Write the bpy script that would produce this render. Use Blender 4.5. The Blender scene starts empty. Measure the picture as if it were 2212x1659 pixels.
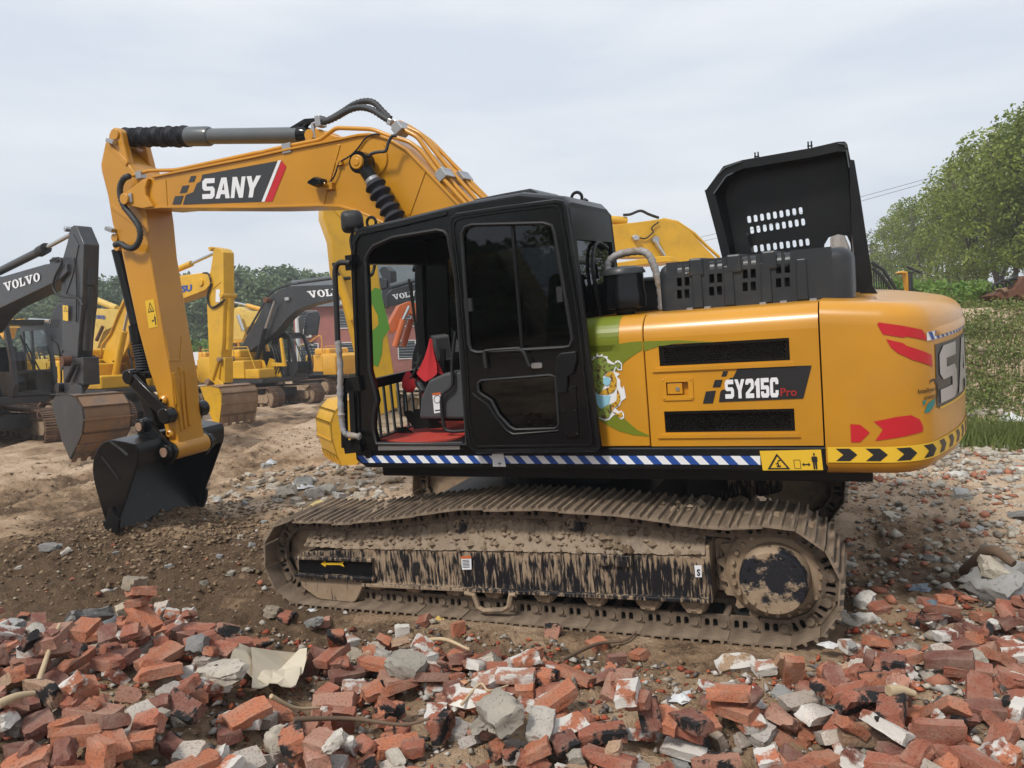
import bpy, bmesh, math, random
import numpy as np
from mathutils import Vector, Matrix, noise as mnoise
random.seed(7); rng = np.random.default_rng(7)
S = bpy.context.scene
C = S.collection
R = math.radians

# ------------------------------------------------------------------ camera
F_PX, CX0, CY0 = 1717.52, 1106.0, 829.5          # focal length and centre, in units of a 2212 px wide picture
CAMZ = 2.25
pw, rw = R(-3.2), R(-2.0)
wF = np.array([0, math.cos(pw), math.sin(pw)]); _r = np.array([1., 0, 0]); _u = np.cross(_r, wF)
wR = _r*math.cos(rw) + _u*math.sin(rw); wU = -_r*math.sin(rw) + _u*math.cos(rw)
CW = np.array([0, 0, CAMZ])
cam = bpy.data.cameras.new('camera'); co = bpy.data.objects.new('camera', cam); C.objects.link(co)
co.matrix_world = Matrix(((wR[0], wU[0], -wF[0], CW[0]), (wR[1], wU[1], -wF[1], CW[1]), (wR[2], wU[2], -wF[2], CW[2]), (0, 0, 0, 1)))
cam.sensor_width = 36; cam.lens = F_PX/2212*36; cam.clip_end = 3000; cam.clip_start = .05
S.camera = co
# ------------------------------------------------------------------ sky, sun, exposure
W = bpy.data.worlds.new('World'); S.world = W; W.use_nodes = True
wn, wl = W.node_tree.nodes, W.node_tree.links
bg = wn['Background']; bg.inputs['Strength'].default_value = 0.1
sky = wn.new('ShaderNodeTexSky'); sky.sky_type = 'NISHITA'; sky.sun_disc = False
SUN_EL, SUN_AZ = R(48), R(218)       # azimuth clockwise from +Y
sky.sun_elevation = SUN_EL; sky.sun_rotation = SUN_AZ; sky.air_density = 1.5; sky.dust_density = 3
tc = wn.new('ShaderNodeTexCoord'); mp_ = wn.new('ShaderNodeMapping'); mp_.inputs['Scale'].default_value = (1.0, 1.0, 5.0)
nz = wn.new('ShaderNodeTexNoise'); nz.inputs['Scale'].default_value = 2.2; nz.inputs['Detail'].default_value = 5; nz.inputs['Roughness'].default_value = .5
cr = wn.new('ShaderNodeValToRGB'); e = cr.color_ramp.elements
e[0].position = .40; e[0].color = (6.0, 6.55, 7.35, 1); e[1].position = .62; e[1].color = (7.3, 7.6, 8.0, 1)
mx = wn.new('ShaderNodeMix'); mx.data_type = 'RGBA'; mx.inputs[0].default_value = .93
wl.new(tc.outputs['Generated'], mp_.inputs[0]); wl.new(mp_.outputs[0], nz.inputs[0]); wl.new(nz.outputs['Fac'], cr.inputs[0])
wl.new(sky.outputs[0], mx.inputs['A']); wl.new(cr.outputs[0], mx.inputs['B']); wl.new(mx.outputs['Result'], bg.inputs['Color'])
sl = bpy.data.lights.new('sun', 'SUN'); sl.energy = 2.5; sl.angle = R(10); sl.color = (1, .95, .87)
so = bpy.data.objects.new('sun', sl); C.objects.link(so); so.location = (-20, -20, 30)
sd = Vector((math.sin(SUN_AZ)*math.cos(SUN_EL), math.cos(SUN_AZ)*math.cos(SUN_EL), math.sin(SUN_EL)))
so.rotation_euler = sd.to_track_quat('Z', 'Y').to_euler()
S.view_settings.view_transform = 'Standard'; S.view_settings.look = 'None'; S.view_settings.exposure = 0.30; S.view_settings.gamma = 1
S.view_settings.use_curve_mapping = False
S.render.engine = 'CYCLES'; S.cycles.max_bounces = 8; S.cycles.transparent_max_bounces = 24

# ------------------------------------------------------------------ picture helpers
CROPS = dict(a1=(0, 207.4, .25), a2=(483.8, 190.1, .2709), a3=(0, 466.6, .3020), a4=(380.2, 518.4, .2396), a5=(708.5, 397.4, .375),
             a6=(1261.4, 293.8, .3047), c1=(1244.2, 622.1, .4140), c2=(553, 985, .3125), c3=(1123.2, 985, .3515), c4=(0, 1244.2, .5),
             c5=(1106, 1244.2, .5), c6=(1779.8, 224.6, .4686), c7=(172.8, 812.2, .2969), b=(190.1, 881.3, .1771),
             d2=(1814.5, 518.4, .2396), d3=(1779.9, 915.9, .2604), d4=(673.9, 414.7, .2187), d5=(1261.5, 743.1, .1354), d6=(0, 673.9, .198), p=(0, 0, 1))
def T(k, *pts):
    ox, oy, s = CROPS[k]
    return [(ox + x*s, oy + y*s) for x, y in pts]
def wray(px, py): return wF + wR*((px-CX0)/F_PX) - wU*((py-CY0)/F_PX)
# the excavator's own frame: x forward, y to its left (towards the camera), z up
hC = np.array([-2.38296539, 6.36467359, 2.31422999])
_q = (-2.271, 6.406, 2.314, 0.4131, -0.1082, -0.0901); DL = -0.018
def _basis():
    yaw, pit, rol = _q[3:]
    fw = np.array([math.sin(yaw)*math.cos(pit), -math.cos(yaw)*math.cos(pit), math.sin(pit)])
    rt = np.cross(fw, [0, 0, 1]); rt /= np.linalg.norm(rt); up = np.cross(rt, fw)
    r2 = rt*math.cos(rol)+up*math.sin(rol); u2 = -rt*math.sin(rol)+up*math.cos(rol)
    c, s = math.cos(-DL), math.sin(-DL); Z = np.array([[c, -s, 0], [s, c, 0], [0, 0, 1]])
    return Z@r2, Z@u2, Z@fw
hR, hU, hF = _basis()
RHW = np.stack([wR, wU, wF], 1) @ np.stack([hR, hU, hF], 1).T
def h2w(p): return CW + RHW@(np.asarray(p, float)-hC)
H0 = h2w((0, 0, 0))
HMAT = Matrix(((*RHW[0], H0[0]), (*RHW[1], H0[1]), (*RHW[2], H0[2]), (0, 0, 0, 1)))
def hray(px, py): return hF + hR*((px-CX0)/F_PX) - hU*((py-CY0)/F_PX)
def hy(px, py, y):                       # point of the picture on the plane y of the excavator's frame
    d = hray(px, py); return hC + d*((y-hC[1])/d[1])
def hz(px, py, z):
    d = hray(px, py); return hC + d*((z-hC[2])/d[2])
def hx(px, py, x):
    d = hray(px, py); return hC + d*((x-hC[0])/d[0])
def hp(pts, y): return [(p[0], p[2]) for p in (hy(a, b, y) for a, b in pts)]
def hproj(p):
    d = np.asarray(p, float)-hC; z = d@hF
    return CX0+F_PX*(d@hR)/z, CY0-F_PX*(d@hU)/z

# ------------------------------------------------------------------ objects
def tag(o, label=None, cat=None, group=None, kind=None):
    if label: o['label'] = label
    if cat: o['category'] = cat
    if group: o['group'] = group
    if kind: o['kind'] = kind
    return o
def empty(name, loc=(0, 0, 0), rz=0, label=None, cat=None, group=None):
    o = bpy.data.objects.new(name, None); C.objects.link(o); o.location = loc; o.rotation_euler = (0, 0, rz); o.empty_display_size = .3
    return tag(o, label, cat, group)
def link(name, me, parent=None):
    o = bpy.data.objects.new(name, me); C.objects.link(o)
    if parent is not None: o.parent = parent
    return o
class MB:
    def __init__(s): s.v = []; s.f = []; s.m = []; s.mi = 0
    def add(s, vs, fs):
        n = len(s.v); s.v += [tuple(map(float, a)) for a in vs]; s.f += [tuple(i+n for i in f) for f in fs]; s.m += [s.mi]*len(fs); return s
    def box(s, x0, x1, y0, y1, z0, z1):
        return s.add([(x, y, z) for x in (x0, x1) for y in (y0, y1) for z in (z0, z1)], [(0, 1, 3, 2), (4, 6, 7, 5), (0, 4, 5, 1), (2, 3, 7, 6), (0, 2, 6, 4), (1, 5, 7, 3)])
    def obox(s, c, ax, ay, az):            # centre and three half-axes
        c, ax, ay, az = map(np.asarray, (c, ax, ay, az))
        return s.add([c+i*ax+j*ay+k*az for i in (-1, 1) for j in (-1, 1) for k in (-1, 1)], [(0, 1, 3, 2), (4, 6, 7, 5), (0, 4, 5, 1), (2, 3, 7, 6), (0, 2, 6, 4), (1, 5, 7, 3)])
    def bar(s, a, b, w, h, up=(0, 0, 1)):
        a, b = np.asarray(a, float), np.asarray(b, float); d = b-a; L = np.linalg.norm(d); d /= L; up = np.asarray(up, float)
        sd_ = np.cross(d, up); n = np.linalg.norm(sd_)
        if n < 1e-4: sd_ = np.cross(d, [0, 1, 0]); n = np.linalg.norm(sd_)
        sd_ /= n; u = np.cross(sd_, d)
        return s.obox((a+b)/2, d*L/2, sd_*w/2, u*h/2)
    def loft(s, rings, closed=True, caps=True):
        n = len(rings[0]); vs = [p for r in rings for p in r]; fs = []
        for k in range(len(rings)-1):
            for i in range(n if closed else n-1):
                j = (i+1) % n; fs.append((k*n+i, k*n+j, (k+1)*n+j, (k+1)*n+i))
        if caps: fs += [tuple(range(n))[::-1], tuple(range((len(rings)-1)*n, len(rings)*n))]
        return s.add(vs, fs)
    def prism(s, pts, y0, y1, fn=lambda u, v, w: (u, w, v)):     # polygon in (u,v), extruded along w
        return s.loft([[fn(u, v, y0) for u, v in pts], [fn(u, v, y1) for u, v in pts]])
    def tube(s, path, r, n=8, caps=True):
        P = [np.asarray(p, float) for p in path]; rr = r if hasattr(r, '__len__') else [r]*len(P)
        rings = []; pu = None
        for i, p in enumerate(P):
            d = P[min(i+1, len(P)-1)]-P[max(i-1, 0)]; d /= np.linalg.norm(d)+1e-12
            if pu is None:
                pu = np.cross(d, [0, 0, 1]) if abs(d[2]) < .9 else np.cross(d, [0, 1, 0])
            pu = pu-d*(pu@d); pu /= np.linalg.norm(pu)+1e-12; w = np.cross(d, pu)
            rings.append([p+rr[i]*(math.cos(2*math.pi*k/n)*pu+math.sin(2*math.pi*k/n)*w) for k in range(n)])
        return s.loft(rings, caps=caps)
    def cyl(s, a, b, r, n=16, r2=None): return s.tube([a, b], [r, r if r2 is None else r2], n)
    def lathe(s, prof, o=(0, 0, 0), ax=(0, 0, 1), n=24):         # profile (radius, height)
        o, ax = np.asarray(o, float), np.asarray(ax, float); ax = ax/np.linalg.norm(ax)
        u = np.cross(ax, [0, 0, 1]) if abs(ax[2]) < .9 else np.array([1., 0, 0]); u /= np.linalg.norm(u); w = np.cross(ax, u)
        return s.loft([[o+ax*h+max(r, 1e-4)*(math.cos(2*math.pi*k/n)*u+math.sin(2*math.pi*k/n)*w) for k in range(n)] for r, h in prof])
    def mesh(s, name):
        me = bpy.data.meshes.new(name); me.from_pydata(s.v, [], s.f); me.polygons.foreach_set('material_index', s.m); return me
    def build(s, name, mats, parent=None, bevel=0, smooth=None, seg=2, fix=True):
        me = s.mesh(name)
        for m in (mats if isinstance(mats, (list, tuple)) else [mats]): me.materials.append(m)
        if fix: fixn(me)
        if smooth: 
            me.polygons.foreach_set('use_smooth', [True]*len(me.polygons)); me.set_sharp_from_angle(angle=R(smooth))
        me.update(); o = link(name, me, parent)
        if bevel: bev(o, bevel, seg)
        return o
def fixn(me):
    bm = bmesh.new(); bm.from_mesh(me); bmesh.ops.recalc_face_normals(bm, faces=bm.faces); bm.to_mesh(me); bm.free()
def bev(o, w, seg=2):
    m = o.modifiers.new('bevel', 'BEVEL'); m.width = w; m.segments = seg; m.limit_method = 'ANGLE'; m.angle_limit = R(35); m.harden_normals = False
    return o
def flat(loops, ext=0):                   # filled 2-D outline with holes -> (verts (u,v,w), faces)
    cu = bpy.data.curves.new('outline', 'CURVE'); cu.dimensions = '2D'; cu.fill_mode = 'BOTH'; cu.extrude = ext
    for lp in loops:
        sp = cu.splines.new('POLY'); sp.points.add(len(lp)-1); sp.use_cyclic_u = True
        for i, (x, y) in enumerate(lp): sp.points[i].co = (x, y, 0, 1)
    o = bpy.data.objects.new('outline', cu); me = bpy.data.meshes.new_from_object(o)
    out = ([tuple(v.co) for v in me.vertices], [tuple(p.vertices) for p in me.polygons])
    bpy.data.objects.remove(o); bpy.data.curves.remove(cu); bpy.data.meshes.remove(me)
    return out
def text2(s, off=0, xs=1):                # text as flat mesh, scaled to the unit square
    cu = bpy.data.curves.new('text', 'FONT'); cu.body = s; cu.offset = off; cu.resolution_u = 4; cu.fill_mode = 'BOTH'
    o = bpy.data.objects.new('text', cu); me = bpy.data.meshes.new_from_object(o)
    V = np.array([v.co[:] for v in me.vertices]); fs = [tuple(p.vertices) for p in me.polygons]
    bpy.data.objects.remove(o); bpy.data.curves.remove(cu); bpy.data.meshes.remove(me)
    lo, hi = V.min(0), V.max(0); V = (V-lo)/np.maximum(hi-lo, 1e-6)
    return [tuple(v) for v in V], fs
def norm2(loops): return flat(loops)
def letters(word, gap=.12):               # block letters from outlines, in the unit square
    x = 0; vs = []; fs = []
    for ch in word:
        w, loops = GLYPH[ch]; v, f = flat(loops); n = len(vs)
        vs += [(x+a*w, b, 0) for a, b, _ in v]; fs += [tuple(i+n for i in q) for q in f]; x += w+gap
    x -= gap
    return [(a/x, b, 0) for a, b, _ in vs], fs
def _o(n=20, w=.3):
    c = [(.5+.5*math.cos(2*math.pi*k/n), .5+.52*math.sin(2*math.pi*k/n)) for k in range(n)]
    i = [(.5+(.5-w)*math.cos(2*math.pi*k/n), .5+(.40)*math.sin(2*math.pi*k/n)) for k in range(n)]
    return [c, i]
GLYPH = {
 's': (.85, [[(.0, .0), (.82, .0), (1, .14), (1, .46), (.84, .6), (.34, .6), (.34, .76), (.96, .76), (.96, 1), (.2, 1), (.0, .86), (.0, .52), (.16, .4), (.66, .4), (.66, .24), (.0, .24)]]),
 'a': (1.0, [[(0, 0), (.33, 1), (.67, 1), (1, 0), (.7, 0), (.64, .2), (.36, .2), (.3, 0)], [(.42, .4), (.58, .4), (.5, .74)]]),
 'n': (.85, [[(0, 0), (0, 1), (.34, 1), (.7, .44), (.7, 1), (1, 1), (1, 0), (.68, 0), (.3, .58), (.3, 0)]]),
 'y': (.95, [[(.34, 0), (.34, .4), (0, 1), (.33, 1), (.5, .66), (.67, 1), (1, 1), (.66, .4), (.66, 0)]]),
 '2': (.8, [[(0, .70), (0, .86), (.15, 1), (.85, 1), (1, .86), (1, .52), (.40, .24), (1, .24), (1, 0), (0, 0), (0, .26), (.64, .60), (.64, .78), (.36, .78), (.36, .70)]]),
 '1': (.5, [[(.25, 0), (.25, .68), (0, .6), (0, .8), (.5, 1), (.95, 1), (.95, 0)]]),
 '5': (.8, [[(0, .14), (.14, 0), (.84, 0), (1, .14), (1, .5), (.86, .62), (.36, .62), (.36, .78), (.96, .78), (.96, 1), (0, 1), (0, .42), (.64, .42), (.64, .22), (.36, .22), (.36, .32), (0, .32)]]),
 'C': (.8, [[(1, .36), (1, .14), (.84, 0), (.16, 0), (0, .14), (0, .86), (.16, 1), (.84, 1), (1, .86), (1, .66), (.64, .66), (.64, .78), (.36, .78), (.36, .22), (.64, .22), (.64, .36)]]),
 'V': (1.15, [[(.4, 0), (.13, .86), (0, .86), (0, 1), (.48, 1), (.48, .86), (.37, .86), (.54, .32), (.7, .86), (.6, .86), (.6, 1), (1, 1), (1, .86), (.88, .86), (.62, 0)]]),
 'O': (1.0, _o()),
 'L': (.85, [[(0, 0), (0, .14), (.14, .14), (.14, .86), (0, .86), (0, 1), (.58, 1), (.58, .86), (.44, .86), (.44, .16), (.74, .16), (.82, .4), (1, .4), (1, 0)]]),
}
def quadmap(q):                           # unit square -> picture quad (TL, TR, BR, BL)
    tl, tr, br, bl = [np.array(a, float) for a in q]
    return lambda u, v: tuple((1-v)*((1-u)*bl+u*br)+v*((1-u)*tl+u*tr))
def arc(cx, cy, r, a0, a1, n=8): return [(cx+r*math.cos(R(a0+(a1-a0)*k/n)), cy+r*math.sin(R(a0+(a1-a0)*k/n))) for k in range(n+1)]
def rounded(pts, r, n=4):                 # round the corners of a polygon
    out = []; m = len(pts)
    for i in range(m):
        p0, p, p1 = (np.array(pts[(i+k) % m], float) for k in (-1, 0, 1))
        a, b = p0-p, p1-p; la, lb = np.linalg.norm(a), np.linalg.norm(b); t = min(r, la*.45, lb*.45)
        A, B = p+a/la*t, p+b/lb*t
        for k in range(n+1):
            s_ = k/n; out.append(tuple((1-s_)**2*A+2*s_*(1-s_)*p+s_*s_*B))
    return out
def smoothpath(pts, n=6):                 # Catmull-Rom
    P = [np.asarray(p, float) for p in pts]; P = [2*P[0]-P[1]]+P+[2*P[-1]-P[-2]]; out = []
    for i in range(1, len(P)-2):
        for k in range(n):
            t = k/n; a, b, c, d = P[i-1:i+3]
            out.append(.5*(2*b+(c-a)*t+(2*a-5*b+4*c-d)*t*t+(3*b-a-3*c+d)*t**3))
    out.append(P[-2]); return out
def holed(x0, x1, z0, z1, holes):         # rectangle with rectangular holes as quads in (u,v)
    us = sorted({x0, x1, *[h[0] for h in holes], *[h[1] for h in holes]}); vs_ = sorted({z0, z1, *[h[2] for h in holes], *[h[3] for h in holes]})
    idx = {}; V = []; Fc = []
    def g(u, v):
        if (u, v) not in idx: idx[(u, v)] = len(V); V.append((u, v))
        return idx[(u, v)]
    for i in range(len(us)-1):
        for j in range(len(vs_)-1):
            cu_, cv = (us[i]+us[i+1])/2, (vs_[j]+vs_[j+1])/2
            if any(h[0] < cu_ < h[1] and h[2] < cv < h[3] for h in holes): continue
            Fc.append((g(us[i], vs_[j]), g(us[i+1], vs_[j]), g(us[i+1], vs_[j+1]), g(us[i], vs_[j+1])))
    return V, Fc

# ------------------------------------------------------------------ materials
def newmat(name):
    m = bpy.data.materials.new(name); m.use_nodes = True; nt = m.node_tree
    return m, nt.nodes, nt.links, nt.nodes['Principled BSDF']
def noise(n, l, scale, detail=4, rough=.55, coord='Object', stretch=None, dist=0):
    t = n.new('ShaderNodeTexCoord'); x = n.new('ShaderNodeTexNoise'); x.inputs['Scale'].default_value = scale
    x.inputs['Detail'].default_value = detail; x.inputs['Roughness'].default_value = rough; x.inputs['Distortion'].default_value = dist
    src = t.outputs[coord]
    if stretch:
        mm = n.new('ShaderNodeMapping'); mm.inputs['Scale'].default_value = stretch; l.new(src, mm.inputs[0]); src = mm.outputs[0]
    l.new(src, x.inputs['Vector']); return x.outputs['Fac']
def ramp(n, l, fac, a, b, ca=(0, 0, 0, 1), cb=(1, 1, 1, 1), more=()):
    r = n.new('ShaderNodeValToRGB'); el = r.color_ramp.elements
    el[0].position = a; el[0].color = ca; el[1].position = b; el[1].color = cb
    for p, c in more: q = el.new(p); q.color = c
    l.new(fac, r.inputs[0]); return r.outputs[0]
def mixc(n, l, fac, a, b, mode='MIX'):
    m = n.new('ShaderNodeMix'); m.data_type = 'RGBA'; m.blend_type = mode
    for k, v in ((0, fac), ('A', a), ('B', b)):
        if isinstance(v, (int, float)): m.inputs[k].default_value = v
        elif isinstance(v, tuple): m.inputs[k].default_value = v if len(v) == 4 else (*v, 1)
        else: l.new(v, m.inputs[k])
    return m.outputs['Result']
def math_(n, l, op, a, b=0.5):
    m = n.new('ShaderNodeMath'); m.operation = op
    for k, v in ((0, a), (1, b)):
        if isinstance(v, (int, float)): m.inputs[k].default_value = v
        else: l.new(v, m.inputs[k])
    return m.outputs[0]
def bump(n, l, p, h, strength=.3, dist=.01):
    b = n.new('ShaderNodeBump'); b.inputs['Strength'].default_value = strength; b.inputs['Distance'].default_value = dist
    l.new(h, b.inputs['Height']); l.new(b.outputs[0], p.inputs['Normal'])
MUD = (.26, .18, .115)
def paint(name, col, rough=.35, coat=.25, dirt=.15, dcol=MUD, dscale=3.0, metal=0, var=.12, edge=(.5, .75), spec=.5):
    m, n, l, p = newmat(name); p.inputs['Specular IOR Level'].default_value = spec
    c = mixc(n, l, ramp(n, l, noise(n, l, 1.3, 3), .3, .7), tuple(x*(1-var) for x in col), tuple(min(1, x*(1+var)) for x in col))
    if dirt:
        d = ramp(n, l, noise(n, l, dscale, 7, .65), edge[0], edge[1], (0, 0, 0, 1), (dirt, dirt, dirt, 1))
        c = mixc(n, l, d, c, dcol)
        l.new(math_(n, l, 'ADD', math_(n, l, 'MULTIPLY', d, .45), rough), p.inputs['Roughness'])
    else: p.inputs['Roughness'].default_value = rough
    l.new(c, p.inputs['Base Color']); p.inputs['Metallic'].default_value = metal
    p.inputs['Coat Weight'].default_value = coat; p.inputs['Coat Roughness'].default_value = .12
    return m
def plain(name, col, rough=.5, metal=0, coat=0, alpha=None):
    m, n, l, p = newmat(name); p.inputs['Base Color'].default_value = (*col, 1); p.inputs['Roughness'].default_value = rough; p.inputs['Metallic'].default_value = metal
    p.inputs['Coat Weight'].default_value = coat
    return m
def glass(name, tint=(.5, .55, .55), mixf=.12):
    m, n, l, p = newmat(name); n.remove(p)
    tr = n.new('ShaderNodeBsdfTransparent'); tr.inputs[0].default_value = (*tint, 1)
    g = n.new('ShaderNodeBsdfGlossy'); g.inputs['Roughness'].default_value = .02; g.inputs['Color'].default_value = (.9, .93, .95, 1)
    fr = n.new('ShaderNodeLayerWeight'); fr.inputs['Blend'].default_value = .5
    fa = math_(n, l, 'ADD', math_(n, l, 'MULTIPLY', math_(n, l, 'POWER', fr.outputs['Facing'], 4.0), .55), mixf)
    mxs = n.new('ShaderNodeMixShader'); l.new(fa, mxs.inputs[0]); l.new(tr.outputs[0], mxs.inputs[1]); l.new(g.outputs[0], mxs.inputs[2])
    l.new(mxs.outputs[0], n['Material Output'].inputs[0]); return m
M = {}
M['yellow'] = paint('mustard_paint', (.52, .236, .013), .32, .22, .20, (.33, .18, .07), 2.2, edge=(.5, .8))
M['komatsu'] = paint('bright_yellow_paint', (.62, .345, .015), .42, .1, .42, (.25, .16, .07), 4, edge=(.52, .8))
M['amber'] = paint('amber_yellow_paint', (.62, .32, .025), .42, .1, .35, (.25, .16, .07), 4, edge=(.52, .8))
M['pale_yellow'] = paint('pale_yellow_paint', (.62, .43, .10), .5, .05, .4, (.25, .14, .06), 5)
M['orange'] = paint('orange_paint', (.55, .12, .03), .45, .1, .3)
M['black'] = paint('black_paint', (.0045, .0048, .0055), .16, .0, .06, (.06, .055, .05), 5, spec=.32)
M['satin'] = paint('satin_black_paint', (.0065, .007, .008), .34, .0, .10, (.08, .07, .06), 4, spec=.3)
M['charcoal'] = paint('charcoal_paint', (.024, .026, .030), .42, .10, .25, (.16, .12, .08), 4)
M['hoodgrey'] = paint('blue_grey_plastic', (.021, .025, .030), .42, .05, .25, (.10, .09, .075), 4, spec=.4)
M['greysteel'] = paint('grey_cylinder_paint', (.075, .085, .09), .35, .3, .1)
M['rubber'] = plain('black_rubber', (.012, .012, .013), .55)
M['bellows'] = plain('navy_black_cloth', (.011, .012, .018), .75)
M['hose'] = paint('hose_sleeve', (.028, .031, .035), .6, 0, .1)
M['dark'] = plain('dark_cavity', (.006, .006, .006), .8)
M['chrome'] = plain('chrome_rod', (.6, .6, .6), .18, 1)
M['steel'] = paint('bare_steel', (.42, .42, .43), .35, 0, .3, metal=.8)
M['white'] = plain('white_print', (.74, .75, .78), .45)
M['blackprint'] = plain('black_print', (.016, .017, .019), .4)
M['greyprint'] = plain('dark_grey_print', (.035, .038, .042), .4)
M['red'] = plain('red_print', (.50, .012, .022), .35, coat=.2)
M['blue'] = plain('blue_print', (.018, .07, .30), .4)
M['teal'] = plain('teal_print', (.02, .20, .19), .4)
M['yellowprint'] = plain('yellow_label_print', (.72, .45, .03), .4)
M['silver'] = paint('silver_print', (.40, .41, .43), .35, .2, .0, metal=.3)
M['pro'] = plain('dark_red_print', (.33, .02, .02), .4)
M['green'] = plain('olive_green_paint', (.155, .19, .014), .32, coat=.35)
M['glass'] = glass('cab_glass', (.84, .90, .90), .03)
M['tint'] = glass('tinted_door_glass', (.12, .13, .14), .045)
M['mudsteel'] = None
def muddy(name, base, mud=MUD, stretch=(9, 9, 1.2), lo=.46, hi=.60, rough=.75, bs=.5, mud2=(.33, .245, .165), zband=None):
    m, n, l, p = newmat(name)
    st = noise(n, l, 3.2, 6, .65, stretch=stretch); bl = noise(n, l, 2.6, 6, .6)
    f = math_(n, l, 'ADD', math_(n, l, 'MULTIPLY', st, .6), math_(n, l, 'MULTIPLY', bl, .4))
    if zband:
        tz_ = n.new('ShaderNodeTexCoord'); sx_ = n.new('ShaderNodeSeparateXYZ'); l.new(tz_.outputs['Object'], sx_.inputs[0])
        zr_ = n.new('ShaderNodeValToRGB'); el = zr_.color_ramp.elements; el[0].position = .0; el[0].color = (1, 1, 1, 1); el[1].position = 1; el[1].color = (1, 1, 1, 1)
        for p_, v_ in ((.07, .5), (.15, .0), (.66, .0), (.90, .6)): q = el.new(p_); q.color = (v_, v_, v_, 1)
        mr = n.new('ShaderNodeMapRange'); mr.inputs[1].default_value = zband[0]; mr.inputs[2].default_value = zband[1]; l.new(sx_.outputs[2], mr.inputs[0]); l.new(mr.outputs[0], zr_.inputs[0])
        f = math_(n, l, 'ADD', f, math_(n, l, 'MULTIPLY', zr_.outputs[0], .13))
    mk = ramp(n, l, f, lo, hi)
    mc = mixc(n, l, ramp(n, l, noise(n, l, 9, 6, .6), .3, .7), mud, mud2)
    l.new(mixc(n, l, mk, base, mc), p.inputs['Base Color'])
    l.new(math_(n, l, 'ADD', math_(n, l, 'MULTIPLY', mk, .45), .4), p.inputs['Roughness'])
    bump(n, l, p, math_(n, l, 'ADD', mk, noise(n, l, 40, 5, .6)), bs, .008)
    return m
M['mudsteel'] = muddy('muddy_black_steel', (.010, .010, .013), lo=.50, hi=.56, stretch=(16, 16, 2.0), zband=(.18, .58))
M['mudplate'] = muddy('mud_caked_steel', (.05, .04, .033), stretch=(2, 2, 2), lo=.32, hi=.5)
M['mudshoe'] = muddy('muddy_track_steel', (.075, .055, .042), mud=(.22, .16, .108), stretch=(1, 1, 1), lo=.33, hi=.60, mud2=(.33, .25, .175))
M['rustshoe'] = muddy('rusty_brown_track_steel', (.06, .035, .024), mud=(.15, .085, .05), stretch=(1, 1, 1), lo=.36, hi=.62, mud2=(.25, .165, .11))
M['hub'] = muddy('mud_splashed_hub', (.014, .015, .02), stretch=(1.6, 1.6, 1.6), lo=.485, hi=.525)
M['mud'] = muddy('dried_mud', (.15, .105, .066), stretch=(1, 1, 1), lo=.3, hi=.7, rough=.95, mud=(.27, .20, .135), mud2=(.36, .275, .195), bs=.8)
# ================================================================== the main excavator
ex = empty('excavator', label='large mustard yellow excavator in front with open black cab and raised engine hood', cat='excavator')
ex.matrix_world = HMAT
_c, _s = math.cos(-DL), math.sin(-DL)
def U(x, y, z): return (_c*x-_s*y, _s*x+_c*y, z)     # undercarriage frame -> excavator frame
def uy(px, py, y):
    p = hy(px, py, y); return (_c*p[0]+_s*p[1], p[2])   # small turn: good enough on the plane
# ------------------------------------------------------------------ undercarriage
LT, RT, LF, RF = 1.741, .372, 1.88, .335
def track_path():
    top = [uy(a, b, 1.49) for a, b in T('c2', (480, 437), (770, 412), (1060, 378), (1400, 336), (1900, 340))+T('c3', (600, 340), (950, 390), (1350, 430))]
    pts = []
    for k in range(21): pts.append((LF-(LF+LT)*k/20, .03))                                            # bottom, front to rear
    for k in range(1, 16): a = R(-90-180*k/16); pts.append((-LT+RT*math.cos(a), .03+RT+RT*math.sin(a)))
    tz = lambda x: np.interp(x, [t[0] for t in sorted(top)], [t[1] for t in sorted(top)])
    for x in np.linspace(-LT+.03, LF-.03, 26): w_ = min(1, (x+LT)/.35); pts.append((x, max(.70, w_*(tz(x)-.045)+(1-w_)*(.03+2*RT))))
    for k in range(1, 16): a = R(90-180*k/16); pts.append((LF+RF*math.cos(a), .03+RF+RF*math.sin(a)))
    return pts
TP = np.array(track_path()+[track_path()[0]]); _sl = np.concatenate([[0], np.cumsum(np.linalg.norm(np.diff(TP, axis=0), axis=1))])
NSH = 50; PITCH = _sl[-1]/NSH
def on_track(s):
    s %= _sl[-1]; e_ = .04
    p = np.array([np.interp(s, _sl, TP[:, i]) for i in (0, 1)]); q = np.array([np.interp((s+e_) % _sl[-1], _sl, TP[:, i]) for i in (0, 1)]); o_ = np.array([np.interp((s-e_) % _sl[-1], _sl, TP[:, i]) for i in (0, 1)])
    t = q-o_; t /= np.linalg.norm(t); return p, t, np.array([-t[1], t[0]])
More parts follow.
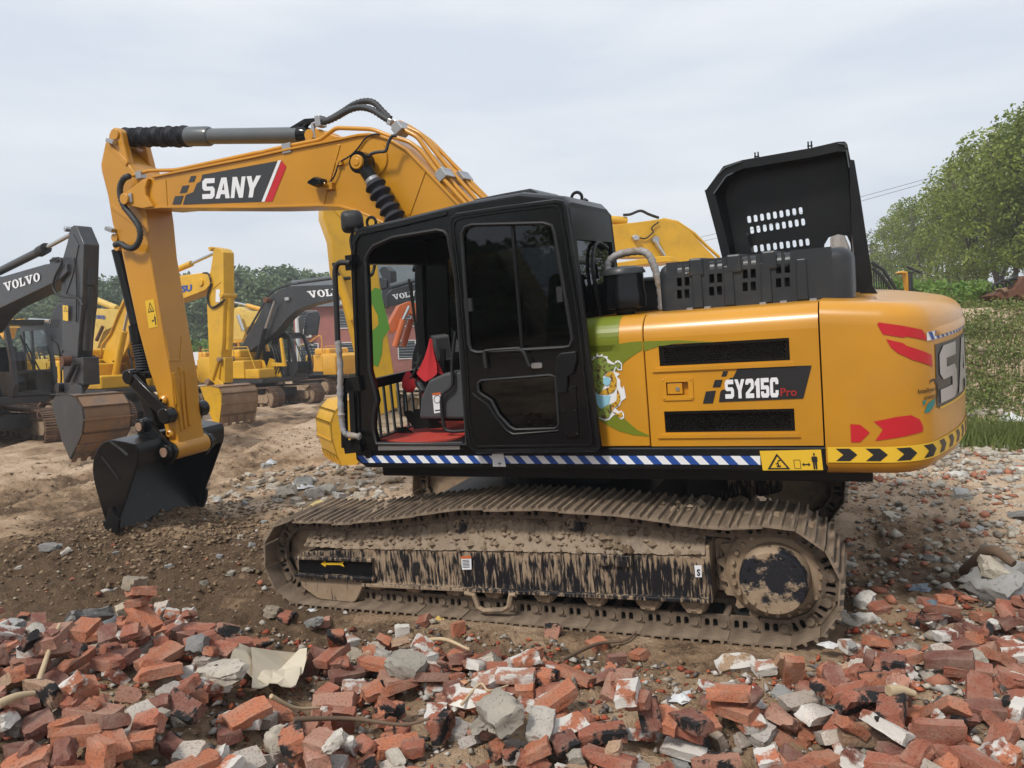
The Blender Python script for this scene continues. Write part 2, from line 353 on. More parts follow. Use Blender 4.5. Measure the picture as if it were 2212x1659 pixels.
# shoe: x along the track, y across, z outwards
sb = MB(); hp_ = PITCH/2
prof = [(-hp_+.004, 0), (hp_+.006, 0), (hp_+.006, .009), (hp_*.86, .011), (hp_*.80, .036), (hp_*.66, .036), (hp_*.58, .011), (hp_*.10, .011), (hp_*.04, .034), (-hp_*.10, .034), (-hp_*.18, .011),
        (-hp_*.62, .011), (-hp_*.68, .034), (-hp_*.82, .034), (-hp_*.90, .011), (-hp_+.004, .009)]
sb.prism(prof, -.30, .30)
shoe_me = sb.mesh('track_shoe'); shoe_me.materials.append(M['mudshoe']); fixn(shoe_me)
lb = MB()
lo = [(-hp_*.90, -.10), (hp_*.55, -.10)]+arc(hp_*.62, -.052, .052, -65, 70, 6)+[(hp_*.4, 0), (-hp_*.90, 0), (-hp_*1.0, -.03), (-hp_*1.0, -.075)]
v_, f_ = flat([lo, rounded([(-hp_*.66, -.075), (-hp_*.34, -.075), (-hp_*.34, -.016), (-hp_*.66, -.016)], .012, 2), rounded([(-hp_*.10, -.075), (hp_*.22, -.075), (hp_*.22, -.016), (-hp_*.10, -.016)], .012, 2)], .014)
for yy in (-.135, .135): lb.add([(u, yy+w, v) for u, v, w in v_], f_)
lb.cyl((hp_*.62, -.165, -.05), (hp_*.62, .165, -.05), .028, 10); lb.mi = 1; lb.box(-hp_*.7, hp_*.3, -.11, .11, -.08, -.010)
link_me = lb.mesh('track_link'); link_me.materials.append(M['mudshoe']); link_me.materials.append(M['dark']); fixn(link_me)
FR = {}
for side in (1, -1):
    yc = 1.19*side
    fb = MB()
    # frame rail with sloped top, from the px traces of its outer face
    (xr, zbr), (xl, zbl) = uy(1531, 1300, 1.40), uy(800, 1260, 1.40); ztr, ztl = uy(1531, 1207, 1.40)[1], uy(809, 1188, 1.40)[1]
    zt_ = lambda x: ztr+(ztl-ztr)*(x-xr)/(xl-xr)
    zb_ = lambda x: zbr+(zbl-zbr)*(x-xr)/(xl-xr)
    zt, zb = ztr, zbr
    def cs(x): return [(yc+a_*side, z_) for a_, z_ in ((-.19, zb_(x)), (.20, zb_(x)), (.20, zt_(x)), (.07, zt_(x)+.075), (-.19, zt_(x)+.075))]
    fb.loft([[U(x, y, z) for y, z in cs(x)] for x in (xr, xl)])
    fb.loft([[U(x, y, z) for y, z in ((yc+.12*side, zb_(x)-.012), (yc+.24*side, zb_(x)-.012), (yc+.24*side, zb_(x)+.016), (yc+.12*side, zb_(x)+.016))] for x in (xr, xl+.06)])
    # front yoke round the idler, with two ribs
    g = uy(650, 1200, 1.40)[0]
    yk = rounded([uy(*q, 1.40) for q in ((802, 1184), (655, 1190), (646, 1212), (656, 1264), (692, 1291), (770, 1300), (786, 1266))], .04, 3)
    fb.prism(yk, yc+.08*side, yc+.205*side, lambda u, v, w: U(u, w, v))
    for q0, q1 in (((648, 1199), (812, 1206)), ((648, 1236), (815, 1246))):
        (xa_, za_), (xb2, zb2) = uy(*q0, 1.40), uy(*q1, 1.40)
        fb.prism([(xb2, zb2-.013), (xa_, za_-.013), (xa_, za_+.013), (xb2, zb2+.013)], yc+.20*side, yc+.25*side, lambda u, v, w: U(u, w, v))
    # rear end plate by the sprocket
    fb.prism([(xr-.02, zb-.02), (xr+.005, zb-.02), (xr+.005, zt+.075), (xr-.02, zt+.075)], yc-.20, yc+.21, lambda u, v, w: U(u, w, v))
    fb.prism(rounded([(xr-.26, .30), (xr-.02, .24), (xr-.02, .62), (xr-.24, .58)], .04, 2), yc-.17, yc+.02, lambda u, v, w: U(u, w, v))
    # step plates
    for px0, px1 in ((1290, 1365),): 
        a_, b_ = uy(px0, 1220, 1.41)[0], uy(px1, 1220, 1.41)[0]
        fb.prism([(b_, zt-.09), (a_, zt-.09), (a_, zt-.01), (b_, zt-.01)], yc+.2*side, yc+.228*side, lambda u, v, w: U(u, w, v))
    fr = fb.build('track_frame', M['mudsteel'], ex, bevel=.006); FR[side] = fr
    ab = MB(); ab.prism([uy(*q, 1.40) for q in ((806, 1209), (652, 1202), (652, 1232), (808, 1241))], yc+.205*side, yc+.212*side, lambda u, v, w: U(u, w, v)); ab.build('arrow_plate', M['satin'], fr)
    if side > 0: ob = MB(); ob.prism(rounded([uy(*q, 1.40) for q in ((893, 1214), (907, 1214), (907, 1242), (893, 1242))], .02), yc+.2, yc+.204, lambda u, v, w: U(u, w, v)); ob.build('grease_port', M['dark'], fr)
    for k in range(NSH):
        p, t, n_ = on_track(k*PITCH)
        bm_ = Matrix(((t[0], 0, n_[0], p[0]), (0, 1, 0, yc), (t[1], 0, n_[1], p[1]), (0, 0, 0, 1)))
        rz_ = Matrix.Rotation(-DL, 4, 'Z')
        for nm, me in (('track_shoe', shoe_me), ('track_link', link_me)):
            o = link(nm, me, fr); mm = rz_ @ bm_
            if nm == 'track_shoe': mm = mm @ Matrix.Rotation(R(random.uniform(-1.2, 1.2)), 4, 'X') @ Matrix.Translation((0, 0, random.uniform(-.003, .004)))
            o.matrix_local = mm
    # rollers
    rb = MB(); rb.lathe([(.045, -.24), (.10, -.235), (.10, -.17), (.075, -.16), (.07, .16), (.075, .16), (.10, .17), (.10, .235), (.085, .24), (.085, .262), (.06, .275), (.05, .262)], ax=(0, 1, 0), n=20)
    for k in range(6):
        a = 2*math.pi*k/6; rb.cyl((.066*math.cos(a), .235, .066*math.sin(a)), (.066*math.cos(a), .272, .066*math.sin(a)), .022, 6)
    rme = rb.mesh('track_roller'); rme.materials.append(M['mudplate']); fixn(rme)
    for px in (809, 889, 976, 1059, 1169, 1278, 1394, 1494):
        x = uy(px, 1290, 1.42)[0]; o = link('track_roller', rme, fr); o.matrix_local = Matrix.Translation(U(x, yc-.085*side, .225)) @ Matrix.Rotation(0 if side > 0 else math.pi, 4, 'Z')
    cb = MB(); cb.lathe([(.02, -.15), (.075, -.15), (.075, -.11), (.06, -.1), (.06, .08), (.075, .09), (.075, .13), (.055, .135), (.05, .16), (.02, .16)], ax=(0, 1, 0), n=20)
    cme = cb.mesh('carrier_roller'); cme.materials.append(M['hub']); fixn(cme)
    for px, py in ((1000, 1132), (1244, 1130)):
        x, z = uy(px, py, 1.30); o = link('carrier_roller', cme, fr); o.matrix_local = Matrix.Translation(U(x, yc+.0*side, z)) @ Matrix.Rotation(0 if side > 0 else math.pi, 4, 'Z')
        bb = MB(); bb.bar(U(x, yc-.05*side, .58), U(x, yc-.05*side, z), .09, .12, (0, 1, 0)); bb.build('roller_bracket', M['mudplate'], fr)
    # sprocket: toothed ring, flange with bolts, hub
    hx_, hz_ = uy(1668, 1263, 1.45); hx_ = -LT
    hz_ = .03+RT+.02
    sp = MB(); teeth = []
    for k in range(21):
        for da, rr in ((0, .335), (.25, .375), (.5, .375), (.75, .335)):
            a = 2*math.pi*(k+da)/21; teeth.append((hx_+rr*math.cos(a), hz_+rr*math.sin(a)))
    ring = [(hx_+.2*math.cos(2*math.pi*k/24), hz_+.2*math.sin(2*math.pi*k/24)) for k in range(24)]
    v_, f_ = flat([teeth, ring], .025); sp.add([U(u, yc+.03*side+w, v) for u, v, w in v_], f_)
    sp.lathe([(.20, -.02), (.315, -.02), (.315, .05), (.285, .075), (.25, .085), (.235, .09)], U(hx_, yc+.04*side, hz_), (0, side, 0), 40)
    for k in range(24):
        a = 2*math.pi*k/24; sp.cyl(U(hx_+.268*math.cos(a), yc+.11*side, hz_+.268*math.sin(a)), U(hx_+.268*math.cos(a), yc+.145*side, hz_+.268*math.sin(a)), .014, 6)
    sp.build('sprocket', M['mudplate'], fr, smooth=40)
    hb = MB(); hb.lathe([(.215, .10), (.21, .2), (.203, .25), (.195, .262), (.0, .264)], U(hx_, yc+.03*side, hz_), (0, side, 0), 48)
    for k in range(14):
        a = 2*math.pi*k/14+.1; hb.cyl(U(hx_+.17*math.cos(a), yc+.285*side, hz_+.18*math.sin(a)), U(hx_+.18*math.cos(a), yc+.302*side, hz_+.18*math.sin(a)), .013, 6)
    hb.build('final_drive_hub', M['hub'], fr, smooth=40)
    ib = MB(); ib.lathe([(.05, -.08), (.27, -.075), (.30, -.06), (.31, -.06), (.31, -.03), (.33, -.03), (.33, .03), (.31, .03), (.31, .06), (.30, .06), (.27, .075), (.05, .08)], U(LF-.03, yc, .03+RF), (0, 1, 0), 40)
    ib.build('idler_wheel', M['mudplate'], fr, smooth=40)
    gb = MB(); 
    gp = [uy(*q, 1.45) for q in T('c2', (1440, 950), (1500, 965), (1530, 1050), (1570, 1075), (1700, 1072), (1740, 1050), (1755, 965), (1790, 965))]
    gb.tube([U(x, yc+.24*side, z) for x, z in gp], .02, 6); gb.build('track_guard', M['mudplate'], fr)
    # dried mud along the top of the frame: lumpy sheet and clods
    mbm = MB(); nx, ny = 260, 22; gx = np.linspace(xr+.01, g-.08, nx)
    vs = []
    for i, x in enumerate(gx):
        for j in range(ny):
            t = j/(ny-1); y = yc+side*(-.20+.405*t)
            n1 = mnoise.noise((x*5, y*5, side*3.)) ; n2 = mnoise.noise((x*17, y*17, 2.+side)); n3 = mnoise.noise((x*45, y*45, 1.))
            h = .15+.08*n1+.065*n2+.045*n3+.03*mnoise.noise((x*80, y*80, 4.))
            edge = min(1, (1-t)*4+.12); base = zt_(min(x, xl))+.075-(max(0, t-.68)/.32)*.075
            vs.append(U(x, y+side*.004*(t == 1), base+max(-.004, h*edge*(1 if x < xl else .65))-.004))
    mbm.add(vs, [(i*ny+j, (i+1)*ny+j, (i+1)*ny+j+1, i*ny+j+1) for i in range(nx-1) for j in range(ny-1)])
    for _ in range(1500):
        i, j = random.randrange(2, nx-2), random.randrange(3, ny); a = np.array(vs[i*ny+j]); r_ = random.choice((.010, .016, .024, .034))*random.uniform(.8, 1.2)
        a = a+np.array([random.uniform(-.01, .01), random.uniform(-.01, .01), r_*.3]); d8 = [(1, 0, 0), (-1, 0, 0), (0, 1, 0), (0, -1, 0), (0, 0, 1), (0, 0, -1)]
        mbm.add([a+np.array(d)*r_*random.uniform(.6, 1.2) for d in d8], [(0, 2, 4), (2, 1, 4), (1, 3, 4), (3, 0, 4), (2, 0, 5), (1, 2, 5), (3, 1, 5), (0, 3, 5)])
    tag(mbm.build('dried_mud', M['mud'], fr, smooth=60), kind='stuff')
# decals on the near track frame
def hdecal(name, mesh2, quad, y, mat, parent, off=.004, frame=None):
    vs, fs = mesh2; qm = quadmap(quad); b_ = MB()
    b_.add([tuple(hy(*qm(u, v), y+off)) for u, v, *_ in vs], fs)
    return b_.build(name, mat, parent, fix=False)
SQ = ([(0, 0, 0), (1, 0, 0), (1, 1, 0), (0, 1, 0)], [(0, 1, 2, 3)])
yo = 1.41
arrow = flat([[(0, .5), (.2, 1), (.2, .68), (.8, .68), (1, 1), (.92, .5), (1, 0), (.8, .32), (.2, .32), (.2, 0)]])
hdecal('arrow_decal', arrow, T('c2', (448, 722), (612, 722), (612, 768), (448, 768)), 1.44, M['yellowprint'], FR[1], .004)
hdecal('notice_label', SQ, T('c2', (1417, 694), (1487, 690), (1490, 785), (1424, 786)), yo, M['white'], FR[1])
hdecal('notice_label_header', SQ, T('c2', (1417, 694), (1487, 690), (1487, 708), (1418, 711)), yo, M['orange'], FR[1], .006)
lines = MB()
for k in range(6): lines.add([tuple(hy(*quadmap(T('c2', (1425, 720), (1480, 716), (1483, 776), (1428, 778)))(u, v), yo+.006)) for u, v in ((0, 1-k/6.), (.9, 1-k/6.), (.9, .93-k/6.), (0, .93-k/6.))], [(0, 1, 2, 3)])
lines.build('notice_text', M['greyprint'], FR[1], fix=False)
hdecal('hook_label', SQ, T('c3', (1072, 672), (1115, 672), (1118, 745), (1078, 745)), yo, M['white'], FR[1])
hdecal('hook_symbol', text2('S', .04), T('c3', (1086, 695), (1108, 695), (1108, 738), (1088, 738)), yo, M['blackprint'], FR[1], .006)
# centre frame and slewing ring
cf = MB(); cf.prism([(-.85, -.95), (.85, -.95), (.85, .95), (-.85, .95)], .45, .80, lambda u, v, w: U(u, v, w))
for sx in (-1, 1):
    for sy in (-1, 1): cf.bar(U(sx*.55, sy*.4, .6), U(sx*.95, sy*1.05, .5), .42, .28)
cf.lathe([(.0, .80), (.66, .80), (.66, .93), (.62, .93), (.62, 1.03), (0, 1.03)], n=40)
cf.build('centre_frame', M['satin'], ex)  # black paint here stands in for the shadow under the machine
# ------------------------------------------------------------------ house deck and rail
ZS = 1.209
df = MB(); df.box(-2.35, 1.15, -1.28, 1.25, 1.02, 1.235); df.build('house_deck', M['satin'], ex, bevel=.01)
zr0 = hy(1230, 1014, 1.37)[2]; zr1 = hy(1400, 966, 1.37)[2]
xf_, xb_ = hy(768, 986, 1.37)[0], hy(1787, 985, 1.37)[0]
rl = MB(); rl.prism([(xb_, zr0), (xf_-.09, zr0), (xf_, zr0+.06), (xf_, zr1-.02), (xf_-.02, zr1+.0), (xb_, zr1-.002)], 1.22, 1.37)
rail = rl.build('side_rail', M['satin'], ex, bevel=.012)
st = MB(); z0, z1 = hy(1100, 1001, 1.37)[2], ZS
x_e = hy(1642, 985, 1.37)[0]; L = xf_-.012-x_e; n_ = 25; w = L/n_
for k in range(n_*2):
    st.mi = k % 2; a = xf_-.012-k*w/2; b2 = a-w/2; sh = .05
    q = [(a, z1), (b2, z1), (b2-sh, z0), (a-sh, z0)]
    q = [(min(xf_-.012, max(x_e, u)), v) for u, v in q]
    st.add([(u, 1.3745, v) for u, v in q], [(0, 1, 2, 3)])
st.build('warning_tape', [M['blue'], M['white']], rail, fix=False)
LQ = T('c1', (958, 850), (1278, 843), (1290, 950), (975, 952))
hdecal('safety_label', SQ, LQ, 1.37, M['yellowprint'], rail, .007)
def sub(q, u0, u1, v0, v1): m = quadmap(q); return [m(u0, v1), m(u1, v1), m(u1, v0), m(u0, v0)]
hdecal('safety_triangle', flat([[(0, 0), (1, 0), (.5, 1)], [(.14, .09), (.5, .82), (.86, .09)]]), sub(LQ, .08, .46, .05, .85), 1.37, M['blackprint'], rail, .009)
hdecal('swing_hazard_symbol', flat([[(.3, .1), (.7, .1), (.7, .3), (.55, .3), (.52, .75), (.75, .85), (.7, .95), (.48, .9), (.4, .6), (.2, .5), (.25, .4), (.42, .45), (.42, .3), (.3, .3)]]), sub(LQ, .19, .36, .12, .55), 1.37, M['blackprint'], rail, .009)
man = [[(.3, 0), (.48, 0), (.5, .42), (.52, .42), (.54, 0), (.72, 0), (.74, .45), (.82, .45), (.84, .74), (.72, .78), (.3, .78), (.18, .74), (.2, .45), (.28, .45)], arc(.51, .9, .1, 0, 330, 10)]
hdecal('person_symbol', flat(man), sub(LQ, .80, .95, .04, .85), 1.37, M['blackprint'], rail, .009)
hdecal('distance_arrow', flat([[(0, .5), (.25, 1), (.25, .65), (.75, .65), (.75, 1), (1, .5), (.75, 0), (.75, .35), (.25, .35), (.25, 0)]]), sub(LQ, .66, .80, .18, .38), 1.37, M['blackprint'], rail, .009)
hdecal('machine_outline', flat([[(0, 0), (1, 0), (1, 1), (0, 1)], [(.08, .05), (.92, .05), (.92, .95), (.08, .95)]]), sub(LQ, .53, .64, .08, .52), 1.37, M['blackprint'], rail, .009)
hdecal('rail_sticker', SQ, T('a5', (945, 1555), (1010, 1553), (1025, 1628), (950, 1628)), 1.37, M['white'], rail, .0075)
hdecal('rail_sticker_mark', text2('+'), T('a5', (975, 1600), (1000, 1600), (1002, 1622), (977, 1622)), 1.37, M['blackprint'], rail, .0095)
# ------------------------------------------------------------------ engine bay panels
ZP = 2.125; YP = 1.362
def panel(name, xa, xb, parent=ex, z0=None, mat='yellow', r=.15):
    prof = [(YP, z0 if z0 else zr1+.004), (YP, ZP-r)]+[(YP-r+r*math.cos(R(a)), ZP-r+r*math.sin(R(a))) for a in range(10, 91, 10)]+[(.30, ZP), (.30, ZP-.03), (YP-.06, ZP-.03-r*.3), (YP-.04, z0 if z0 else zr1+.004)]
    b_ = MB(); b_.loft([[(x, y, z) for y, z in prof] for x in (xa, xb)]); return b_.build(name, M[mat], parent, bevel=.006, smooth=30)
seam1 = hy(1398, 850, YP)[0]; seam2 = hy(1775, 835, YP)[0]
fp = panel('front_side_panel', hy(1240, 850, YP)[0], seam1+.004)
# service door with two grille openings and a recessed latch
GQ1 = T('c1', (432, 305), (1110, 253), (1117, 369), (438, 416)); GQ2 = T('c1', (460, 648), (1138, 625), (1144, 744), (467, 758))
def rect(q, y): 
    p = [hy(a, b_, y) for a, b_ in q]; return (max(p[0][0], p[3][0]), min(p[1][0], p[2][0]), (p[2][2]+p[3][2])/2, (p[0][2]+p[1][2])/2)
g1, g2 = rect(GQ1, YP), rect(GQ2, YP); gl = rect(T('c1', (470, 493), (585, 487), (590, 556), (475, 562)), YP)
zlow = zr1+.004; zside = ZP-.15
xa, xb = seam1-.004, seam2+.004
V, Fq = holed(xb, xa, zlow, zside, [(g1[1], g1[0], g1[2], g1[3]), (g2[1], g2[0], g2[2], g2[3]), (gl[1], gl[0], gl[2], gl[3])])
sd_ = MB(); sd_.add([(u, YP, v) for u, v in V], Fq)
prof = [(YP, zside)]+[(YP-.15+.15*math.cos(R(a)), ZP-.15+.15*math.sin(R(a))) for a in range(10, 91, 10)]+[(.30, ZP)]
sd_.loft([[(x, y, z) for y, z in prof] for x in (xa, xb)], closed=False, caps=False)
for x in (xa, xb): sd_.add([(x, y, z) for y, z in [(YP, zlow)]+prof[:-1]+[(YP-.1, ZP-.02), (YP-.03, zlow)]], [tuple(range(len(prof)+2))])
for gg in (g1, g2, gl):
    x1, x0, z0_, z1_ = gg
    for a_, b_ in (((x0, z0_), (x1, z0_)), ((x1, z0_), (x1, z1_)), ((x1, z1_), (x0, z1_)), ((x0, z1_), (x0, z0_))):
        sd_.add([(a_[0], YP, a_[1]), (b_[0], YP, b_[1]), (b_[0], YP-.035, b_[1]), (a_[0], YP-.035, a_[1])], [(0, 1, 2, 3)])
for gg in (g1, g2):                        # pressed lip round each grille, wider than it, proud of the sheet
    x1, x0, z0_, z1_ = gg
    for za, zb_ in ((z0_-.035, z0_-.012),):
        sd_.prism([(x0-.03, za), (x1+.05, za), (x1+.03, zb_), (x0-.02, zb_)], YP, YP+.012)
sdoor = sd_.build('service_door', M['yellow'], ex, smooth=30)
def hexgrille(name, gg, parent):
    x1, x0, z0_, z1_ = gg; fb = MB(); yb = YP-.012
    lp = [rounded([(x0+.002, z0_+.002), (x1-.002, z0_+.002), (x1-.002, z1_-.002), (x0+.002, z1_-.002)], .012, 3)]
    p_ = .0165; row = 0; z = z0_+.026
    while z < z1_-.022:
        x = x0+.03+(p_/2 if row % 2 else 0)
        while x < x1-.03:
            lp.append([(x+.0062*math.cos(R(30+60*k)), z+.0062*math.sin(R(30+60*k))) for k in range(6)]); x += p_
        z += p_*.87; row += 1
    v_, f_ = flat(lp, .002); fb.add([(u, yb+w, v) for u, v, w in v_], f_)
    for (a_, b_) in (((x0+.004, z0_+.004, x1-.004, z0_+.016)), ((x0+.004, z1_-.016, x1-.004, z1_-.004))) if False else (): pass
    fb.prism([(x0+.003, z1_-.018), (x1-.003, z1_-.018), (x1-.003, z1_-.004), (x0+.003, z1_-.004)], yb, YP+.010)
    o = fb.build(name, M['black'], parent); 
    bk = MB(); bk.box(x0-.01, x1+.01, YP-.30, YP-.06, z0_-.01, z1_+.01); bk.build('intake_cavity', M['dark'], parent); return o
hexgrille('intake_grille', g1, sdoor); hexgrille('intake_grille', g2, sdoor)
lt = MB(); x1, x0, z0_, z1_ = gl
lt.box(x0, x1, YP-.036, YP-.03, z0_, z1_); lt.box(x0+(x1-x0)*.28, x1-.006, YP-.02, YP+.002, z0_+.008, z1_-.008)
lt.build('door_latch', M['yellow'], sdoor, bevel=.003)
fl_ = MB(); v_, f_ = flat([rounded([(x0-.03, z0_-.032), (x1+.03, z0_-.032), (x1+.03, z1_+.03), (x0-.03, z1_+.03)], .02), [(x0, z0_), (x1, z0_), (x1, z1_), (x0, z1_)]], .004)
fl_.add([(u, YP+.005+w, v) for u, v, w in v_], f_)
for cx_, cz_ in ((x0-.015, z0_-.016), (x1+.015, z0_-.016), (x0-.015, z1_+.015), (x1+.015, z1_+.015)): fl_.cyl((cx_, YP+.007, cz_), (cx_, YP+.014, cz_), .006, 8)
fl_.build('latch_plate', M['yellow'], sdoor, bevel=.003)
kp = hy(*T('c1', (531, 526))[0], YP); kb = MB(); kb.cyl((kp[0], YP, kp[2]), (kp[0], YP+.008, kp[2]), .013, 16); kb.build('lock_cylinder', M['steel'], sdoor)
# model plate
hdecal('model_plate', flat([[(.29, .03), (.32, .30), (.34, .36), (.37, .36), (.42, .62), (.44, .68), (.465, .68), (.53, .96), (1.24, 1.0), (1.16, .06)]]), [T('c1', (560, 408))[0], T('c1', (1100, 405))[0], T('c1', (1105, 590))[0], T('c1', (600, 606))[0]], YP, M['blackprint'], sdoor)
for q in (((662, 603), (678, 540), (730, 535), (714, 601)), ((713, 518), (725, 480), (765, 478), (753, 517)), ((758, 462), (768, 435), (793, 433), (784, 460))):
    b_ = MB(); b_.add([tuple(hy(*p, YP+.004)) for p in T('c1', *q)], [(0, 1, 2, 3)]); b_.build('model_plate_square', M['blackprint'], sdoor, fix=False)
hdecal('model_lettering', letters('sy215C', .08), T('c1', (775, 480), (1055, 466), (1058, 570), (780, 578)), YP, M['white'], sdoor, .007)
hdecal('model_suffix', text2('Pro', .012), T('c1', (1066, 522), (1152, 520), (1152, 563), (1068, 566)), YP, M['pro'], sdoor, .007)
b_ = MB(); b_.box(seam2-.3, hy(1245, 850, YP)[0], -1.33, YP-.31, 1.236, ZP-.04); b_.build('engine_bay_backing', M['dark'], ex)  # solid dark body added behind the panels so gaps show no sky
b_ = MB(); b_.box(seam2+.004, .9, -1.362, -1.335, 1.236, ZP-.05); b_.build('right_side_panel', M['yellow'], ex, bevel=.006)
for sx_ in (seam1, seam2): b_ = MB(); b_.box(sx_-.05, sx_+.05, YP-.3, YP-.07, 1.24, ZP-.1); b_.build('seam_backing', M['dark'], ex)  # dark fill added behind the seams to keep the sky out
# ------------------------------------------------------------------ painted swoosh and dragon sticker on the front side panel
def hpoly(name, pts, y, mat, parent, off): 
    v_, f_ = flat([hp(pts, y+off)]); b_ = MB(); b_.add([(u, y+off, v) for u, v, w in v_], f_); return b_.build(name, mat, parent, fix=False)
_x0, _x1 = hy(1240, 760, YP)[0], hy(1336, 725, YP)[0]; b_ = MB()
b_.loft([[(x, YP+.003, ZP-.22), (x, YP+.003, ZP-.15)]+[(YP_-.15+.153*math.cos(R(a)), 0, 0) and (x, YP-.15+.153*math.cos(R(a)), ZP-.15+.153*math.sin(R(a))) for YP_ in (YP,) for a in range(10, 91, 10)] for x in (_x0, _x1)], closed=False, caps=False)
b_.build('green_swoosh', M['green'], fp, fix=False)
hpoly('green_swoosh', T('d5', (560, -110), (760, -150), (925, -165), (930, 95), (800, 170), (640, 290), (560, 420), (140, 520), (85, 30), (85, 15), (555, 15)) if False else T('d5', (85, 30), (500, 10), (720, -30), (920, -45), (930, 95), (800, 170), (640, 290), (560, 420), (140, 520)), YP, M['green'], fp, .003)
hpoly('green_swoosh', T('d5', (935, -42), (1500, -60), (2100, -30), (1500, -10), (1180, 40), (1120, 62), (960, 115)), YP, M['green'], sdoor, .003)
hpoly('green_swoosh', T('d5', (205, 1180), (330, 1270), (560, 1390), (800, 1455), (1050, 1478), (1045, 1462), (850, 1370), (640, 1190), (560, 1080)), YP, M['green'], fp, .003)
dr = T('d5', (95, 255), (140, 240), (150, 185), (185, 225), (205, 145), (245, 190), (295, 155), (300, 190), (375, 195), (375, 235), (480, 310), (510, 265), (560, 262), (605, 310), (605, 420), (545, 420), (510, 370), (490, 440), (575, 480), (525, 520), (580, 580), (580, 670), (610, 715), (635, 660), (660, 800), (670, 860), (600, 910), (570, 985), (505, 1030), (555, 1075), (600, 1060), (640, 1110), (640, 1180), (590, 1205), (560, 1180), (550, 1130), (480, 1130), (400, 1210), (330, 1225), (205, 1170))
hpoly('dragon_sticker', dr, YP, M['white'], fp, .005)
dg = M['dragon'] = paint('dragon_scales', (.20, .27, .05), .4, .1, 1.0, (.07, .03, .015), 55, edge=(.5, .56)); dy = M['dragony'] = paint('dragon_gold_scales', (.60, .34, .03), .4, .1, 1.0, (.09, .03, .01), 60, edge=(.52, .58)); sb_ = M['skyblue'] = plain('pale_blue_print', (.27, .54, .66), .4)
hpoly('dragon_print', T('d5', (110, 265), (160, 240), (210, 205), (300, 195), (360, 240), (375, 300), (470, 330), (540, 280), (590, 320), (585, 400), (545, 395), (500, 350), (470, 430), (390, 440), (300, 520), (330, 650), (280, 760), (240, 810), (150, 740)), YP, dg, fp, .007)
hpoly('dragon_print', T('d5', (390, 445), (470, 440), (520, 560), (520, 680), (470, 770), (370, 810), (240, 800), (290, 740), (400, 690), (430, 600), (420, 530), (330, 510)), YP, dy, fp, .009)
hpoly('dragon_print', arc(0, 0, 1, 0, 340, 12) and [(T('d5', (362+60*math.cos(R(a)), 592+70*math.sin(R(a))))[0]) for a in range(0, 360, 24)], YP, sb_, fp, .011)
hpoly('dragon_print', T('d5', (155, 755), (240, 820), (330, 830), (420, 820), (400, 940), (330, 1000), (260, 1040), (170, 900)), YP, sb_, fp, .0085)
hpoly('dragon_print', T('d5', (185, 940), (270, 1040), (390, 970), (440, 950), (440, 1080), (390, 1180), (320, 1200), (205, 1150)), YP, dg, fp, .0095)
hpoly('dragon_print', T('d5', (445, 950), (520, 900), (530, 700), (570, 800), (580, 900), (540, 990), (470, 1020), (450, 1080), (545, 1110), (600, 1080), (620, 1150), (575, 1180), (440, 1060)), YP, dy, fp, .0092)
# ------------------------------------------------------------------ counterweight
RR = 2.945; CR = .31; YW = 1.372
xc_ = -math.sqrt((RR-CR)**2-(YW-CR)**2); ang = math.atan2(YW-CR, xc_)
half = [(seam2-.006, YW)]+[(xc_+(CR)*math.cos(a), YW-CR+CR*math.sin(a)) for a in np.linspace(math.pi/2, ang, 14)]
half += [(RR*math.cos(a), RR*math.sin(a)) for a in np.linspace(ang, math.pi, 14)[1:]]
plan = half+[(x, -y) for x, y in half[::-1][1:]]
PL = np.array(plan); SHALF = float(np.linalg.norm(np.diff(np.array(half), axis=0), axis=1).sum()); PS = np.concatenate([[0], np.cumsum(np.linalg.norm(np.diff(PL, axis=0), axis=1))])
def cw_pt(s, z, off=0):
    p = np.array([np.interp(s, PS, PL[:, i]) for i in (0, 1)]); a = np.array([np.interp(s-.02, PS, PL[:, i]) for i in (0, 1)]); b_ = np.array([np.interp(s+.02, PS, PL[:, i]) for i in (0, 1)])
    t = b_-a; t /= np.linalg.norm(t); n_ = np.array([t[1], -t[0]]); n_ = -n_ if n_ @ p < 0 else n_
    return (p[0]+n_[0]*off, p[1]+n_[1]*off, z)
def cw_hit(px, py):                        # picture point -> (arc length, height) on the counterweight's wall
    best = None; d = hray(px, py)
    for i in range(len(PL)-1):
        a, b_ = PL[i], PL[i+1]; e_ = b_-a
        A_ = np.array([[d[0], -e_[0]], [d[1], -e_[1]]])
        if abs(np.linalg.det(A_)) < 1e-9: continue
        t, u = np.linalg.solve(A_, a-hC[:2])
        if t > 0 and -.001 <= u <= 1.001 and (best is None or t < best[0]): best = (t, PS[i]+u*np.linalg.norm(e_), hC[2]+d[2]*t)
    if best is None:                       # just past the silhouette: nearest tangent
        for k in range(1, 60):
            r_ = cw_hit(px-k, py) if k == 1 else None
            if px < 1500: return (0, 1.5)
            return cw_hit(px-2, py)
    return best[1], best[2]
ZT, ZB = 2.135, 1.085
rings = []
def inset(pl, d):
    P_ = np.array(pl); out = []
    for i, p in enumerate(P_):
        a, b_ = P_[max(i-1, 0)], P_[min(i+1, len(P_)-1)]; t = b_-a; t /= np.linalg.norm(t); n_ = np.array([t[1], -t[0]])
        if n_ @ p < 0: n_ = -n_
        if i in (0, len(P_)-1): n_ = np.array([0, np.sign(p[1])])
        out.append(p-n_*d)
    return out
rb_, rt_ = .10, .12
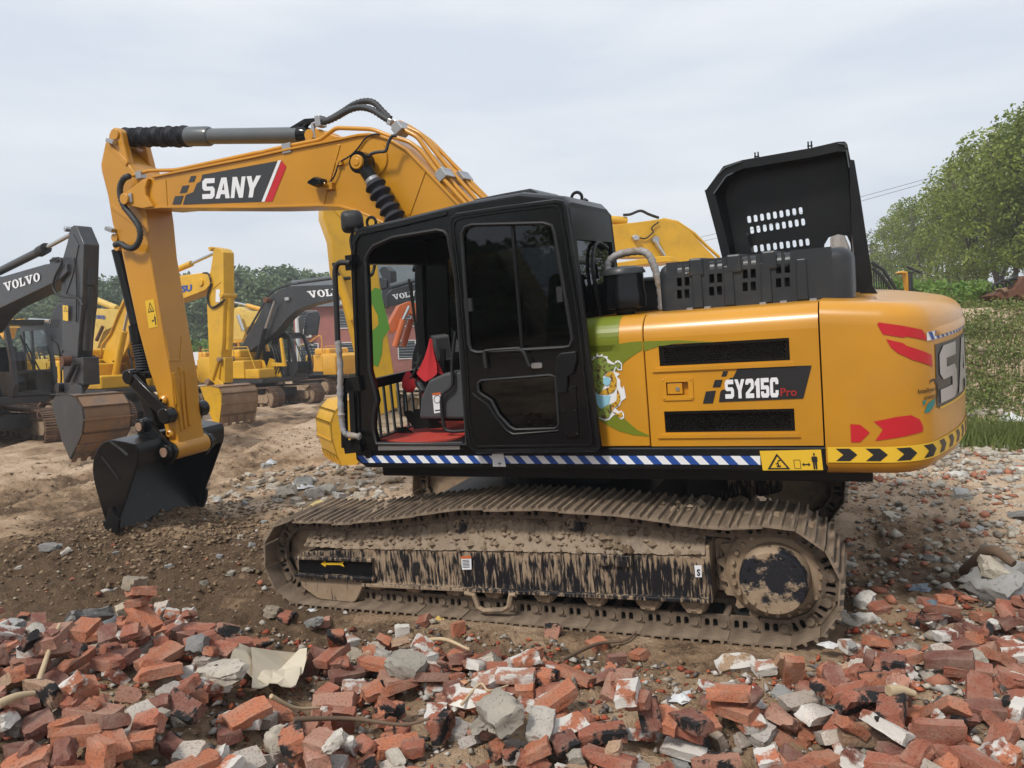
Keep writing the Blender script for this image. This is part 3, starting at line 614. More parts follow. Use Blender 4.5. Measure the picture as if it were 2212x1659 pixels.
prof = [(rb_*1.6, ZB)]+[(rb_-rb_*math.sin(R(a)), ZB+.0+rb_-rb_*math.cos(R(a))) for a in (25, 50, 75, 90)]+[(0, 1.30), (0, 1.6), (0, ZT-rt_-.02)]+[(rt_-rt_*math.cos(R(a)), ZT-rt_+rt_*math.sin(R(a))) for a in (15, 30, 45, 60, 75, 90)]+[(.4, ZT), (.9, ZT-.0)]
cw = MB(); cw.loft([[(p[0], p[1], z-.085*min(1, max(0, (z-1.6)/.4))*min(1, max(0, (seam2-p[0])/.8))) for p in inset(plan, d)] for d, z in prof])
cwo = cw.build('counterweight', M['yellow'], ex, smooth=50)
lip = MB()                                 # pressed step over the lettering at the rear
sg = np.linspace(cw_hit(2010, 735)[0], SHALF, 20); zl = cw_hit(2040, 722)[1]
lip.loft([[cw_pt(s_, zl, -.01), cw_pt(s_, zl+.008, .012*min(1, (s_-sg[0])*8)), cw_pt(s_, zl+.035, .010*min(1, (s_-sg[0])*8)), cw_pt(s_, zl+.07, -.006)] for s_ in sg], caps=False)
lip.build('counterweight_lip', M['yellow'], cwo, smooth=60)
def cwdecal(name, mesh2, fn, mat, off=.004, step=.03):
    vs, fs = mesh2; P_ = [fn(u, v) for u, v, *_ in vs]; b_ = MB()
    for f in fs:
        for k in range(1, len(f)-1):
            tri = [P_[f[0]], P_[f[k]], P_[f[k+1]]]
            s0 = math.floor(min(p[0] for p in tri)/step); s1 = math.ceil(max(p[0] for p in tri)/step)
            for q in range(s0, s1):
                pg = clipx(clipx(tri, q*step, 1), (q+1)*step, -1)
                if len(pg) >= 3: b_.add([cw_pt(s_, z_, off) for s_, z_ in pg], [tuple(range(len(pg)))])
    o = b_.build(name, mat, cwo, fix=False); bm = bmesh.new(); bm.from_mesh(o.data); bmesh.ops.remove_doubles(bm, verts=bm.verts, dist=2e-4); bm.to_mesh(o.data); bm.free(); return o
def clipx(pg, x, sg_):
    out = []
    for i in range(len(pg)):
        a, b_ = pg[i], pg[(i+1) % len(pg)]; ia, ib = (a[0]-x)*sg_ >= 0, (b_[0]-x)*sg_ >= 0
        if ia: out.append(a)
        if ia != ib: t = (x-a[0])/(b_[0]-a[0]); out.append((x, a[1]+t*(b_[1]-a[1])))
    return out
def cwpx(name, pts, mat, off=.004): return cwdecal(name, flat([[cw_hit(*p) for p in pts]]), lambda u, v: (u, v), mat, off)
for q in (((348, 742), (545, 770), (735, 808), (765, 850), (782, 906), (590, 868), (575, 880), (385, 850), (335, 760)), ((415, 893), (570, 930), (595, 952), (820, 1035), (830, 1140), (650, 1080), (520, 1020), (455, 965))):
    cwpx('red_stripe_decal', T('d2', *q), M['red'])
for q in (((218, 0), (300, 5), (380, 70), (300, 150), (225, 150)), ((380, -15), (600, -60), (720, -75), (790, -40), (820, 20), (815, 62), (425, 138), (490, 45), (415, -20))):
    cwpx('red_arrow_decal', T('d3', *q), M['red'])
# reflective chevron tape along the lower edge
zt0, zt1 = cw_hit(*T('d3', (60, 318))[0])[1], cw_hit(*T('d3', (60, 190))[0])[1]
tp = flat([[(0, 0), (1, 0), (1, 1), (0, 1)]]); s_end = PS[-1]
cwdecal('reflective_tape', tp, lambda u, v: (.01+u*(s_end-.02), zt0+v*(zt1-zt0)), M['yellowprint'], .004)
k = 0; s_ = .055
while s_ < s_end-.1:
    wv = .118; h_ = zt1-zt0
    cwdecal('tape_chevron', flat([[(0, 0), (.65, 0), (1, .5), (.65, 1), (0, 1), (.35, .5)]]), lambda u, v: (s_+u*wv, zt0+h_*(.10+.8*v)), M['blackprint'], .006); s_ += .162
# blue and white tape, SANY lettering, intelligent control badge
sa = cw_hit(*T('d2', (778, 870))[0])[0]; zb0, zb1 = cw_hit(*T('d2', (800, 905))[0])[1], cw_hit(*T('d2', (775, 832))[0])[1]
cwdecal('rear_tape', tp, lambda u, v: (sa+u*1.2, zb0+v*(zb1-zb0)), M['white'], .004)
for k in range(15): cwdecal('rear_tape_stripe', flat([[(.0, 1), (.5, 1), (1, 0), (.5, 0)]]), lambda u, v: (sa+.012+k*.08+u*.075, zb0+v*(zb1-zb0)), M['blue'], .006)
sl0 = cw_hit(*T('d2', (885, 1100))[0])[0]; zl1 = cw_hit(*T('d2', (960, 935))[0])[1]; zl0 = cw_hit(*T('d2', (955, 1445))[0])[1]
lw = 1.62
cwdecal('lettering_backing', flat([[(-.03, 1.05), (1.03, 1.05), (1.03, -.06), (-.03, -.06)]]), lambda u, v: (sl0+u*lw, zl0+v*(zl1-zl0)), M['greyprint'], .004)
cwdecal('lettering_outline', flat([[(-.005, -.10), (1.03, -.10), (1.03, -.06), (-.005, -.06)]]), lambda u, v: (sl0+u*lw, zl0+v*(zl1-zl0)), M['yellowprint'], .006)
cwdecal('brand_lettering', letters('sany', .1), lambda u, v: (sl0+u*lw, zl0+v*(zl1-zl0)), M['silver'], .009)
def cwq(q):
    h_ = [cw_hit(*p) for p in q]; return quadmap(h_)
cwdecal('badge_lettering', text2('Intelligent', .015), cwq(T('d2', (698, 1345), (855, 1318), (855, 1372), (700, 1398))), M['blackprint'], .006)
cwdecal('badge_lettering', text2('control', .015), cwq(T('d2', (752, 1400), (853, 1378), (853, 1422), (752, 1440))), M['blackprint'], .006)
cwpx('badge_swirl', T('d2', (742, 1450), (772, 1438), (765, 1470), (745, 1500)), M['teal']); cwpx('badge_swirl', T('d2', (790, 1470), (855, 1420), (850, 1480), (800, 1550), (755, 1560), (775, 1500)), M['teal'])
cwpx('badge_arc', T('d2', (800, 1300), (810, 1265), (840, 1246), (862, 1262), (880, 1320), (880, 1400), (862, 1465), (868, 1390), (862, 1310), (845, 1268), (818, 1275)), M['blackprint'])
# ------------------------------------------------------------------ cab
YC, YF, YD = 1.405, .43, 1.475
def plate(name, outer, holes, y0, y1, mat, parent, bevel=0, fn=None):
    v_, f_ = flat([outer]+holes, abs(y1-y0)/2); ym = (y0+y1)/2; b_ = MB()
    b_.add([(u, ym+w, v) if fn is None else fn(u, v, ym+w) for u, v, w in v_], f_)
    return b_.build(name, mat, parent, bevel=bevel, smooth=30)
def rim(name, loop, y, r, mat, parent, n=6, close=True):
    b_ = MB(); P_ = [(u, y, v) for u, v in loop]+([(loop[0][0], y, loop[0][1])] if close else []); b_.tube(P_, r, n, caps=not close); return b_.build(name, mat, parent, smooth=60)
side = hp(T('a5', (190, 1535), (168, 1430), (152, 900), (131, 450), (136, 320), (150, 290), (178, 264), (420, 212), (800, 118), (1100, 68), (1340, 92), (1376, 128), (1555, 1532)), YC)
front_open = hp([(790, 562), (797, 546), (808, 532), (850, 513), (945, 497), (960, 500), (968, 508), (986, 600), (1010, 960), (815, 958), (807, 928), (808, 895), (815, 866), (809, 838), (799, 800), (793, 607)], YC)
dwin = hp(T('a5', (770, 290), (790, 250), (830, 235), (1240, 225), (1290, 240), (1305, 280), (1410, 890), (1395, 935), (1360, 942), (860, 970), (825, 958), (812, 920)), YC)
near = plate('cab_side_frame', side, [front_open, dwin], YC-.05, YC, M['black'], ex, bevel=.012)
rim('door_seal', [((u), v) for u, v in front_open], YC+.004, .016, M['rubber'], near)
so_ = hp(T('a5', (205, 1500), (182, 1420), (168, 900), (152, 450), (160, 330), (185, 290), (430, 236), (690, 172)), YC)
rim('cab_gutter', so_, YC+.004, .014, M['satin'], near, close=False)
zfl = hy(900, 960, YC)[2]
far_hole = hp(T('p', (830, 560), (1000, 530), (1150, 520), (1170, 740), (1000, 770), (840, 790)), YC)
farp = plate('cab_side_frame', side, [far_hole], YF, YF+.04, M['black'], ex)
b_ = MB(); fo = flat([far_hole]); b_.add([(u, YF+.02, v) for u, v, w in fo[0]], fo[1]); b_.build('side_window', M['tint'], farp, fix=False)
# roof: slab over both frames, raised centre
roofl = hp(T('a5', (136, 330), (150, 290), (178, 264), (420, 212), (800, 118), (1100, 68), (1340, 92), (1376, 128)), YC)
rb_ = MB(); rp = [(u, v+.004) for u, v in roofl]; 
def roofring(y, dz, dx=0): return [(u+dx*(1 if u > .4 else -1), y, v+dz) for u, v in rp]+[(u, y, v-.05) for u, v in rp[::-1]]
rb_.loft([roofring(YC+.004, -.012), roofring(YC-.03, .014), roofring(YC-.1, .028), roofring(YF+.1, .028), roofring(YF, -.01)])
roof = rb_.build('cab_roof', M['satin'], ex, smooth=40)
br = hp(T('a5', (810, 135), (825, 88), (1000, 52), (1155, 24), (1190, 40), (1245, 96), (1250, 150)), 1.2)
rb_ = MB(); rb_.prism(br, .62, 1.2); rb_.build('roof_bulge', M['satin'], roof, bevel=.035, seg=3)
# rear face and window
zt_ = side[-2][1]; xr0, xr1 = side[-2][0], side[-1][0]
rq = lambda y, t: (xr0+(xr1-xr0)*t, y, zt_+(side[-1][1]-zt_)*t)
b_ = MB()
for (ya, yb, t0, t1) in ((YF, YC-.02, 0, .13), (YF, YC-.02, .585, 1), (YF, YF+.07, .13, .585), (YC-.11, YC-.02, .13, .585)):
    q = [rq(ya, t0), rq(yb, t0), rq(yb, t1), rq(ya, t1)]; b_.add(q+[(x+.04, y, z) for x, y, z in q], [(0, 1, 2, 3), (7, 6, 5, 4), (0, 4, 5, 1), (1, 5, 6, 2), (2, 6, 7, 3), (3, 7, 4, 0)])
rear = b_.build('cab_rear_wall', M['satin'], ex)
b_ = MB(); q = [rq(YF+.06, .12), rq(YC-.1, .12), rq(YC-.1, .6), rq(YF+.06, .6)]; b_.add([(x+.02, y, z) for x, y, z in q], [(0, 1, 2, 3)]); b_.build('rear_window', M['tint'], rear, fix=False)
b_ = MB(); b_.tube(smoothpath([rq(YF+.2, .16), rq(YF+.45, .14), rq(YF+.6, .25), rq(YF+.55, .5)], 5), .014, 6); b_.build('rear_hose', M['rubber'], rear)
# front: far pillar, sill bar, windscreen
fpx = [(757, 566), (765, 735), (771, 800), (776, 900), (779, 960)]
fr_ = [hy(a, b, YC) for a, b in [(759, 520)]+fpx]
def fx(z): zz = [p[2] for p in fr_][::-1]; xx = [p[0] for p in fr_][::-1]; return float(np.interp(z, zz, xx))
ztop, zbot = fr_[0][2]-.04, fr_[-1][2]
b_ = MB()
zs_ = np.linspace(zbot-.1, ztop, 8)
for ya, yb in ((YF, YF+.075), (YC-.10, YC-.02)):
    b_.loft([[(fx(z)-.08, ya, z), (fx(z)-.005, ya, z), (fx(z)-.005, yb, z), (fx(z)-.08, yb, z)] for z in zs_])
zbar = hx(860, 812, fx(1.7))[2]
b_.box(fx(zbar)-.06, fx(zbar)-.006, YF, YC-.03, zbar-.045, zbar+.03); b_.box(fx(ztop)-.1, fx(ztop)-.01, YF, YC-.03, ztop-.14, ztop+.05); b_.box(fx(zbot)-.06, fx(zbot)-.006, YF, YC-.03, zbot-.12, zbot+.02)
ff = b_.build('cab_front_frame', M['satin'], ex, bevel=.006)
b_ = MB(); b_.add([(fx(z)-.02, y, z) for y in (YF+.03, YC-.05) for z in (zbar, ztop-.08)], [(0, 2, 3, 1)]); b_.build('windscreen', M['glass'], ff, fix=False)
b_ = MB(); b_.add([(fx(z)-.02, y, z) for y in (YF+.03, YC-.05) for z in (zbot, zbar)], [(0, 2, 3, 1)]); b_.build('lower_windscreen', M['glass'], ff, fix=False)
for k in range(8):
    y = YF+.12+k*.105; b_ = MB(); b_.box(fx(1.5)+.03, fx(1.5)+.042, y, y+.026, zbot-.02, zbar-.03); b_.build('screen_guard_bar', M['greysteel'], ff)
b_ = MB(); a_, c_ = hx(917, 800, fx(1.9)-.02), hx(890, 602, fx(2.4)-.02)
b_.bar(a_+[.03, 0, 0], c_+[.03, 0, 0], .015, .02); b_.bar(hx(892, 610, fx(2.4))+[.02, 0, 0], hx(908, 760, fx(1.9))+[.02, 0, 0], .02, .012); b_.build('wiper', M['rubber'], ff)
# interior
it = MB(); it.box(-.55, 1.24, YF+.02, YC-.06, 1.20, zfl+.0); it.build('cab_floor', M['satin'], ex)
p0, p1, p2, p3 = hz(808, 950, zfl+.01), hz(985, 948, zfl+.01), hz(960, 922, zfl+.01), hz(880, 915, zfl+.01)
red = M['redmat'] = paint('red_floor_mat', (.42, .035, .022), .8, 0, .45, (.2, .13, .08), 9)
mm_ = MB(); V = [hz(a, b, zfl+.012) for a, b in rounded([(806, 946), (880, 957), (975, 948), (1010, 940), (1010, 905), (930, 905), (880, 918)], 14)]
mm_.add(V+[v-np.array([0, 0, .012]) for v in V], [tuple(range(len(V)))]+[(i, (i+1) % len(V), len(V)+(i+1) % len(V), len(V)+i) for i in range(len(V))]); mm_.build('floor_mat', red, ex)
gs = M['seatgrey'] = plain('grey_console_plastic', (.055, .058, .062), .6)
cs_ = hp([(905, 905), (908, 860), (925, 822), (960, 806), (1010, 800), (1016, 905)], 1.12)
b_ = MB(); b_.prism([(u, v) for u, v in cs_], .9, 1.12); con = b_.build('seat_console', gs, ex, bevel=.02)
hdecal('warning_notice', SQ, T('a5', (600, 1205), (648, 1200), (655, 1315), (612, 1322)), 1.12, M['white'], con, .003)
hdecal('warning_notice_band', SQ, T('a5', (600, 1205), (648, 1200), (649, 1213), (601, 1218)), 1.12, M['orange'], con, .005)
hdecal('warning_notice_sign', flat([arc(.5, .5, .5, 0, 345, 20), arc(.5, .5, .42, 0, 345, 20)]), T('a5', (608, 1218), (648, 1214), (650, 1262), (610, 1266)), 1.12, M['blackprint'], con, .005)
hdecal('warning_notice_text', flat([[(0, 0), (1, 0), (1, .2), (0, .2)], [(.02, .05), (.03, .05), (.03, .06)]]), T('a5', (614, 1275), (650, 1271), (653, 1305), (617, 1309)), 1.12, M['greyprint'], con, .005)
b_ = MB(); b_.box(-.45, .25, .6, 1.1, zfl, zfl+.42); b_.prism([(-.45, zfl+.42), (-.2, zfl+.42), (-.3, zfl+1.15), (-.48, zfl+1.15)], .65, 1.08); b_.build('driver_seat', M['dark'], ex, bevel=.04)
# monitor on a stalk
mq = [hy(a, b, .95) for a, b in T('a5', (608, 880), (695, 868), (715, 1010), (645, 1025))]
b_ = MB(); n_ = np.array([.06, -.05, .01]); b_.add(mq+[v+n_ for v in mq], [(0, 1, 2, 3), (7, 6, 5, 4)]+[(i, (i+1) % 4, 4+(i+1) % 4, 4+i) for i in range(4)])
mon = b_.build('monitor', gs, ex, bevel=.006)
c_ = sum(mq)/4; b_ = MB(); b_.add([c_+(v-c_)*.8+np.array([-.004, .006, 0]) for v in mq], [(0, 1, 2, 3)]); b_.build('monitor_screen', M['blackprint'], mon, fix=False)
b_ = MB(); b_.bar(c_, (c_[0]+.05, .95, zfl+.3), .04, .04); b_.build('monitor_stalk', M['satin'], mon)
# pedals and levers
b_ = MB()
for q in (((437, 1310), (480, 1305), (560, 1390), (495, 1395)), ((490, 1298), (540, 1295), (660, 1385), (570, 1392)), ((390, 1405), (450, 1398), (490, 1430), (420, 1440))):
    w_ = [hy(a, b, 1.0) for a, b in T('a5', *q)]; n_ = np.array([0, -.0, -.025]); b_.add(w_+[v+n_ for v in w_], [(0, 1, 2, 3), (7, 6, 5, 4)]+[(i, (i+1) % 4, 4+(i+1) % 4, 4+i) for i in range(4)])
b_.build('travel_pedal', M['rubber'], ex)
for k, q in enumerate((((540, 985), (495, 1090), (440, 1180), (440, 1310)), ((515, 1130), (540, 1170), (548, 1260), (545, 1390)))):
    b_ = MB(); b_.tube(smoothpath([hy(a, b, 1.02-.05*k) for a, b in T('a5', *q)], 5), .009, 6); b_.build('control_lever', M['rubber'] if k == 0 else M['pro'], ex)
b_ = MB(); b_.tube([hy(a, b, .97) for a, b in T('a5', (508, 1135), (530, 1160), (545, 1185), (530, 1215))], [.012, .03, .03, .012], 8); b_.build('lever_knob', gs, ex)
b_ = MB(); b_.tube(smoothpath([hy(a, b, 1.15) for a, b in T('a5', (735, 850), (725, 930), (715, 1050), (715, 1160), (660, 1215), (655, 1290), (670, 1400), (710, 1425), (800, 1420))], 5), .014, 8); b_.build('safety_bar', M['rubber'], ex, smooth=60)
# sill plate
b_ = MB(); w_ = [hy(a, b, YC+.003) for a, b in ((817, 960), (993, 958), (993, 971), (817, 973))]; b_.add(w_+[v-np.array([0, .06, 0]) for v in w_], [(0, 1, 2, 3), (0, 4, 5, 1), (3, 2, 6, 7), (0, 3, 7, 4), (1, 5, 6, 2)]); b_.build('sill_plate', M['steel'], ex)
# door, folded back over the rear half of the cab
do = hp(T('a5', (702, 235), (712, 200), (742, 180), (1000, 140), (1315, 100), (1350, 108), (1366, 135), (1470, 760), (1560, 1510), (1545, 1530), (850, 1540), (820, 1515), (800, 1400), (785, 1080), (740, 560)), YD)
dw = hp(T('a5', (770, 290), (790, 250), (830, 235), (1240, 225), (1290, 240), (1305, 280), (1410, 890), (1395, 935), (1360, 942), (860, 970), (825, 958), (812, 920)), YD)
dl = hp(T('a5', (862, 1150), (885, 1132), (1280, 1100), (1310, 1110), (1332, 1385), (1310, 1408), (1080, 1415), (1045, 1395), (985, 1330), (940, 1245), (890, 1215), (866, 1195)), YD)
door = plate('cab_door', do, [dw, dl], YD-.045, YD, M['black'], ex, bevel=.01)
for nm, lp in (('upper_door_glass', dw), ('lower_door_glass', dl)):
    f2 = flat([lp]); b_ = MB(); b_.add([(u, YD-.022, v) for u, v, w in f2[0]], f2[1]); b_.build(nm, M['tint'], door, fix=False)
rim('window_seal', dw, YD, .014, M['rubber'], door); rim('window_seal', dl, YD, .011, M['rubber'], door); rim('door_rim', do, YD-.01, .018, M['satin'], door)
inn = [((u-sum(a for a, _ in do)/len(do))*.93+sum(a for a, _ in do)/len(do), (v-sum(b for _, b in do)/len(do))*.965+sum(b for _, b in do)/len(do)) for u, v in do]
rim('door_bead', inn, YD+.001, .008, M['satin'], door)
lo_ = hp(T('a5', (832, 1205), (860, 1230), (920, 1270), (965, 1340), (1030, 1420), (1070, 1440), (1330, 1420)), YD)
rim('door_crease', lo_, YD, .010, M['satin'], door, close=False)
b_ = MB(); m0, m1 = hy(*T('a5', (1060, 228))[0], YD-.014), hy(*T('a5', (1120, 952))[0], YD-.014); b_.bar(m0, m1, .02, .014, (0, 1, 0)); b_.build('window_divider', M['satin'], door)
b_ = MB(); b_.tube([hy(a, b, YD+.05) for a, b in T('a5', (905, 960), (960, 955), (1100, 945), (1130, 975), (1160, 1050))], .011, 6); b_.tube([hy(a, b, YD+.02) for a, b in T('a5', (905, 960), (905, 1000), (915, 1060))], .018, 6)
b_.build('door_handle', M['rubber'], door, smooth=60)
b_ = MB(); p_ = hy(*T('a5', (1205, 1045))[0], YD); b_.prism(rounded([(p_[0]-.04, p_[2]-.018), (p_[0]+.04, p_[2]-.018), (p_[0]+.04, p_[2]+.018), (p_[0]-.04, p_[2]+.018)], .018), YD, YD+.012); b_.build('latch_escutcheon', M['steel'], door)
la = hp(T('a5', (1322, 1000), (1345, 970), (1435, 960), (1440, 1010), (1420, 1090), (1385, 1110), (1385, 1200), (1330, 1200), (1318, 1090)), YD)
b_ = MB(); b_.prism(la, YD, YD+.03); b_.build('latch_housing', M['satin'], door, bevel=.008)
lb_ = hp(T('a5', (1352, 1180), (1430, 1160), (1448, 1455), (1366, 1460)), YD); b_ = MB(); b_.prism(lb_, YD, YD+.012)
for q in ((1362, 1170), (1362, 1305), (1428, 1305), (1375, 1440), (1440, 1440)): p_ = hy(*T('a5', q)[0], YD); b_.cyl((p_[0], YD, p_[2]), (p_[0], YD+.02, p_[2]), .011, 8)
b_.build('latch_cover', M['black'], door, bevel=.004)
b_ = MB(); p_ = hy(*T('a5', (815, 700))[0], YD-.02); b_.box(p_[0]-.03, p_[0]+.03, YD-.02, YD+.004, p_[2]-.04, p_[2]+.05); b_.build('window_catch', M['rubber'], door); b_ = MB(); p_ = hy(*T('a5', (1340, 635))[0], YD-.02); b_.box(p_[0]-.02, p_[0]+.02, YD-.02, YD+.004, p_[2]-.05, p_[2]+.05); b_.build('window_catch', M['rubber'], door)
# lamp, eye bolts, handrails
lp_ = hy(*T('a5', (138, 215))[0], 1.30); b_ = MB()
sq = rounded([(-.085, -.075), (.085, -.085), (.08, .085), (-.08, .08)], .05, 4); da, db = np.array([.86, .5, 0]), np.array([0, 0, 1.]); dn = np.array([-.5, .86, 0])
b_.loft([[lp_+(u*k)*da+(v*k)*db+dn*h_ for u, v in sq] for k, h_ in ((.9, -.07), (1, -.06), (1, .0), (.75, .04), (.4, .05))]); wl_ = b_.build('work_lamp', M['rubber'], ex, smooth=50)
b_ = MB(); b_.tube(smoothpath([lp_+np.array([-.0, -.0, -.07]), lp_+np.array([.03, 0, -.16]), lp_+np.array([.0, 0, -.33])], 5), .014, 6); b_.bar(lp_+np.array([-.03, 0, -.05]), lp_+np.array([-.12, 0, -.17]), .05, .03); b_.build('lamp_bracket', M['rubber'], wl_)
for (px, py), y in ((T('a5', (250, 222))[0], 1.25), (T('a5', (1433, 80))[0], .75)):
    p_ = hy(px, py, y); b_ = MB(); b_.tube([p_+.04*np.array([math.cos(a), 0, math.sin(a)]) for a in np.linspace(0, 2*math.pi, 17)], .012, 6, caps=False); b_.cyl(p_-np.array([0, 0, .04]), p_-np.array([0, 0, .09]), .02, 8); b_.build('lifting_eye', M['satin'], ex, smooth=60)
b_ = MB(); p_ = hy(*T('a5', (1482, 118))[0], .6); b_.lathe([(.03, 0), (.035, .05), (.02, .06), (.028, .08), (.0, .1)], p_-np.array([0, 0, .05]), (0, 0, 1), 10); b_.build('antenna_base', M['rubber'], ex, smooth=50)
wrap = M['wrap'] = muddy('plastic_wrap', (.30, .30, .31), mud=(.16, .12, .08), stretch=(3, 3, 3), lo=.45, hi=.6, rough=.4)
b_ = MB(); b_.tube(smoothpath([hy(a, b, 1.47) for a, b in ((757, 568), (742, 567), (731, 569), (725, 580), (724, 600), (727, 670), (730, 745))], 4), .021, 8); hr = b_.build('handrail', M['rubber'], ex, smooth=60)
pth = smoothpath([hy(a, b, 1.47) for a, b in ((730, 735), (735, 790), (735, 850), (737, 890), (742, 930), (755, 940), (779, 943))], 8)
b_ = MB(); b_.tube(pth, [.019+.012*abs(math.sin(k*1.7))*random.random() for k in range(len(pth))], 9); b_.build('plastic_wrapping', wrap, hr, smooth=50)
for q in ((742, 826, 745, 967), (760, 826, 766, 967)):
    b_ = MB(); b_.bar(hy(q[0], q[1], 1.43), hy(q[2], q[3], 1.43), .045, .03, (0, 1, 0)); b_.build('guard_rail', M['satin'], hr)
b_ = MB(); b_.bar(hy(741, 832, 1.43), hy(778, 828, 1.43), .03, .11, (0, 0, 1)); b_.bar(hy(745, 966, 1.43), hy(780, 962, 1.43), .03, .10, (0, 0, 1)); b_.build('rail_bracket', M['satin'], hr)
b_ = MB(); 
for py in (560, 575): p_ = hy(758, py, YC+.02); b_.box(p_[0]-.03, p_[0]+.03, YC, YC+.05, p_[2]-.03, p_[2]+.03)
b_.build('rail_clamp', M['satin'], hr)
# mirror inside the screen
b_ = MB(); b_.tube(smoothpath([hx(a, b, 1.32) for a, b in T('d4', (545, 655), (590, 655), (620, 700), (600, 800), (570, 828), (530, 830))], 4), .014, 6); b_.build('mirror_frame', M['rubber'], ex, smooth=60)
# red cloth over the lever: a thing of its own
cl = M['cloth'] = paint('red_cloth', (.42, .014, .020), .85, 0, .12, (.1, .02, .02), 6)
A = hy(*T('a5', (592, 890))[0], 1.0); zt2 = A[2]; rings = []
lev = [(890, 8), (930, 17), (1000, 40), (1060, 75), (1105, 100), (1150, 60)]
N = 28
for py, w_ in lev:
    c_ = hy(*T('a5', (592+(py-890)*-.02, py))[0], 1.0); rr = w_*.375*5.2/1717
    rings.append([c_+np.array([rr*math.cos(a)*(1+.22*math.sin(a*5+py*.02)), rr*.6*math.sin(a)*(1+.2*math.sin(a*5)), (.035*math.sin(3*a) if py > 1000 else 0)]) for a in np.linspace(0, 2*math.pi, N, endpoint=False)])
b_ = MB(); b_.loft(rings[:-1]); rc = b_.build('red_cloth', cl, None, smooth=60); rc.matrix_world = HMAT
tag(rc, 'red rag hanging from the control lever inside the open cab', 'cloth')
A = hy(*T('a5', (470, 1150))[0], 1.0); b_ = MB()
b_.loft([[A+np.array([r_*math.cos(a)*(1+.3*math.sin(3*a)), r_*.7*math.sin(a), h_]) for a in np.linspace(0, 2*math.pi, 14, endpoint=False)] for r_, h_ in ((.015, .10), (.05, .03), (.055, -.03), (.02, -.07))])
rc = b_.build('red_cloth', cl, None, smooth=60); rc.matrix_world = HMAT; tag(rc, 'small crumpled red rag wrapped low on the lever above the cab pedals', 'cloth')
# ------------------------------------------------------------------ engine cover, pre-cleaner, hood
YE = .93
e0, e1 = hy(1428, 690, YE), hy(1838, 648, YE); xa, xb = e0[0], e1[0]; zb = ZP-.004
ztl, ztr = hy(1560, 552, YE)[2], hy(1760, 533, YE)[2]; zt3 = max(ztl, ztr)
HOL = []
for cx, rows in (((677, 731), (947, 1035, 1122)), ((906, 961), (917, 1010, 1100)), ((1143, 1200), (885, 977, 1068)), ((1380, 1441), (853, 942, 1040))):
    for i, c in enumerate(cx):
        for r_ in rows:
            p_ = hy(*T('a6', (c, r_-(5 if i else 0)))[0], YE); HOL.append((p_[0]-.016, p_[0]+.016, p_[2]-.029, p_[2]+.029))
zt3 -= .02
b_ = MB()
def cov_y(u): return YE+.0
V, Fq = holed(xb+.10, xa-.06, zb, zt3-.07, HOL)
b_.add([(u, YE, v) for u, v in V], Fq)
rr = .07; prof = [(0, zt3-.07)]+[(-rr+rr*math.cos(R(a)), zt3-.07+rr*math.sin(R(a))) for a in (15, 30, 45, 60, 75, 90)]+[(-.9, zt3)]
b_.loft([[(x, YE+d, z) for d, z in prof] for x in (xa-.06, xb+.10)], closed=False, caps=False)
for (xc2, sg_, R_) in ((xa-.06, 1, .06), (xb+.10, -1, .12)):
    cols = []
    for a in np.linspace(0, 90, 7):
        ox, oy = sg_*R_*math.sin(R(a)), -R_*(1-math.cos(R(a)))
        cols.append([(xc2+ox, YE+oy, zb), (xc2+ox, YE+oy, zt3-.07)]+[(xc2+ox+sg_*d*math.sin(R(a)), YE+oy+d*math.cos(R(a)), z) for d, z in prof[1:-1]])
    cols.append([(p[0], .05, p[2]) for p in cols[-1]])
    b_.loft(cols, closed=False, caps=False)
ec = b_.build('engine_cover', M['hoodgrey'], ex, smooth=45)
for px in (1025, 1290, 1545, 800): 
    b_ = MB(); p_ = hy(*T('a6', (px, 1000))[0], YE); b_.prism([(p_[0]-.035, zb+.01), (p_[0]+.035, zb+.01), (p_[0]+.03, zt3-.05), (p_[0]-.03, zt3-.05)], YE-.02, YE+.014); b_.build('cover_rib', M['hoodgrey'], ec, bevel=.008)
for px in (790, 1060, 1310):
    p_ = hy(*T('a6', (px, 850))[0], YE); b_ = MB(); b_.prism([(p_[0]-.05, zt3-.10), (p_[0]+.05, zt3-.10), (p_[0]+.045, zt3+.02), (p_[0]-.045, zt3+.02)], .2, YE+.016); b_.build('cover_rib', M['hoodgrey'], ec, bevel=.012)
b_ = MB(); b_.box(xb+.14, xa-.05, .1, YE-.1, zb, zt3-.09); b_.build('engine_block', M['dark'], ec)
for px in (760, 885, 1275, 1420, 1630): 
    p_ = hy(*T('a6', (px, 1265-(px-760)*.07))[0], YE+.02); b_ = MB(); b_.box(p_[0]-.02, p_[0]+.02, YE+.0, YE+.06, ZP, ZP+.012); b_.build('hold_down_clip', M['steel'], ec)
# pre-cleaner
c_ = hy(1353, 690, .98); sc_ = 1/ (1717.5/np.dot(c_-hC, hF)); zz = lambda py: hy(1353, py, .98)[2]
b_ = MB(); b_.lathe([(.055, ZP-.02), (.055, zz(686)), (.075, zz(670)), (.075, zz(668)), (45*sc_, zz(664)), (47*sc_, zz(640)), (45*sc_, zz(632)), (44*sc_, zz(628)), (43*sc_, zz(590))], (c_[0], .98, 0), (0, 0, 1), 32)
pc = b_.build('air_precleaner', M['black'], ex, smooth=40)
b_ = MB(); b_.lathe([(48*sc_, zz(592)), (48*sc_, zz(588)), (43*sc_, zz(580)), (25*sc_, zz(575)), (0, zz(573.5))], (c_[0], .98, 0), (0, 0, 1), 32); b_.build('precleaner_cap', M['hoodgrey'], pc, smooth=40)
b_ = MB(); b_.lathe([(22*sc_, ZP-.01), (22*sc_, zz(684)), (19*sc_, zz(683))], (c_[0], .98, 0), (0, 0, 1), 24); b_.build('precleaner_neck', M['yellow'], pc, smooth=40)
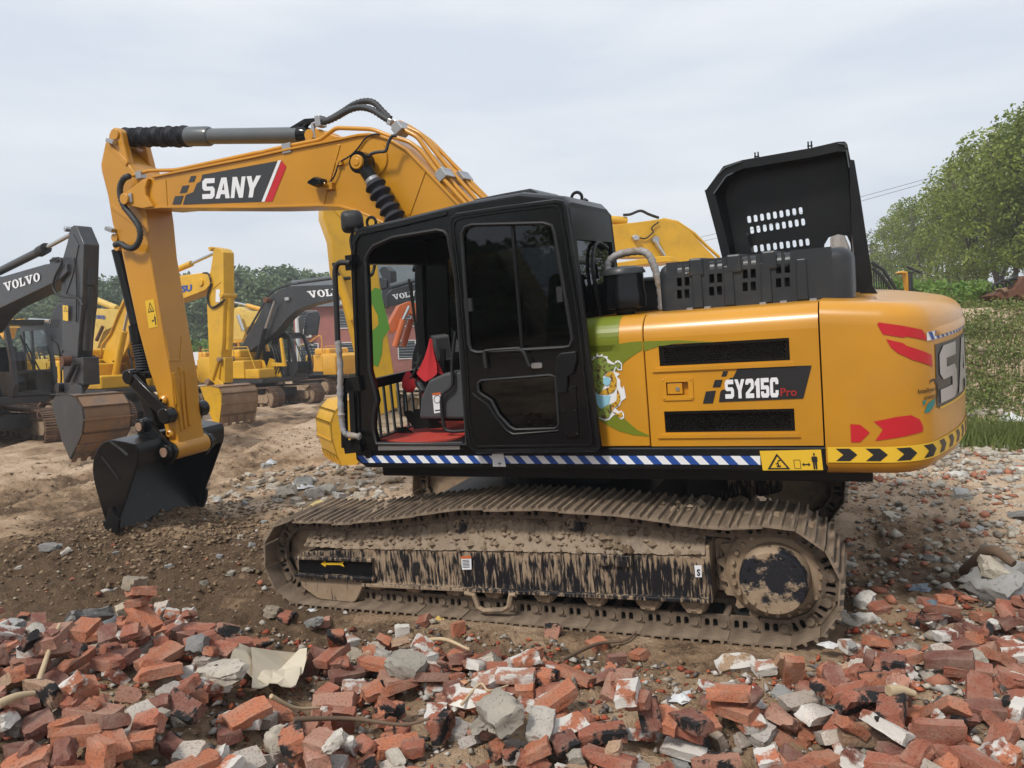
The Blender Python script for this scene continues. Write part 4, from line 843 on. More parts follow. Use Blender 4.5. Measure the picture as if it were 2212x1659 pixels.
b_ = MB(); pth = smoothpath([hy(a, b, .78) for a, b in T('a6', (180, 1000), (172, 905), (225, 850), (330, 822), (425, 822), (475, 870), (515, 980), (545, 1110), (550, 1230))], 6)
b_.tube(pth, [.027+.003*math.sin(k*2.3) for k in range(len(pth))], 10); b_.build('wrapped_pipe', wrap, ex, smooth=60)
b_ = MB(); b_.box(hy(1310, 690, .7)[0], hy(1425, 690, .7)[0], .0, .62, ZP-.02, hy(1380, 600, .7)[2]); b_.build('filter_housing', M['satin'], ex, bevel=.03)
# raised hood: an open tray standing on its hinge
YH = -.42
ho = hp(T('a6', (985, 880), (945, 715), (857, 385), (870, 380), (990, 215), (1120, 172), (1600, 88), (1800, 42), (1850, 40), (1868, 60), (1890, 168), (1917, 172), (1960, 430), (2040, 960), (2050, 1085), (2000, 1150), (1960, 1165), (1905, 1150)), YH)
hi = hp(T('a6', (1050, 880), (930, 410), (1030, 270), (1140, 230), (1620, 150), (1800, 110), (1858, 112), (1885, 240), (1900, 700), (1925, 950), (1880, 1140)), YH)
b_ = MB(); v_, f_ = flat([ho, hi], .012); b_.add([(u, YH+w, v) for u, v, w in v_], f_)
YB = YH-.22
win = hp(T('a6', (1690, 930), (1705, 770), (1735, 720), (1800, 697), (1865, 708), (1888, 760), (1905, 920)), YB)
cut = []
for r_, (xs, ys, n_) in enumerate(((1170, 592, 9), (1190, 668, 9), (1215, 800, 9))):
    for k in range(n_):
        x = xs+k*((1535-1170)/8 if r_ == 0 else (1552-1190)/8 if r_ == 1 else 46); y = ys-k*(62/8 if r_ == 0 else 58/8 if r_ == 1 else 6)
        cut.append(rounded(hp(T('a6', (x-14, y-24), (x+12, y-26), (x+18, y+22), (x-8, y+26)), YB), .012, 2))
bo = [(u+(.0), v) for u, v in hp(T('a6', (1085, 880), (1000, 420), (1045, 300), (1140, 250), (1620, 170), (1800, 130), (1850, 150), (1878, 300), (1895, 700), (1915, 960), (1870, 1140)), YB)]
v_, f_ = flat([bo, win]+cut, .006); b_.add([(u, YB+w, v) for u, v, w in v_], f_)
hic = hp(T('a6', (1050, 880), (930, 410), (1030, 270), (1140, 230), (1620, 150), (1800, 110), (1858, 112), (1885, 240), (1900, 700), (1925, 950), (1880, 1140)), YH)
b_.loft([[(u, YH, v) for u, v in hic], [(u, YB, v) for u, v in bo]], caps=False)
oc = [(sum(u for u, v in ho)/len(ho)), (sum(v for u, v in ho)/len(ho))]
b_.loft([[(u, YH, v) for u, v in ho], [(u*.97+oc[0]*.03, YB+.02, v*.97+oc[1]*.03) for u, v in ho]], caps=False)
hd = b_.build('engine_hood', M['satin'], ex, smooth=35)
for a, b2 in (((1225, 150), 0), ((1602, 75), 0)):
    p_ = hy(*T('a6', a)[0], YH-.05); b_ = MB()
    for dx in (-.012, .012): b_.cyl((p_[0]+dx, p_[1], p_[2]-.06), (p_[0]+dx, p_[1], p_[2]+.04), .006, 6)
    b_.box(p_[0]-.02, p_[0]+.02, p_[1]-.006, p_[1]+.006, p_[2]-.0, p_[2]+.01); b_.build('hood_stop', M['satin'], hd)
for q in (((955, 270), (1000, 225), (1120, 180)), ((920, 410), (1010, 285), (1060, 262)), ((1800, 52), (1855, 60), (1860, 85)), ((1862, 100), (1880, 225))):
    b_ = MB(); w_ = [hy(a, b, YH+.016) for a, b in T('a6', *q)]
    for k in range(len(w_)-1): b_.bar(w_[k], w_[k+1], .008, .03, (0, 1, 0))
    b_.build('hood_seal_strip', M['greysteel'], hd)
b_ = MB(); b_.prism(hp(T('a6', (1115, 880), (1110, 740), (1160, 690), (1200, 830), (1200, 880)), YH-.1), YH-.2, YH-.02); b_.build('hood_hinge_bracket', M['satin'], hd)
b_ = MB(); b_.bar(hy(1840, 655, -.2), hy(1890, 625, -.2), .10, .07); b_.build('hood_hinge_arm', M['satin'], hd)
b_ = MB(); b_.prism(hp([(1800, 645), (1800, 600), (1830, 580), (1880, 580), (1885, 650)], -.6), -.9, -.6); b_.build('tank_cover', M['hoodgrey'], ex, bevel=.03)
# ------------------------------------------------------------------ boom
YB_ = .235
top_e = [(277, 415), (310, 387), (332, 381), (553, 337.5), (622, 322), (734, 300), (775, 291), (800, 289), (820, 292), (839, 298), (879, 322), (917, 361), (993, 441), (1060, 520), (1130, 640), (1170, 760)]
bot_e = [(1090, 800), (1030, 740), (980, 640), (920, 560), (870, 508), (825, 481), (795, 466.5), (771, 457), (736, 447), (695, 445), (553, 449), (350, 448.6), (315, 452), (280, 445), (268, 437), (266, 425)]
tops, bots = hp(top_e, YB_), hp(bot_e, YB_)
b_ = MB(); b_.prism(tops+bots, -YB_, YB_); boom = b_.build('boom', M['yellow'], ex, smooth=25)
def flange(name, pts, th, w_, inward):
    b_ = MB(); P_ = np.array(pts); rg = []
    for i, p in enumerate(P_):
        a, c_ = P_[max(i-1, 0)], P_[min(i+1, len(P_)-1)]; t = (c_-a)/np.linalg.norm(c_-a); n_ = np.array([-t[1], t[0]])*inward
        q = p+n_*th; o_ = p-n_*.006; rg.append([(o_[0], w_, o_[1]), (o_[0], -w_, o_[1]), (q[0], -w_, q[1]), (q[0], w_, q[1])])
    b_.loft(rg); return b_.build(name, M['yellow'], boom, bevel=.004, smooth=40)
flange('boom_flange', hp(top_e[2:], YB_), .016, YB_+.022, 1); flange('boom_flange', hp(bot_e[:13], YB_), .016, YB_+.022, 1)
# fork end, pivot boss, weld ribs
fk = hp(T('a1', (1100, 890), (1115, 835), (1240, 740), (1310, 715), (1285, 800), (1290, 860), (1350, 960), (1260, 975), (1115, 945)), YB_)
b_ = MB(); b_.prism(fk, YB_, YB_+.045); b_.build('boom_fork', M['yellow'], boom, bevel=.01)
pv = hy(*T('a1', (1092, 890))[0], YB_+.05); b_ = MB(); b_.cyl((pv[0], -.32, pv[2]), (pv[0], .32, pv[2]), .058, 24); b_.build('boom_tip_pin', M['yellow'], boom, bevel=.006, smooth=40)
b_ = MB(); q0, q1 = hy(*T('a1', (1128, 840))[0], YB_+.05), hy(*T('a1', (1135, 920))[0], YB_+.05); b_.bar(q0, q1, .045, .03, (0, 1, 0)); b_.build('pin_lock', M['steel'], boom, bevel=.004)
for q in (((920, 450), (785, 935)), ((1605, 645), (1475, 1010))):
    b_ = MB(); w_ = [hy(a, b, YB_+.002) for a, b in T('a2', *q)]; b_.bar(w_[0], w_[1], .03, .012, (0, 1, 0)); b_.build('weld_seam', M['yellow'], boom, bevel=.004)
b_ = MB(); w_ = [hy(a, b, YB_+.002) for a, b in T('a1', (1425, 720), (1440, 955))]; b_.bar(w_[0], w_[1], .03, .01, (0, 1, 0)); b_.build('weld_seam', M['yellow'], boom, bevel=.004)
# cylinder boss, lug
pb = hy(772, 350, .43); b_ = MB(); b_.cyl((pb[0], -.45, pb[2]), (pb[0], .45, pb[2]), .062, 28); b_.cyl((pb[0], .44, pb[2]), (pb[0], .456, pb[2]), .035, 20); b_.build('cylinder_pin', M['yellow'], boom, bevel=.006, smooth=40)
ps = hy(*T('a2', (1180, 560))[0], YB_); b_ = MB(); b_.cyl((ps[0], YB_-.01, ps[2]), (ps[0], YB_+.015, ps[2]), .17, 40, .165); b_.build('boss_plate', M['yellow'], boom, smooth=40)
lug = hp(T('a2', (640, 470), (658, 380), (685, 330), (720, 318), (770, 330), (835, 360), (930, 395)), .1)
for y0 in (.07, -.11): b_ = MB(); b_.prism(lug, y0, y0+.04); b_.build('cylinder_lug', M['yellow'], boom, bevel=.008)
pl = hy(*T('a2', (692, 376))[0], .1); b_ = MB(); b_.cyl((pl[0], -.13, pl[2]), (pl[0], .13, pl[2]), .05, 20); b_.build('lug_pin', M['yellow'], boom, smooth=40)
# brand plate
hdB = lambda nm, me2, q, mt, off=.004: hdecal(nm, me2, q, YB_, mt, boom, off)
def bpoly(nm, pts, mt, off=.004): 
    v_, f_ = flat([hp(pts, YB_+off)]); b_ = MB(); b_.add([(u, YB_+off, v) for u, v, w in v_], f_); return b_.build(nm, mt, boom, fix=False)
bpoly('brand_plate', T('a1', (1580, 938), (1605, 855), (1670, 830), (1700, 755), (1735, 735), (1748, 680), (2212, 594))+T('a2', (425, 582), (297, 907), (0, 917)), M['greyprint'])
for q in (((1650, 692), (1695, 688), (1675, 740), (1627, 745)), ((1575, 777), (1635, 769), (1612, 832), (1552, 842)), ((1512, 866), (1585, 860), (1560, 935), (1488, 938))): bpoly('brand_plate_square', T('a1', *q), M['greyprint'])
bpoly('white_stripe', T('a2', (430, 579), (456, 574), (324, 906), (299, 907)), M['white']); bpoly('red_stripe', T('a2', (461, 578), (497, 628), (385, 904), (327, 906)), M['red'])
hdB('brand_lettering', letters('sany', .07), [(437, 386), (564, 379), (556, 426), (437, 430)], M['white'], .007)
# work lamp with bracket and cable
b_ = MB(); rings = []
for q, y in (((675, 745), .33), ((735, 705), .33), ((790, 725), .33), ((800, 765), .33), ((730, 790), .33), ((672, 765), .33)): rings.append(hy(*T('a2', q)[0], y))
c_ = sum(rings)/6; b_.loft([[c_+(v-c_)*.8+np.array([0, .04, 0]) for v in rings], rings, [v-np.array([0, .06, 0]) for v in rings]]); lm = b_.build('work_lamp', M['black'], boom, bevel=.008)
w_ = hy(*T('a2', (850, 785))[0], YB_); b_ = MB(); b_.box(w_[0]-.05, w_[0]+.04, YB_, YB_+.05, w_[2]-.035, w_[2]+.03); b_.bar((w_[0], YB_+.05, w_[2]), c_+np.array([-.08, 0, -.02]), .03, .02); b_.build('lamp_bracket', M['yellow'], boom, bevel=.005)
b_ = MB(); b_.tube(smoothpath([hy(a, b, YB_+.03) for a, b in T('a2', (790, 750), (820, 765), (855, 740), (885, 690), (912, 610), (930, 585), (1000, 545), (1060, 490), (1130, 400), (1190, 370), (1240, 368))], 4), .0075, 6); b_.build('lamp_cable', M['rubber'], boom, smooth=60)
w_ = hy(*T('a2', (932, 600))[0], YB_); b_ = MB(); b_.box(w_[0]-.03, w_[0]+.03, YB_, YB_+.035, w_[2]-.02, w_[2]+.02); b_.build('cable_clip', M['yellow'], boom)
# boom cylinders with bellows
foot = hy(905, 700, .42); foot = np.array([foot[0], .42, 1.55])
for s_ in (1, -1):
    a = np.array([pb[0], .36*s_, pb[2]]); d = hy(843, 470, .36)-hy(772, 350, .36); d = np.array([d[0], 0, d[2]]); d /= np.linalg.norm(d)
    b_ = MB(); b_.cyl(a-np.array([0, .06, 0]), a+np.array([0, .06, 0]), .095, 24); b_.tube([a, a+d*.19], [.07, .062], 14); cy = b_.build('boom_cylinder', M['black'], ex, smooth=40)
    b_ = MB(); b_.tube([a+d*.17, a+d*.20], .066, 16); b_.build('bellows_clamp', M['steel'], cy, smooth=40)
    pth, rad = [], []
    for k in range(15):
        t0 = .2+k*.082
        for dt, r_ in ((0, .062), (.026, .085), (.040, .098), (.048, .098), (.060, .080)): pth.append(a+d*(t0+dt)); rad.append(r_+.004*math.sin(k*2.1))
    b_.v = []; b_ = MB(); b_.tube(pth, rad, 22); b_.build('bellows', M['bellows'], cy, smooth=35)
    b_ = MB(); b_.tube([a+d*1.40, a+d*2.15], .07, 16); b_.build('cylinder_barrel', M['greysteel'], cy, smooth=40)
b_ = MB(); pth = smoothpath([hy(x, y, .36) for x, y in T('a2', (1150, 560), (1175, 525), (1230, 510), (1290, 500), (1310, 440), (1340, 385), (1375, 380))], 8)
b_.tube(pth, [.013+.002*(k % 2) for k in range(len(pth))], 7); b_.build('grease_hose', M['hose'], boom, smooth=60)
# stick cylinder along the boom
rod_a = hy(*T('a1', (1000, 330))[0], 0); a, b2, c2, e2 = (hy(x, y, 0) for x, y in ((268, 296.5), (410, 297.5), (452, 296), (664, 297)))
f2 = hy(*T('a2', (692, 376))[0], 0)
ax = (f2-a)/np.linalg.norm(f2-a); pt = lambda t: a+ax*t
Lb = np.linalg.norm(b2-a); Lc = np.linalg.norm(c2-a); Le = np.linalg.norm(e2-a); Lf = np.linalg.norm(f2-a)
b_ = MB(); b_.tube([pt(Lc-.02), pt(Le-.05)], .077, 28); sc2 = b_.build('stick_cylinder', M['greysteel'], ex, smooth=40)
b_ = MB(); b_.tube([pt(Lb-.01), pt(Lc-.01), pt(Lc+.02)], [.098, .098, .085], 28); b_.build('cylinder_collar', M['greysteel'], sc2, smooth=30)
b_ = MB(); b_.tube([pt(Le-.08), pt(Le-.02), pt(Lf)], [.088, .088, .06], 28); b_.build('cylinder_end', M['black'], sc2, smooth=30)
pth, rad = [], []
for k in range(33):
    t0 = .0+k*(Lb/33)
    for dt, r_ in ((0, .082), (.3, .094+.006*math.sin(k*1.7)), (.6, .092), (.85, .080)): pth.append(pt(t0+dt*Lb/33)+np.array([0, 0, .004*math.sin(k*.9)])); rad.append(r_+.012*(k/33))
b_ = MB(); b_.tube(pth, rad, 22); b_.build('rod_bellows', M['bellows'], sc2, smooth=60)
b_ = MB(); b_.tube([pt(-.12), pt(.03)], .05, 14); b_.build('cylinder_rod', M['chrome'], sc2, smooth=40)
# hoses and pipes over the boom
def corr(name, pts, r, mat, parent, n=12, k2=.12):
    P_ = smoothpath(pts, n); P2 = [P_[0]]
    for p in P_[1:]:
        if np.linalg.norm(p-P2[-1]) > .012: P2.append(p)
    b_ = MB(); b_.tube(P2, [r*(1+k2*(1 if k % 2 else -1)) for k in range(len(P2))], 10); return b_.build(name, M[mat], parent, smooth=70)
corr('hydraulic_hose', [hy(x, y, .10) for x, y in T('a2', (745, 275), (820, 265), (900, 230), (1000, 175), (1090, 155), (1180, 175), (1260, 225), (1325, 265))], .028, 'hose', boom)
corr('hydraulic_hose', [hy(x, y, -.06) for x, y in T('a2', (745, 265), (830, 255), (930, 200), (1040, 130), (1130, 105), (1200, 120), (1260, 180), (1330, 250))], .028, 'hose', boom)
def pipe(pts, y, r, name='hydraulic_pipe', mat='yellow'):
    P_ = [hy(a, b, y) for a, b in pts]; Q = [P_[0]]
    for i in range(1, len(P_)-1):
        u, v = P_[i-1]-P_[i], P_[i+1]-P_[i]; lu, lv = np.linalg.norm(u), np.linalg.norm(v); t = min(.08, lu*.4, lv*.4)
        for k in range(5): s_ = k/4; A_, B_ = P_[i]+u/lu*t, P_[i]+v/lv*t; Q.append((1-s_)**2*A_+2*s_*(1-s_)*P_[i]+s_*s_*B_)
    Q.append(P_[-1]); b_ = MB(); b_.tube(Q, r, 10); return b_.build(name, M[mat], boom, smooth=60)
pipe(T('a1', (1150, 690), (1230, 662), (1290, 645), (1520, 640), (2212, 492))+T('a2', (300, 512), (440, 478), (770, 412), (830, 365), (895, 318), (1185, 328), (1300, 375), (1400, 405), (1480, 430), (1570, 500), (1700, 670), (1920, 915), (2050, 1050)), .215, .019)
pipe(T('a2', (1345, 285), (1420, 325), (1545, 390), (1600, 470), (1760, 690), (1960, 900), (2100, 1050)), .13, .021)
pipe(T('a2', (1350, 270), (1430, 300), (1570, 365), (1630, 440), (1800, 650), (1990, 860), (2120, 1010)), .05, .019)
pipe(T('a2', (1380, 275), (1480, 320), (1640, 420), (1740, 580), (1900, 720), (2070, 880), (2200, 1000)), -.1, .021)
pipe(T('a2', (1400, 270), (1500, 320), (1660, 430), (1820, 600), (1960, 740), (2100, 880)), -.16, .019)
for q, y in (((1350, 280), .1), ((1395, 290), .06)):
    p_ = hy(*T('a2', q)[0], y); b_ = MB(); b_.obox(p_, (.018, 0, .01), (0, .075, 0), (-.014, 0, .024)); b_.build('pipe_coupling', M['steel'], boom, bevel=.006)
for q, y in (((1750, 680), .15), ((1890, 705), -.12), ((1400, 310), .1)):
    p_ = hy(*T('a2', q)[0], y); b_ = MB(); b_.obox(p_+np.array([0, 0, .012]), (.035, 0, -.022), (0, .085, 0), (.008, 0, .010)); b_.obox(p_-np.array([.02, 0, .03]), (.04, 0, -.025), (0, .09, 0), (.02, 0, .03)); b_.build('pipe_clamp', M['steel'], boom, bevel=.004)
for q in ((1240, 675),): p_ = hy(*T('a1', (1215, 678))[0], .215); b_ = MB(); b_.box(p_[0]-.04, p_[0]+.04, .18, .25, p_[2]-.045, p_[2]+.03); b_.build('pipe_clamp', M['steel'], boom, bevel=.004)
p_ = hy(*T('a2', (512, 470))[0], .215); b_ = MB(); b_.box(p_[0]-.05, p_[0]+.05, .18, .25, p_[2]-.06, p_[2]+.03); b_.build('pipe_clamp', M['steel'], boom, bevel=.004)
b_ = MB()
for y in (.10, -.06): p_ = hy(*T('a2', (770, 268))[0], y); b_.tube([p_+np.array([.09, 0, -.14]), p_+np.array([.085, 0, -.01]), p_], .026, 8); b_.obox(p_, (.03, 0, 0), (0, .05, 0), (0, 0, .05))
b_.build('hose_fitting', M['steel'], boom, bevel=.006)
b_ = MB(); 
for q in (((545, 328), (655, 262), (730, 256)), ((620, 328), (690, 258))): w_ = [hy(x, y, .02) for x, y in T('a2', *q)]; [b_.bar(w_[k], w_[k+1], .05, .03) for k in range(len(w_)-1)]
b_.build('hose_guard', M['satin'], boom)
# ------------------------------------------------------------------ stick
YS = .18
sk = hp([(227.5, 306), (254, 330), (277.5, 353.5), (300, 388), (314, 457), (317, 476), (325, 557), (353, 723), (371.5, 820), (376, 881), (383, 934), (388, 962), (372, 972), (361, 950), (352, 907), (338, 846), (321.6, 799), (297.5, 708), (276, 608), (261, 537), (252.5, 520), (242.5, 482), (232.5, 422), (219, 370), (217.5, 355)], YS)
b_ = MB(); b_.prism(sk, -YS, YS); stick = b_.build('stick', M['yellow'], ex, bevel=.012, smooth=20)
ck = hp([(246, 275), (238, 282), (234.5, 292), (234, 301), (227.5, 306), (250, 328), (277.5, 354), (266, 310), (261, 284), (255, 277)], YS)
for y0 in (.10, -.18): b_ = MB(); b_.prism(ck, y0, y0+.08); b_.build('stick_lug', M['yellow'], stick, bevel=.014)
ckr = hp([(277.5, 354), (288, 372), (300, 388), (264, 350), (250, 328)], YS)
p_ = hy(*T('a1', (1000, 330))[0], YS); b_ = MB(); b_.cyl((p_[0]-.0, -.2, p_[2]), (p_[0], .2, p_[2]), .055, 20); b_.build('stick_pin', M['yellow'], stick, smooth=40, bevel=.005)
b_ = MB(); w_ = [hy(x, y, YS+.004) for x, y in T('a1', (925, 405), (1100, 590))]; b_.bar(w_[0], w_[1], .05, .02, (0, 1, 0)); b_.build('stick_rib', M['yellow'], stick, bevel=.005)
for q in (((960, 950), (1280, 1185)),):
    w_ = [hy(x, y, YS+.003) for x, y in T('a1', *q)]; b_ = MB(); b_.bar(w_[0], w_[1], .045, .014, (0, 1, 0)); b_.build('stick_rib', M['yellow'], stick, bevel=.005)
# ribs welded on the stick's inner face
def inner(px, py):                         # picture point on the inner face (plane through the ridge line)
    best = None
    for i in range(4, 11):
        a, c_ = np.array(sk[i]), np.array(sk[i+1]); d = hray(px, py); e_ = c_-a
        A_ = np.array([[d[0], -e_[0]], [d[2], -e_[1]]]); 
        t, u = np.linalg.solve(A_, a-hC[[0, 2]])
        p = hC+d*t
        if -.05 <= u <= 1.05 and abs(p[1]) < .25: return p
    return None
for q in (((1250, 1150), (1300, 1535)), ((1285, 1080), (1325, 1520)), ((1320, 1110), (1355, 1500)), ((1240, 1120), (1262, 1350))):
    w_ = [inner(*p) for p in T('a3', *q)]
    if all(v is not None for v in w_): b_ = MB(); b_.bar(w_[0], w_[1], .035, .03, (1, 0, 0)); b_.build('wear_bar', M['yellow'], stick, bevel=.006)
w_ = [inner(*p) for p in T('a3', (1185, 855), (1215, 1035), (1290, 1030), (1300, 860))]
b_ = MB(); 
for k in range(3):
    if w_[k] is not None and w_[k+1] is not None: b_.bar(w_[k], w_[k+1], .02, .016, (1, 0, 0))
b_.build('weld_plate', M['yellow'], stick, bevel=.004)
lq = T('a3', (1037, 608), (1100, 592), (1130, 790), (1065, 805))
hdecal('safety_label', SQ, lq, YS, M['yellowprint'], stick, .004)
hdecal('safety_triangle', flat([[(0, 0), (1, 0), (.5, 1)], [(.14, .09), (.5, .82), (.86, .09)]]), sub(lq, .15, .85, .56, .93), YS, M['blackprint'], stick, .006)
hdecal('hazard_symbol', flat([[(.2, .1), (.8, .1), (.65, .5), (.5, .9), (.35, .4)]]), sub(lq, .38, .62, .60, .76), YS, M['blackprint'], stick, .006)
hdecal('person_symbol', flat(man), sub(lq, .68, .92, .06, .46), YS, M['blackprint'], stick, .006)
hdecal('distance_arrow', flat([[(0, .5), (.25, 1), (.25, .65), (.75, .65), (.75, 1), (1, .5), (.75, 0), (.75, .35), (.25, .35), (.25, 0)]]), sub(lq, .42, .68, .18, .30), YS, M['blackprint'], stick, .006)
for q in ((1178, 1315), (1228, 1553)):
    p_ = hy(*T('a3', q)[0], YS); b_ = MB(); b_.lathe([(.026, -.03), (.052, -.0), (.052, .03), (.03, .05), (.022, .05), (.02, .02), (0, .02)], (p_[0], YS, p_[2]), (0, 1, 0), 18); b_.build('grease_boss', M['yellow'], stick, smooth=40)
corr('hydraulic_hose', [hy(x, y, .27) for x, y in T('a1', (1120, 690), (1070, 715), (1040, 780), (1040, 860), (1070, 950), (1140, 1040), (1200, 1130), (1210, 1220), (1180, 1290), (1140, 1315), (1090, 1305), (1040, 1275), (985, 1290))], .030, 'hose', stick)
for q in (((985, 1225), .2), ((990, 1300), .22)): p_ = hy(*T('a1', q[0])[0], q[1]); b_ = MB(); b_.cyl((p_[0], -.1, p_[2]), (p_[0], .2, p_[2]), .045, 16); b_.build('cylinder_mount', M['yellow'], stick, smooth=40)
for q in ((985, 395), (975, 1155)): p_ = hy(*T('a1', q)[0], YS); b_ = MB(); b_.obox(p_+np.array([0, .03, 0]), (.05, 0, .02), (0, .03, 0), (-.008, 0, .02)); b_.build('pin_lock', M['steel'], stick, bevel=.004)
# bucket cylinder on the outer edge of the stick, linkage
w_ = [hy(x, y, 0) for x, y in T('a3', (850, 240), (905, 460), (985, 780), (1000, 900), (1025, 1010), (1040, 1120))]
off = np.array([.02, 0, 0]); b_ = MB(); b_.tube([w_[0]+off, w_[2]+off], .065, 18); bc = b_.build('bucket_cylinder', M['satin'], ex, smooth=40)
b_ = MB(); b_.tube([w_[2]+off, w_[3]+off], .085, 18); b_.build('cylinder_collar', M['satin'], bc, smooth=40)
P_ = smoothpath([w_[3]+off, w_[4]+off, w_[5]+off], 12); b_ = MB(); b_.tube(P_, [.07+.012*(k % 2) for k in range(len(P_))], 14); b_.build('rod_bellows', M['bellows'], bc, smooth=60)
lk = M['black']
Pc = hy(*T('a3', (1000, 1140))[0], 0.1)                        # rod end pin
Ps = hy(*T('b', (945, 95))[0], .26); Pb = hy(*T('b', (690, 215))[0], .26); Pn = hy(*T('b', (955, 535))[0], .30)
for s_ in (1, -1):
    b_ = MB(); b_.bar((Pc[0], .23*s_, Pc[2]), (Ps[0], .23*s_, Ps[2]), .14, .05, (0, 1, 0)); b_.cyl((Ps[0], .17*s_, Ps[2]), (Ps[0], .29*s_, Ps[2]), .088, 20); b_.cyl((Pc[0], .15*s_, Pc[2]), (Pc[0], .27*s_, Pc[2]), .08, 20)
    b_.build('side_link', lk, ex, bevel=.012, smooth=40)
b_ = MB()
for s_ in (1, -1): b_.bar((Pc[0], .12*s_, Pc[2]), (Pb[0]-.03, .16*s_, Pb[2]), .12, .07, (0, 1, 0))
b_.cyl((Pb[0], -.24, Pb[2]), (Pb[0], .24, Pb[2]), .085, 20); b_.cyl((Pc[0], -.26, Pc[2]), (Pc[0], .26, Pc[2]), .05, 16); b_.build('bucket_link', lk, ex, bevel=.012, smooth=40)
# ------------------------------------------------------------------ bucket
YK = .60
kp_ = hp(T('b', (602, 700), (615, 640), (612, 500), (585, 442), (450, 410), (350, 395), (270, 392), (190, 430), (125, 510), (80, 620), (68, 760), (88, 900), (130, 1060), (185, 1250), (245, 1440), (300, 1595)), YK)
mouth = hp(T('b', (380, 1370), (480, 1085)), YK)
P_ = np.array(smoothpath([np.array(p) for p in kp_[3:]], 3)); P_ = np.vstack([np.array(kp_[:3]), P_])
rg = []
for i, p in enumerate(P_):
    a, c_ = P_[max(i-1, 0)], P_[min(i+1, len(P_)-1)]; t = (c_-a)/np.linalg.norm(c_-a); n_ = np.array([-t[1], t[0]])
    rg.append((p, p+n_*.025))
cen = P_.mean(0)
b_ = MB()
flip = 1 if (rg[len(rg)//2][1]-cen) @ (rg[len(rg)//2][1]-cen) < (rg[len(rg)//2][0]-cen) @ (rg[len(rg)//2][0]-cen) else -1
rg = [(p, p+(q-p)*flip) for p, q in rg]
b_.loft([[(p[0], YK, p[1]), (p[0], -YK, p[1]), (q[0], -YK, q[1]), (q[0], YK, q[1])] for p, q in rg])
M['shellblack'] = paint('worn_black_bucket', (.006, .0063, .007), .30, .0, .55, (.10, .075, .055), 2.6, edge=(.60, .70), spec=.35)
bk = b_.build('bucket', M['shellblack'], ex, smooth=35)
for s_ in (1, -1):
    b_ = MB(); b_.prism([tuple(p) for p in P_]+mouth, YK*s_-.012, YK*s_+.012); sp_ = b_.build('bucket_side', M['black'], bk, bevel=.006)
    for q in (((200, 430), (280, 400), (400, 490), (500, 575)), ((185, 590), (290, 720), (395, 860))):
        b_ = MB(); w_ = [hy(x, y, YK) for x, y in T('b', *q)]; b_.tube([(v[0], (YK+.014)*s_, v[2]) for v in w_], .012, 6); b_.build('side_bead', M['satin'], sp_)
    b_ = MB(); sc3 = hp(T('b', (255, 1230), (290, 1210), (325, 1300), (375, 1370), (365, 1500), (330, 1598), (255, 1595), (190, 1400), (185, 1370), (225, 1380)), YK+.03); b_.prism(sc3, (YK+.02)*s_-.02, (YK+.02)*s_+.02); b_.build('side_cutter', M['satin'], sp_, bevel=.006)
    ear = hp(T('b', (545, 400), (600, 330), (645, 250), (650, 180), (690, 125), (745, 115), (790, 160), (820, 230), (880, 310), (960, 390), (1050, 445), (1095, 520), (1070, 600), (1010, 690), (950, 712), (900, 650), (895, 560), (850, 430)), .255)
    b_ = MB(); b_.prism(ear, .255*s_-.022, .255*s_+.022); er = b_.build('bucket_ear', M['black'], bk, bevel=.01)
    for c_, r_ in ((Pb, .075), (Pn, .082)):
        b_ = MB(); b_.cyl((c_[0], .25*s_, c_[2]), (c_[0], .33*s_, c_[2]), r_, 24); b_.build('pin_boss', M['black'], er, smooth=40, bevel=.006)
        b_ = MB(); b_.cyl((c_[0], .325*s_, c_[2]), (c_[0], .345*s_, c_[2]), r_*.62, 20); b_.build('pin_end', M['pinrust'] if 'pinrust' in M else M.setdefault('pinrust', paint('rusty_pin', (.30, .19, .13), .6, 0, .6, (.2, .08, .03), 12)), er, smooth=40)
b_ = MB(); nq = hy(*T('b', (955, 535))[0], .30); b_.cyl((nq[0], -.225, nq[2]), (nq[0], .225, nq[2]), .105, 24); b_.build('stick_nose', M['yellow'], stick, smooth=40)
# cutting edge and teeth
tipv = np.array(kp_[-1]); inn_ = np.array(mouth[0])
b_ = MB(); 
for k in range(5):
    y = -YK+.07+k*(2*YK-.14)/4; d = (tipv-np.array(kp_[-2])); d /= np.linalg.norm(d)
    b_ = MB(); b_.bar((tipv[0]-d[0]*.22, y, tipv[1]-d[1]*.22), (tipv[0]+d[0]*.02, y, tipv[1]+d[1]*.02), .10, .05, (1, 0, 0)); b_.build('bucket_tooth', M['shellblack'], bk, bevel=.012)
# ================================================================== ground
def vnoise(x, y, seed=0):
    x = np.asarray(x, float); y = np.asarray(y, float); xi = np.floor(x).astype(np.int64); yi = np.floor(y).astype(np.int64); xf = x-xi; yf = y-yi
    def h(a, b):
        n = (a*374761393+b*668265263+seed*1442695041) & 0x7fffffff; n = (n ^ (n >> 13))*1274126177 & 0x7fffffff; return ((n ^ (n >> 16)) & 0xffff)/65535.
    u = xf*xf*(3-2*xf); v = yf*yf*(3-2*yf)
    return (h(xi, yi)*(1-u)+h(xi+1, yi)*u)*(1-v)+(h(xi, yi+1)*(1-u)+h(xi+1, yi+1)*u)*v-.5
def fbm(x, y, s, o=4, seed=0):
    r = 0; a = 1.
    for k in range(o): r = r+a*vnoise(x*s, y*s, seed+k*17); s *= 2.1; a *= .5
    return r
def sst(a, b, x): t = np.clip((np.asarray(x, float)-a)/(b-a), 0, 1); return t*t*(3-2*t)
GX, GY = -RHW[0, 2]/RHW[2, 2], -RHW[1, 2]/RHW[2, 2]
AX = np.array([RHW[0, 0], RHW[1, 0]]); AX /= np.linalg.norm(AX)     # travel direction of the excavator, seen from above
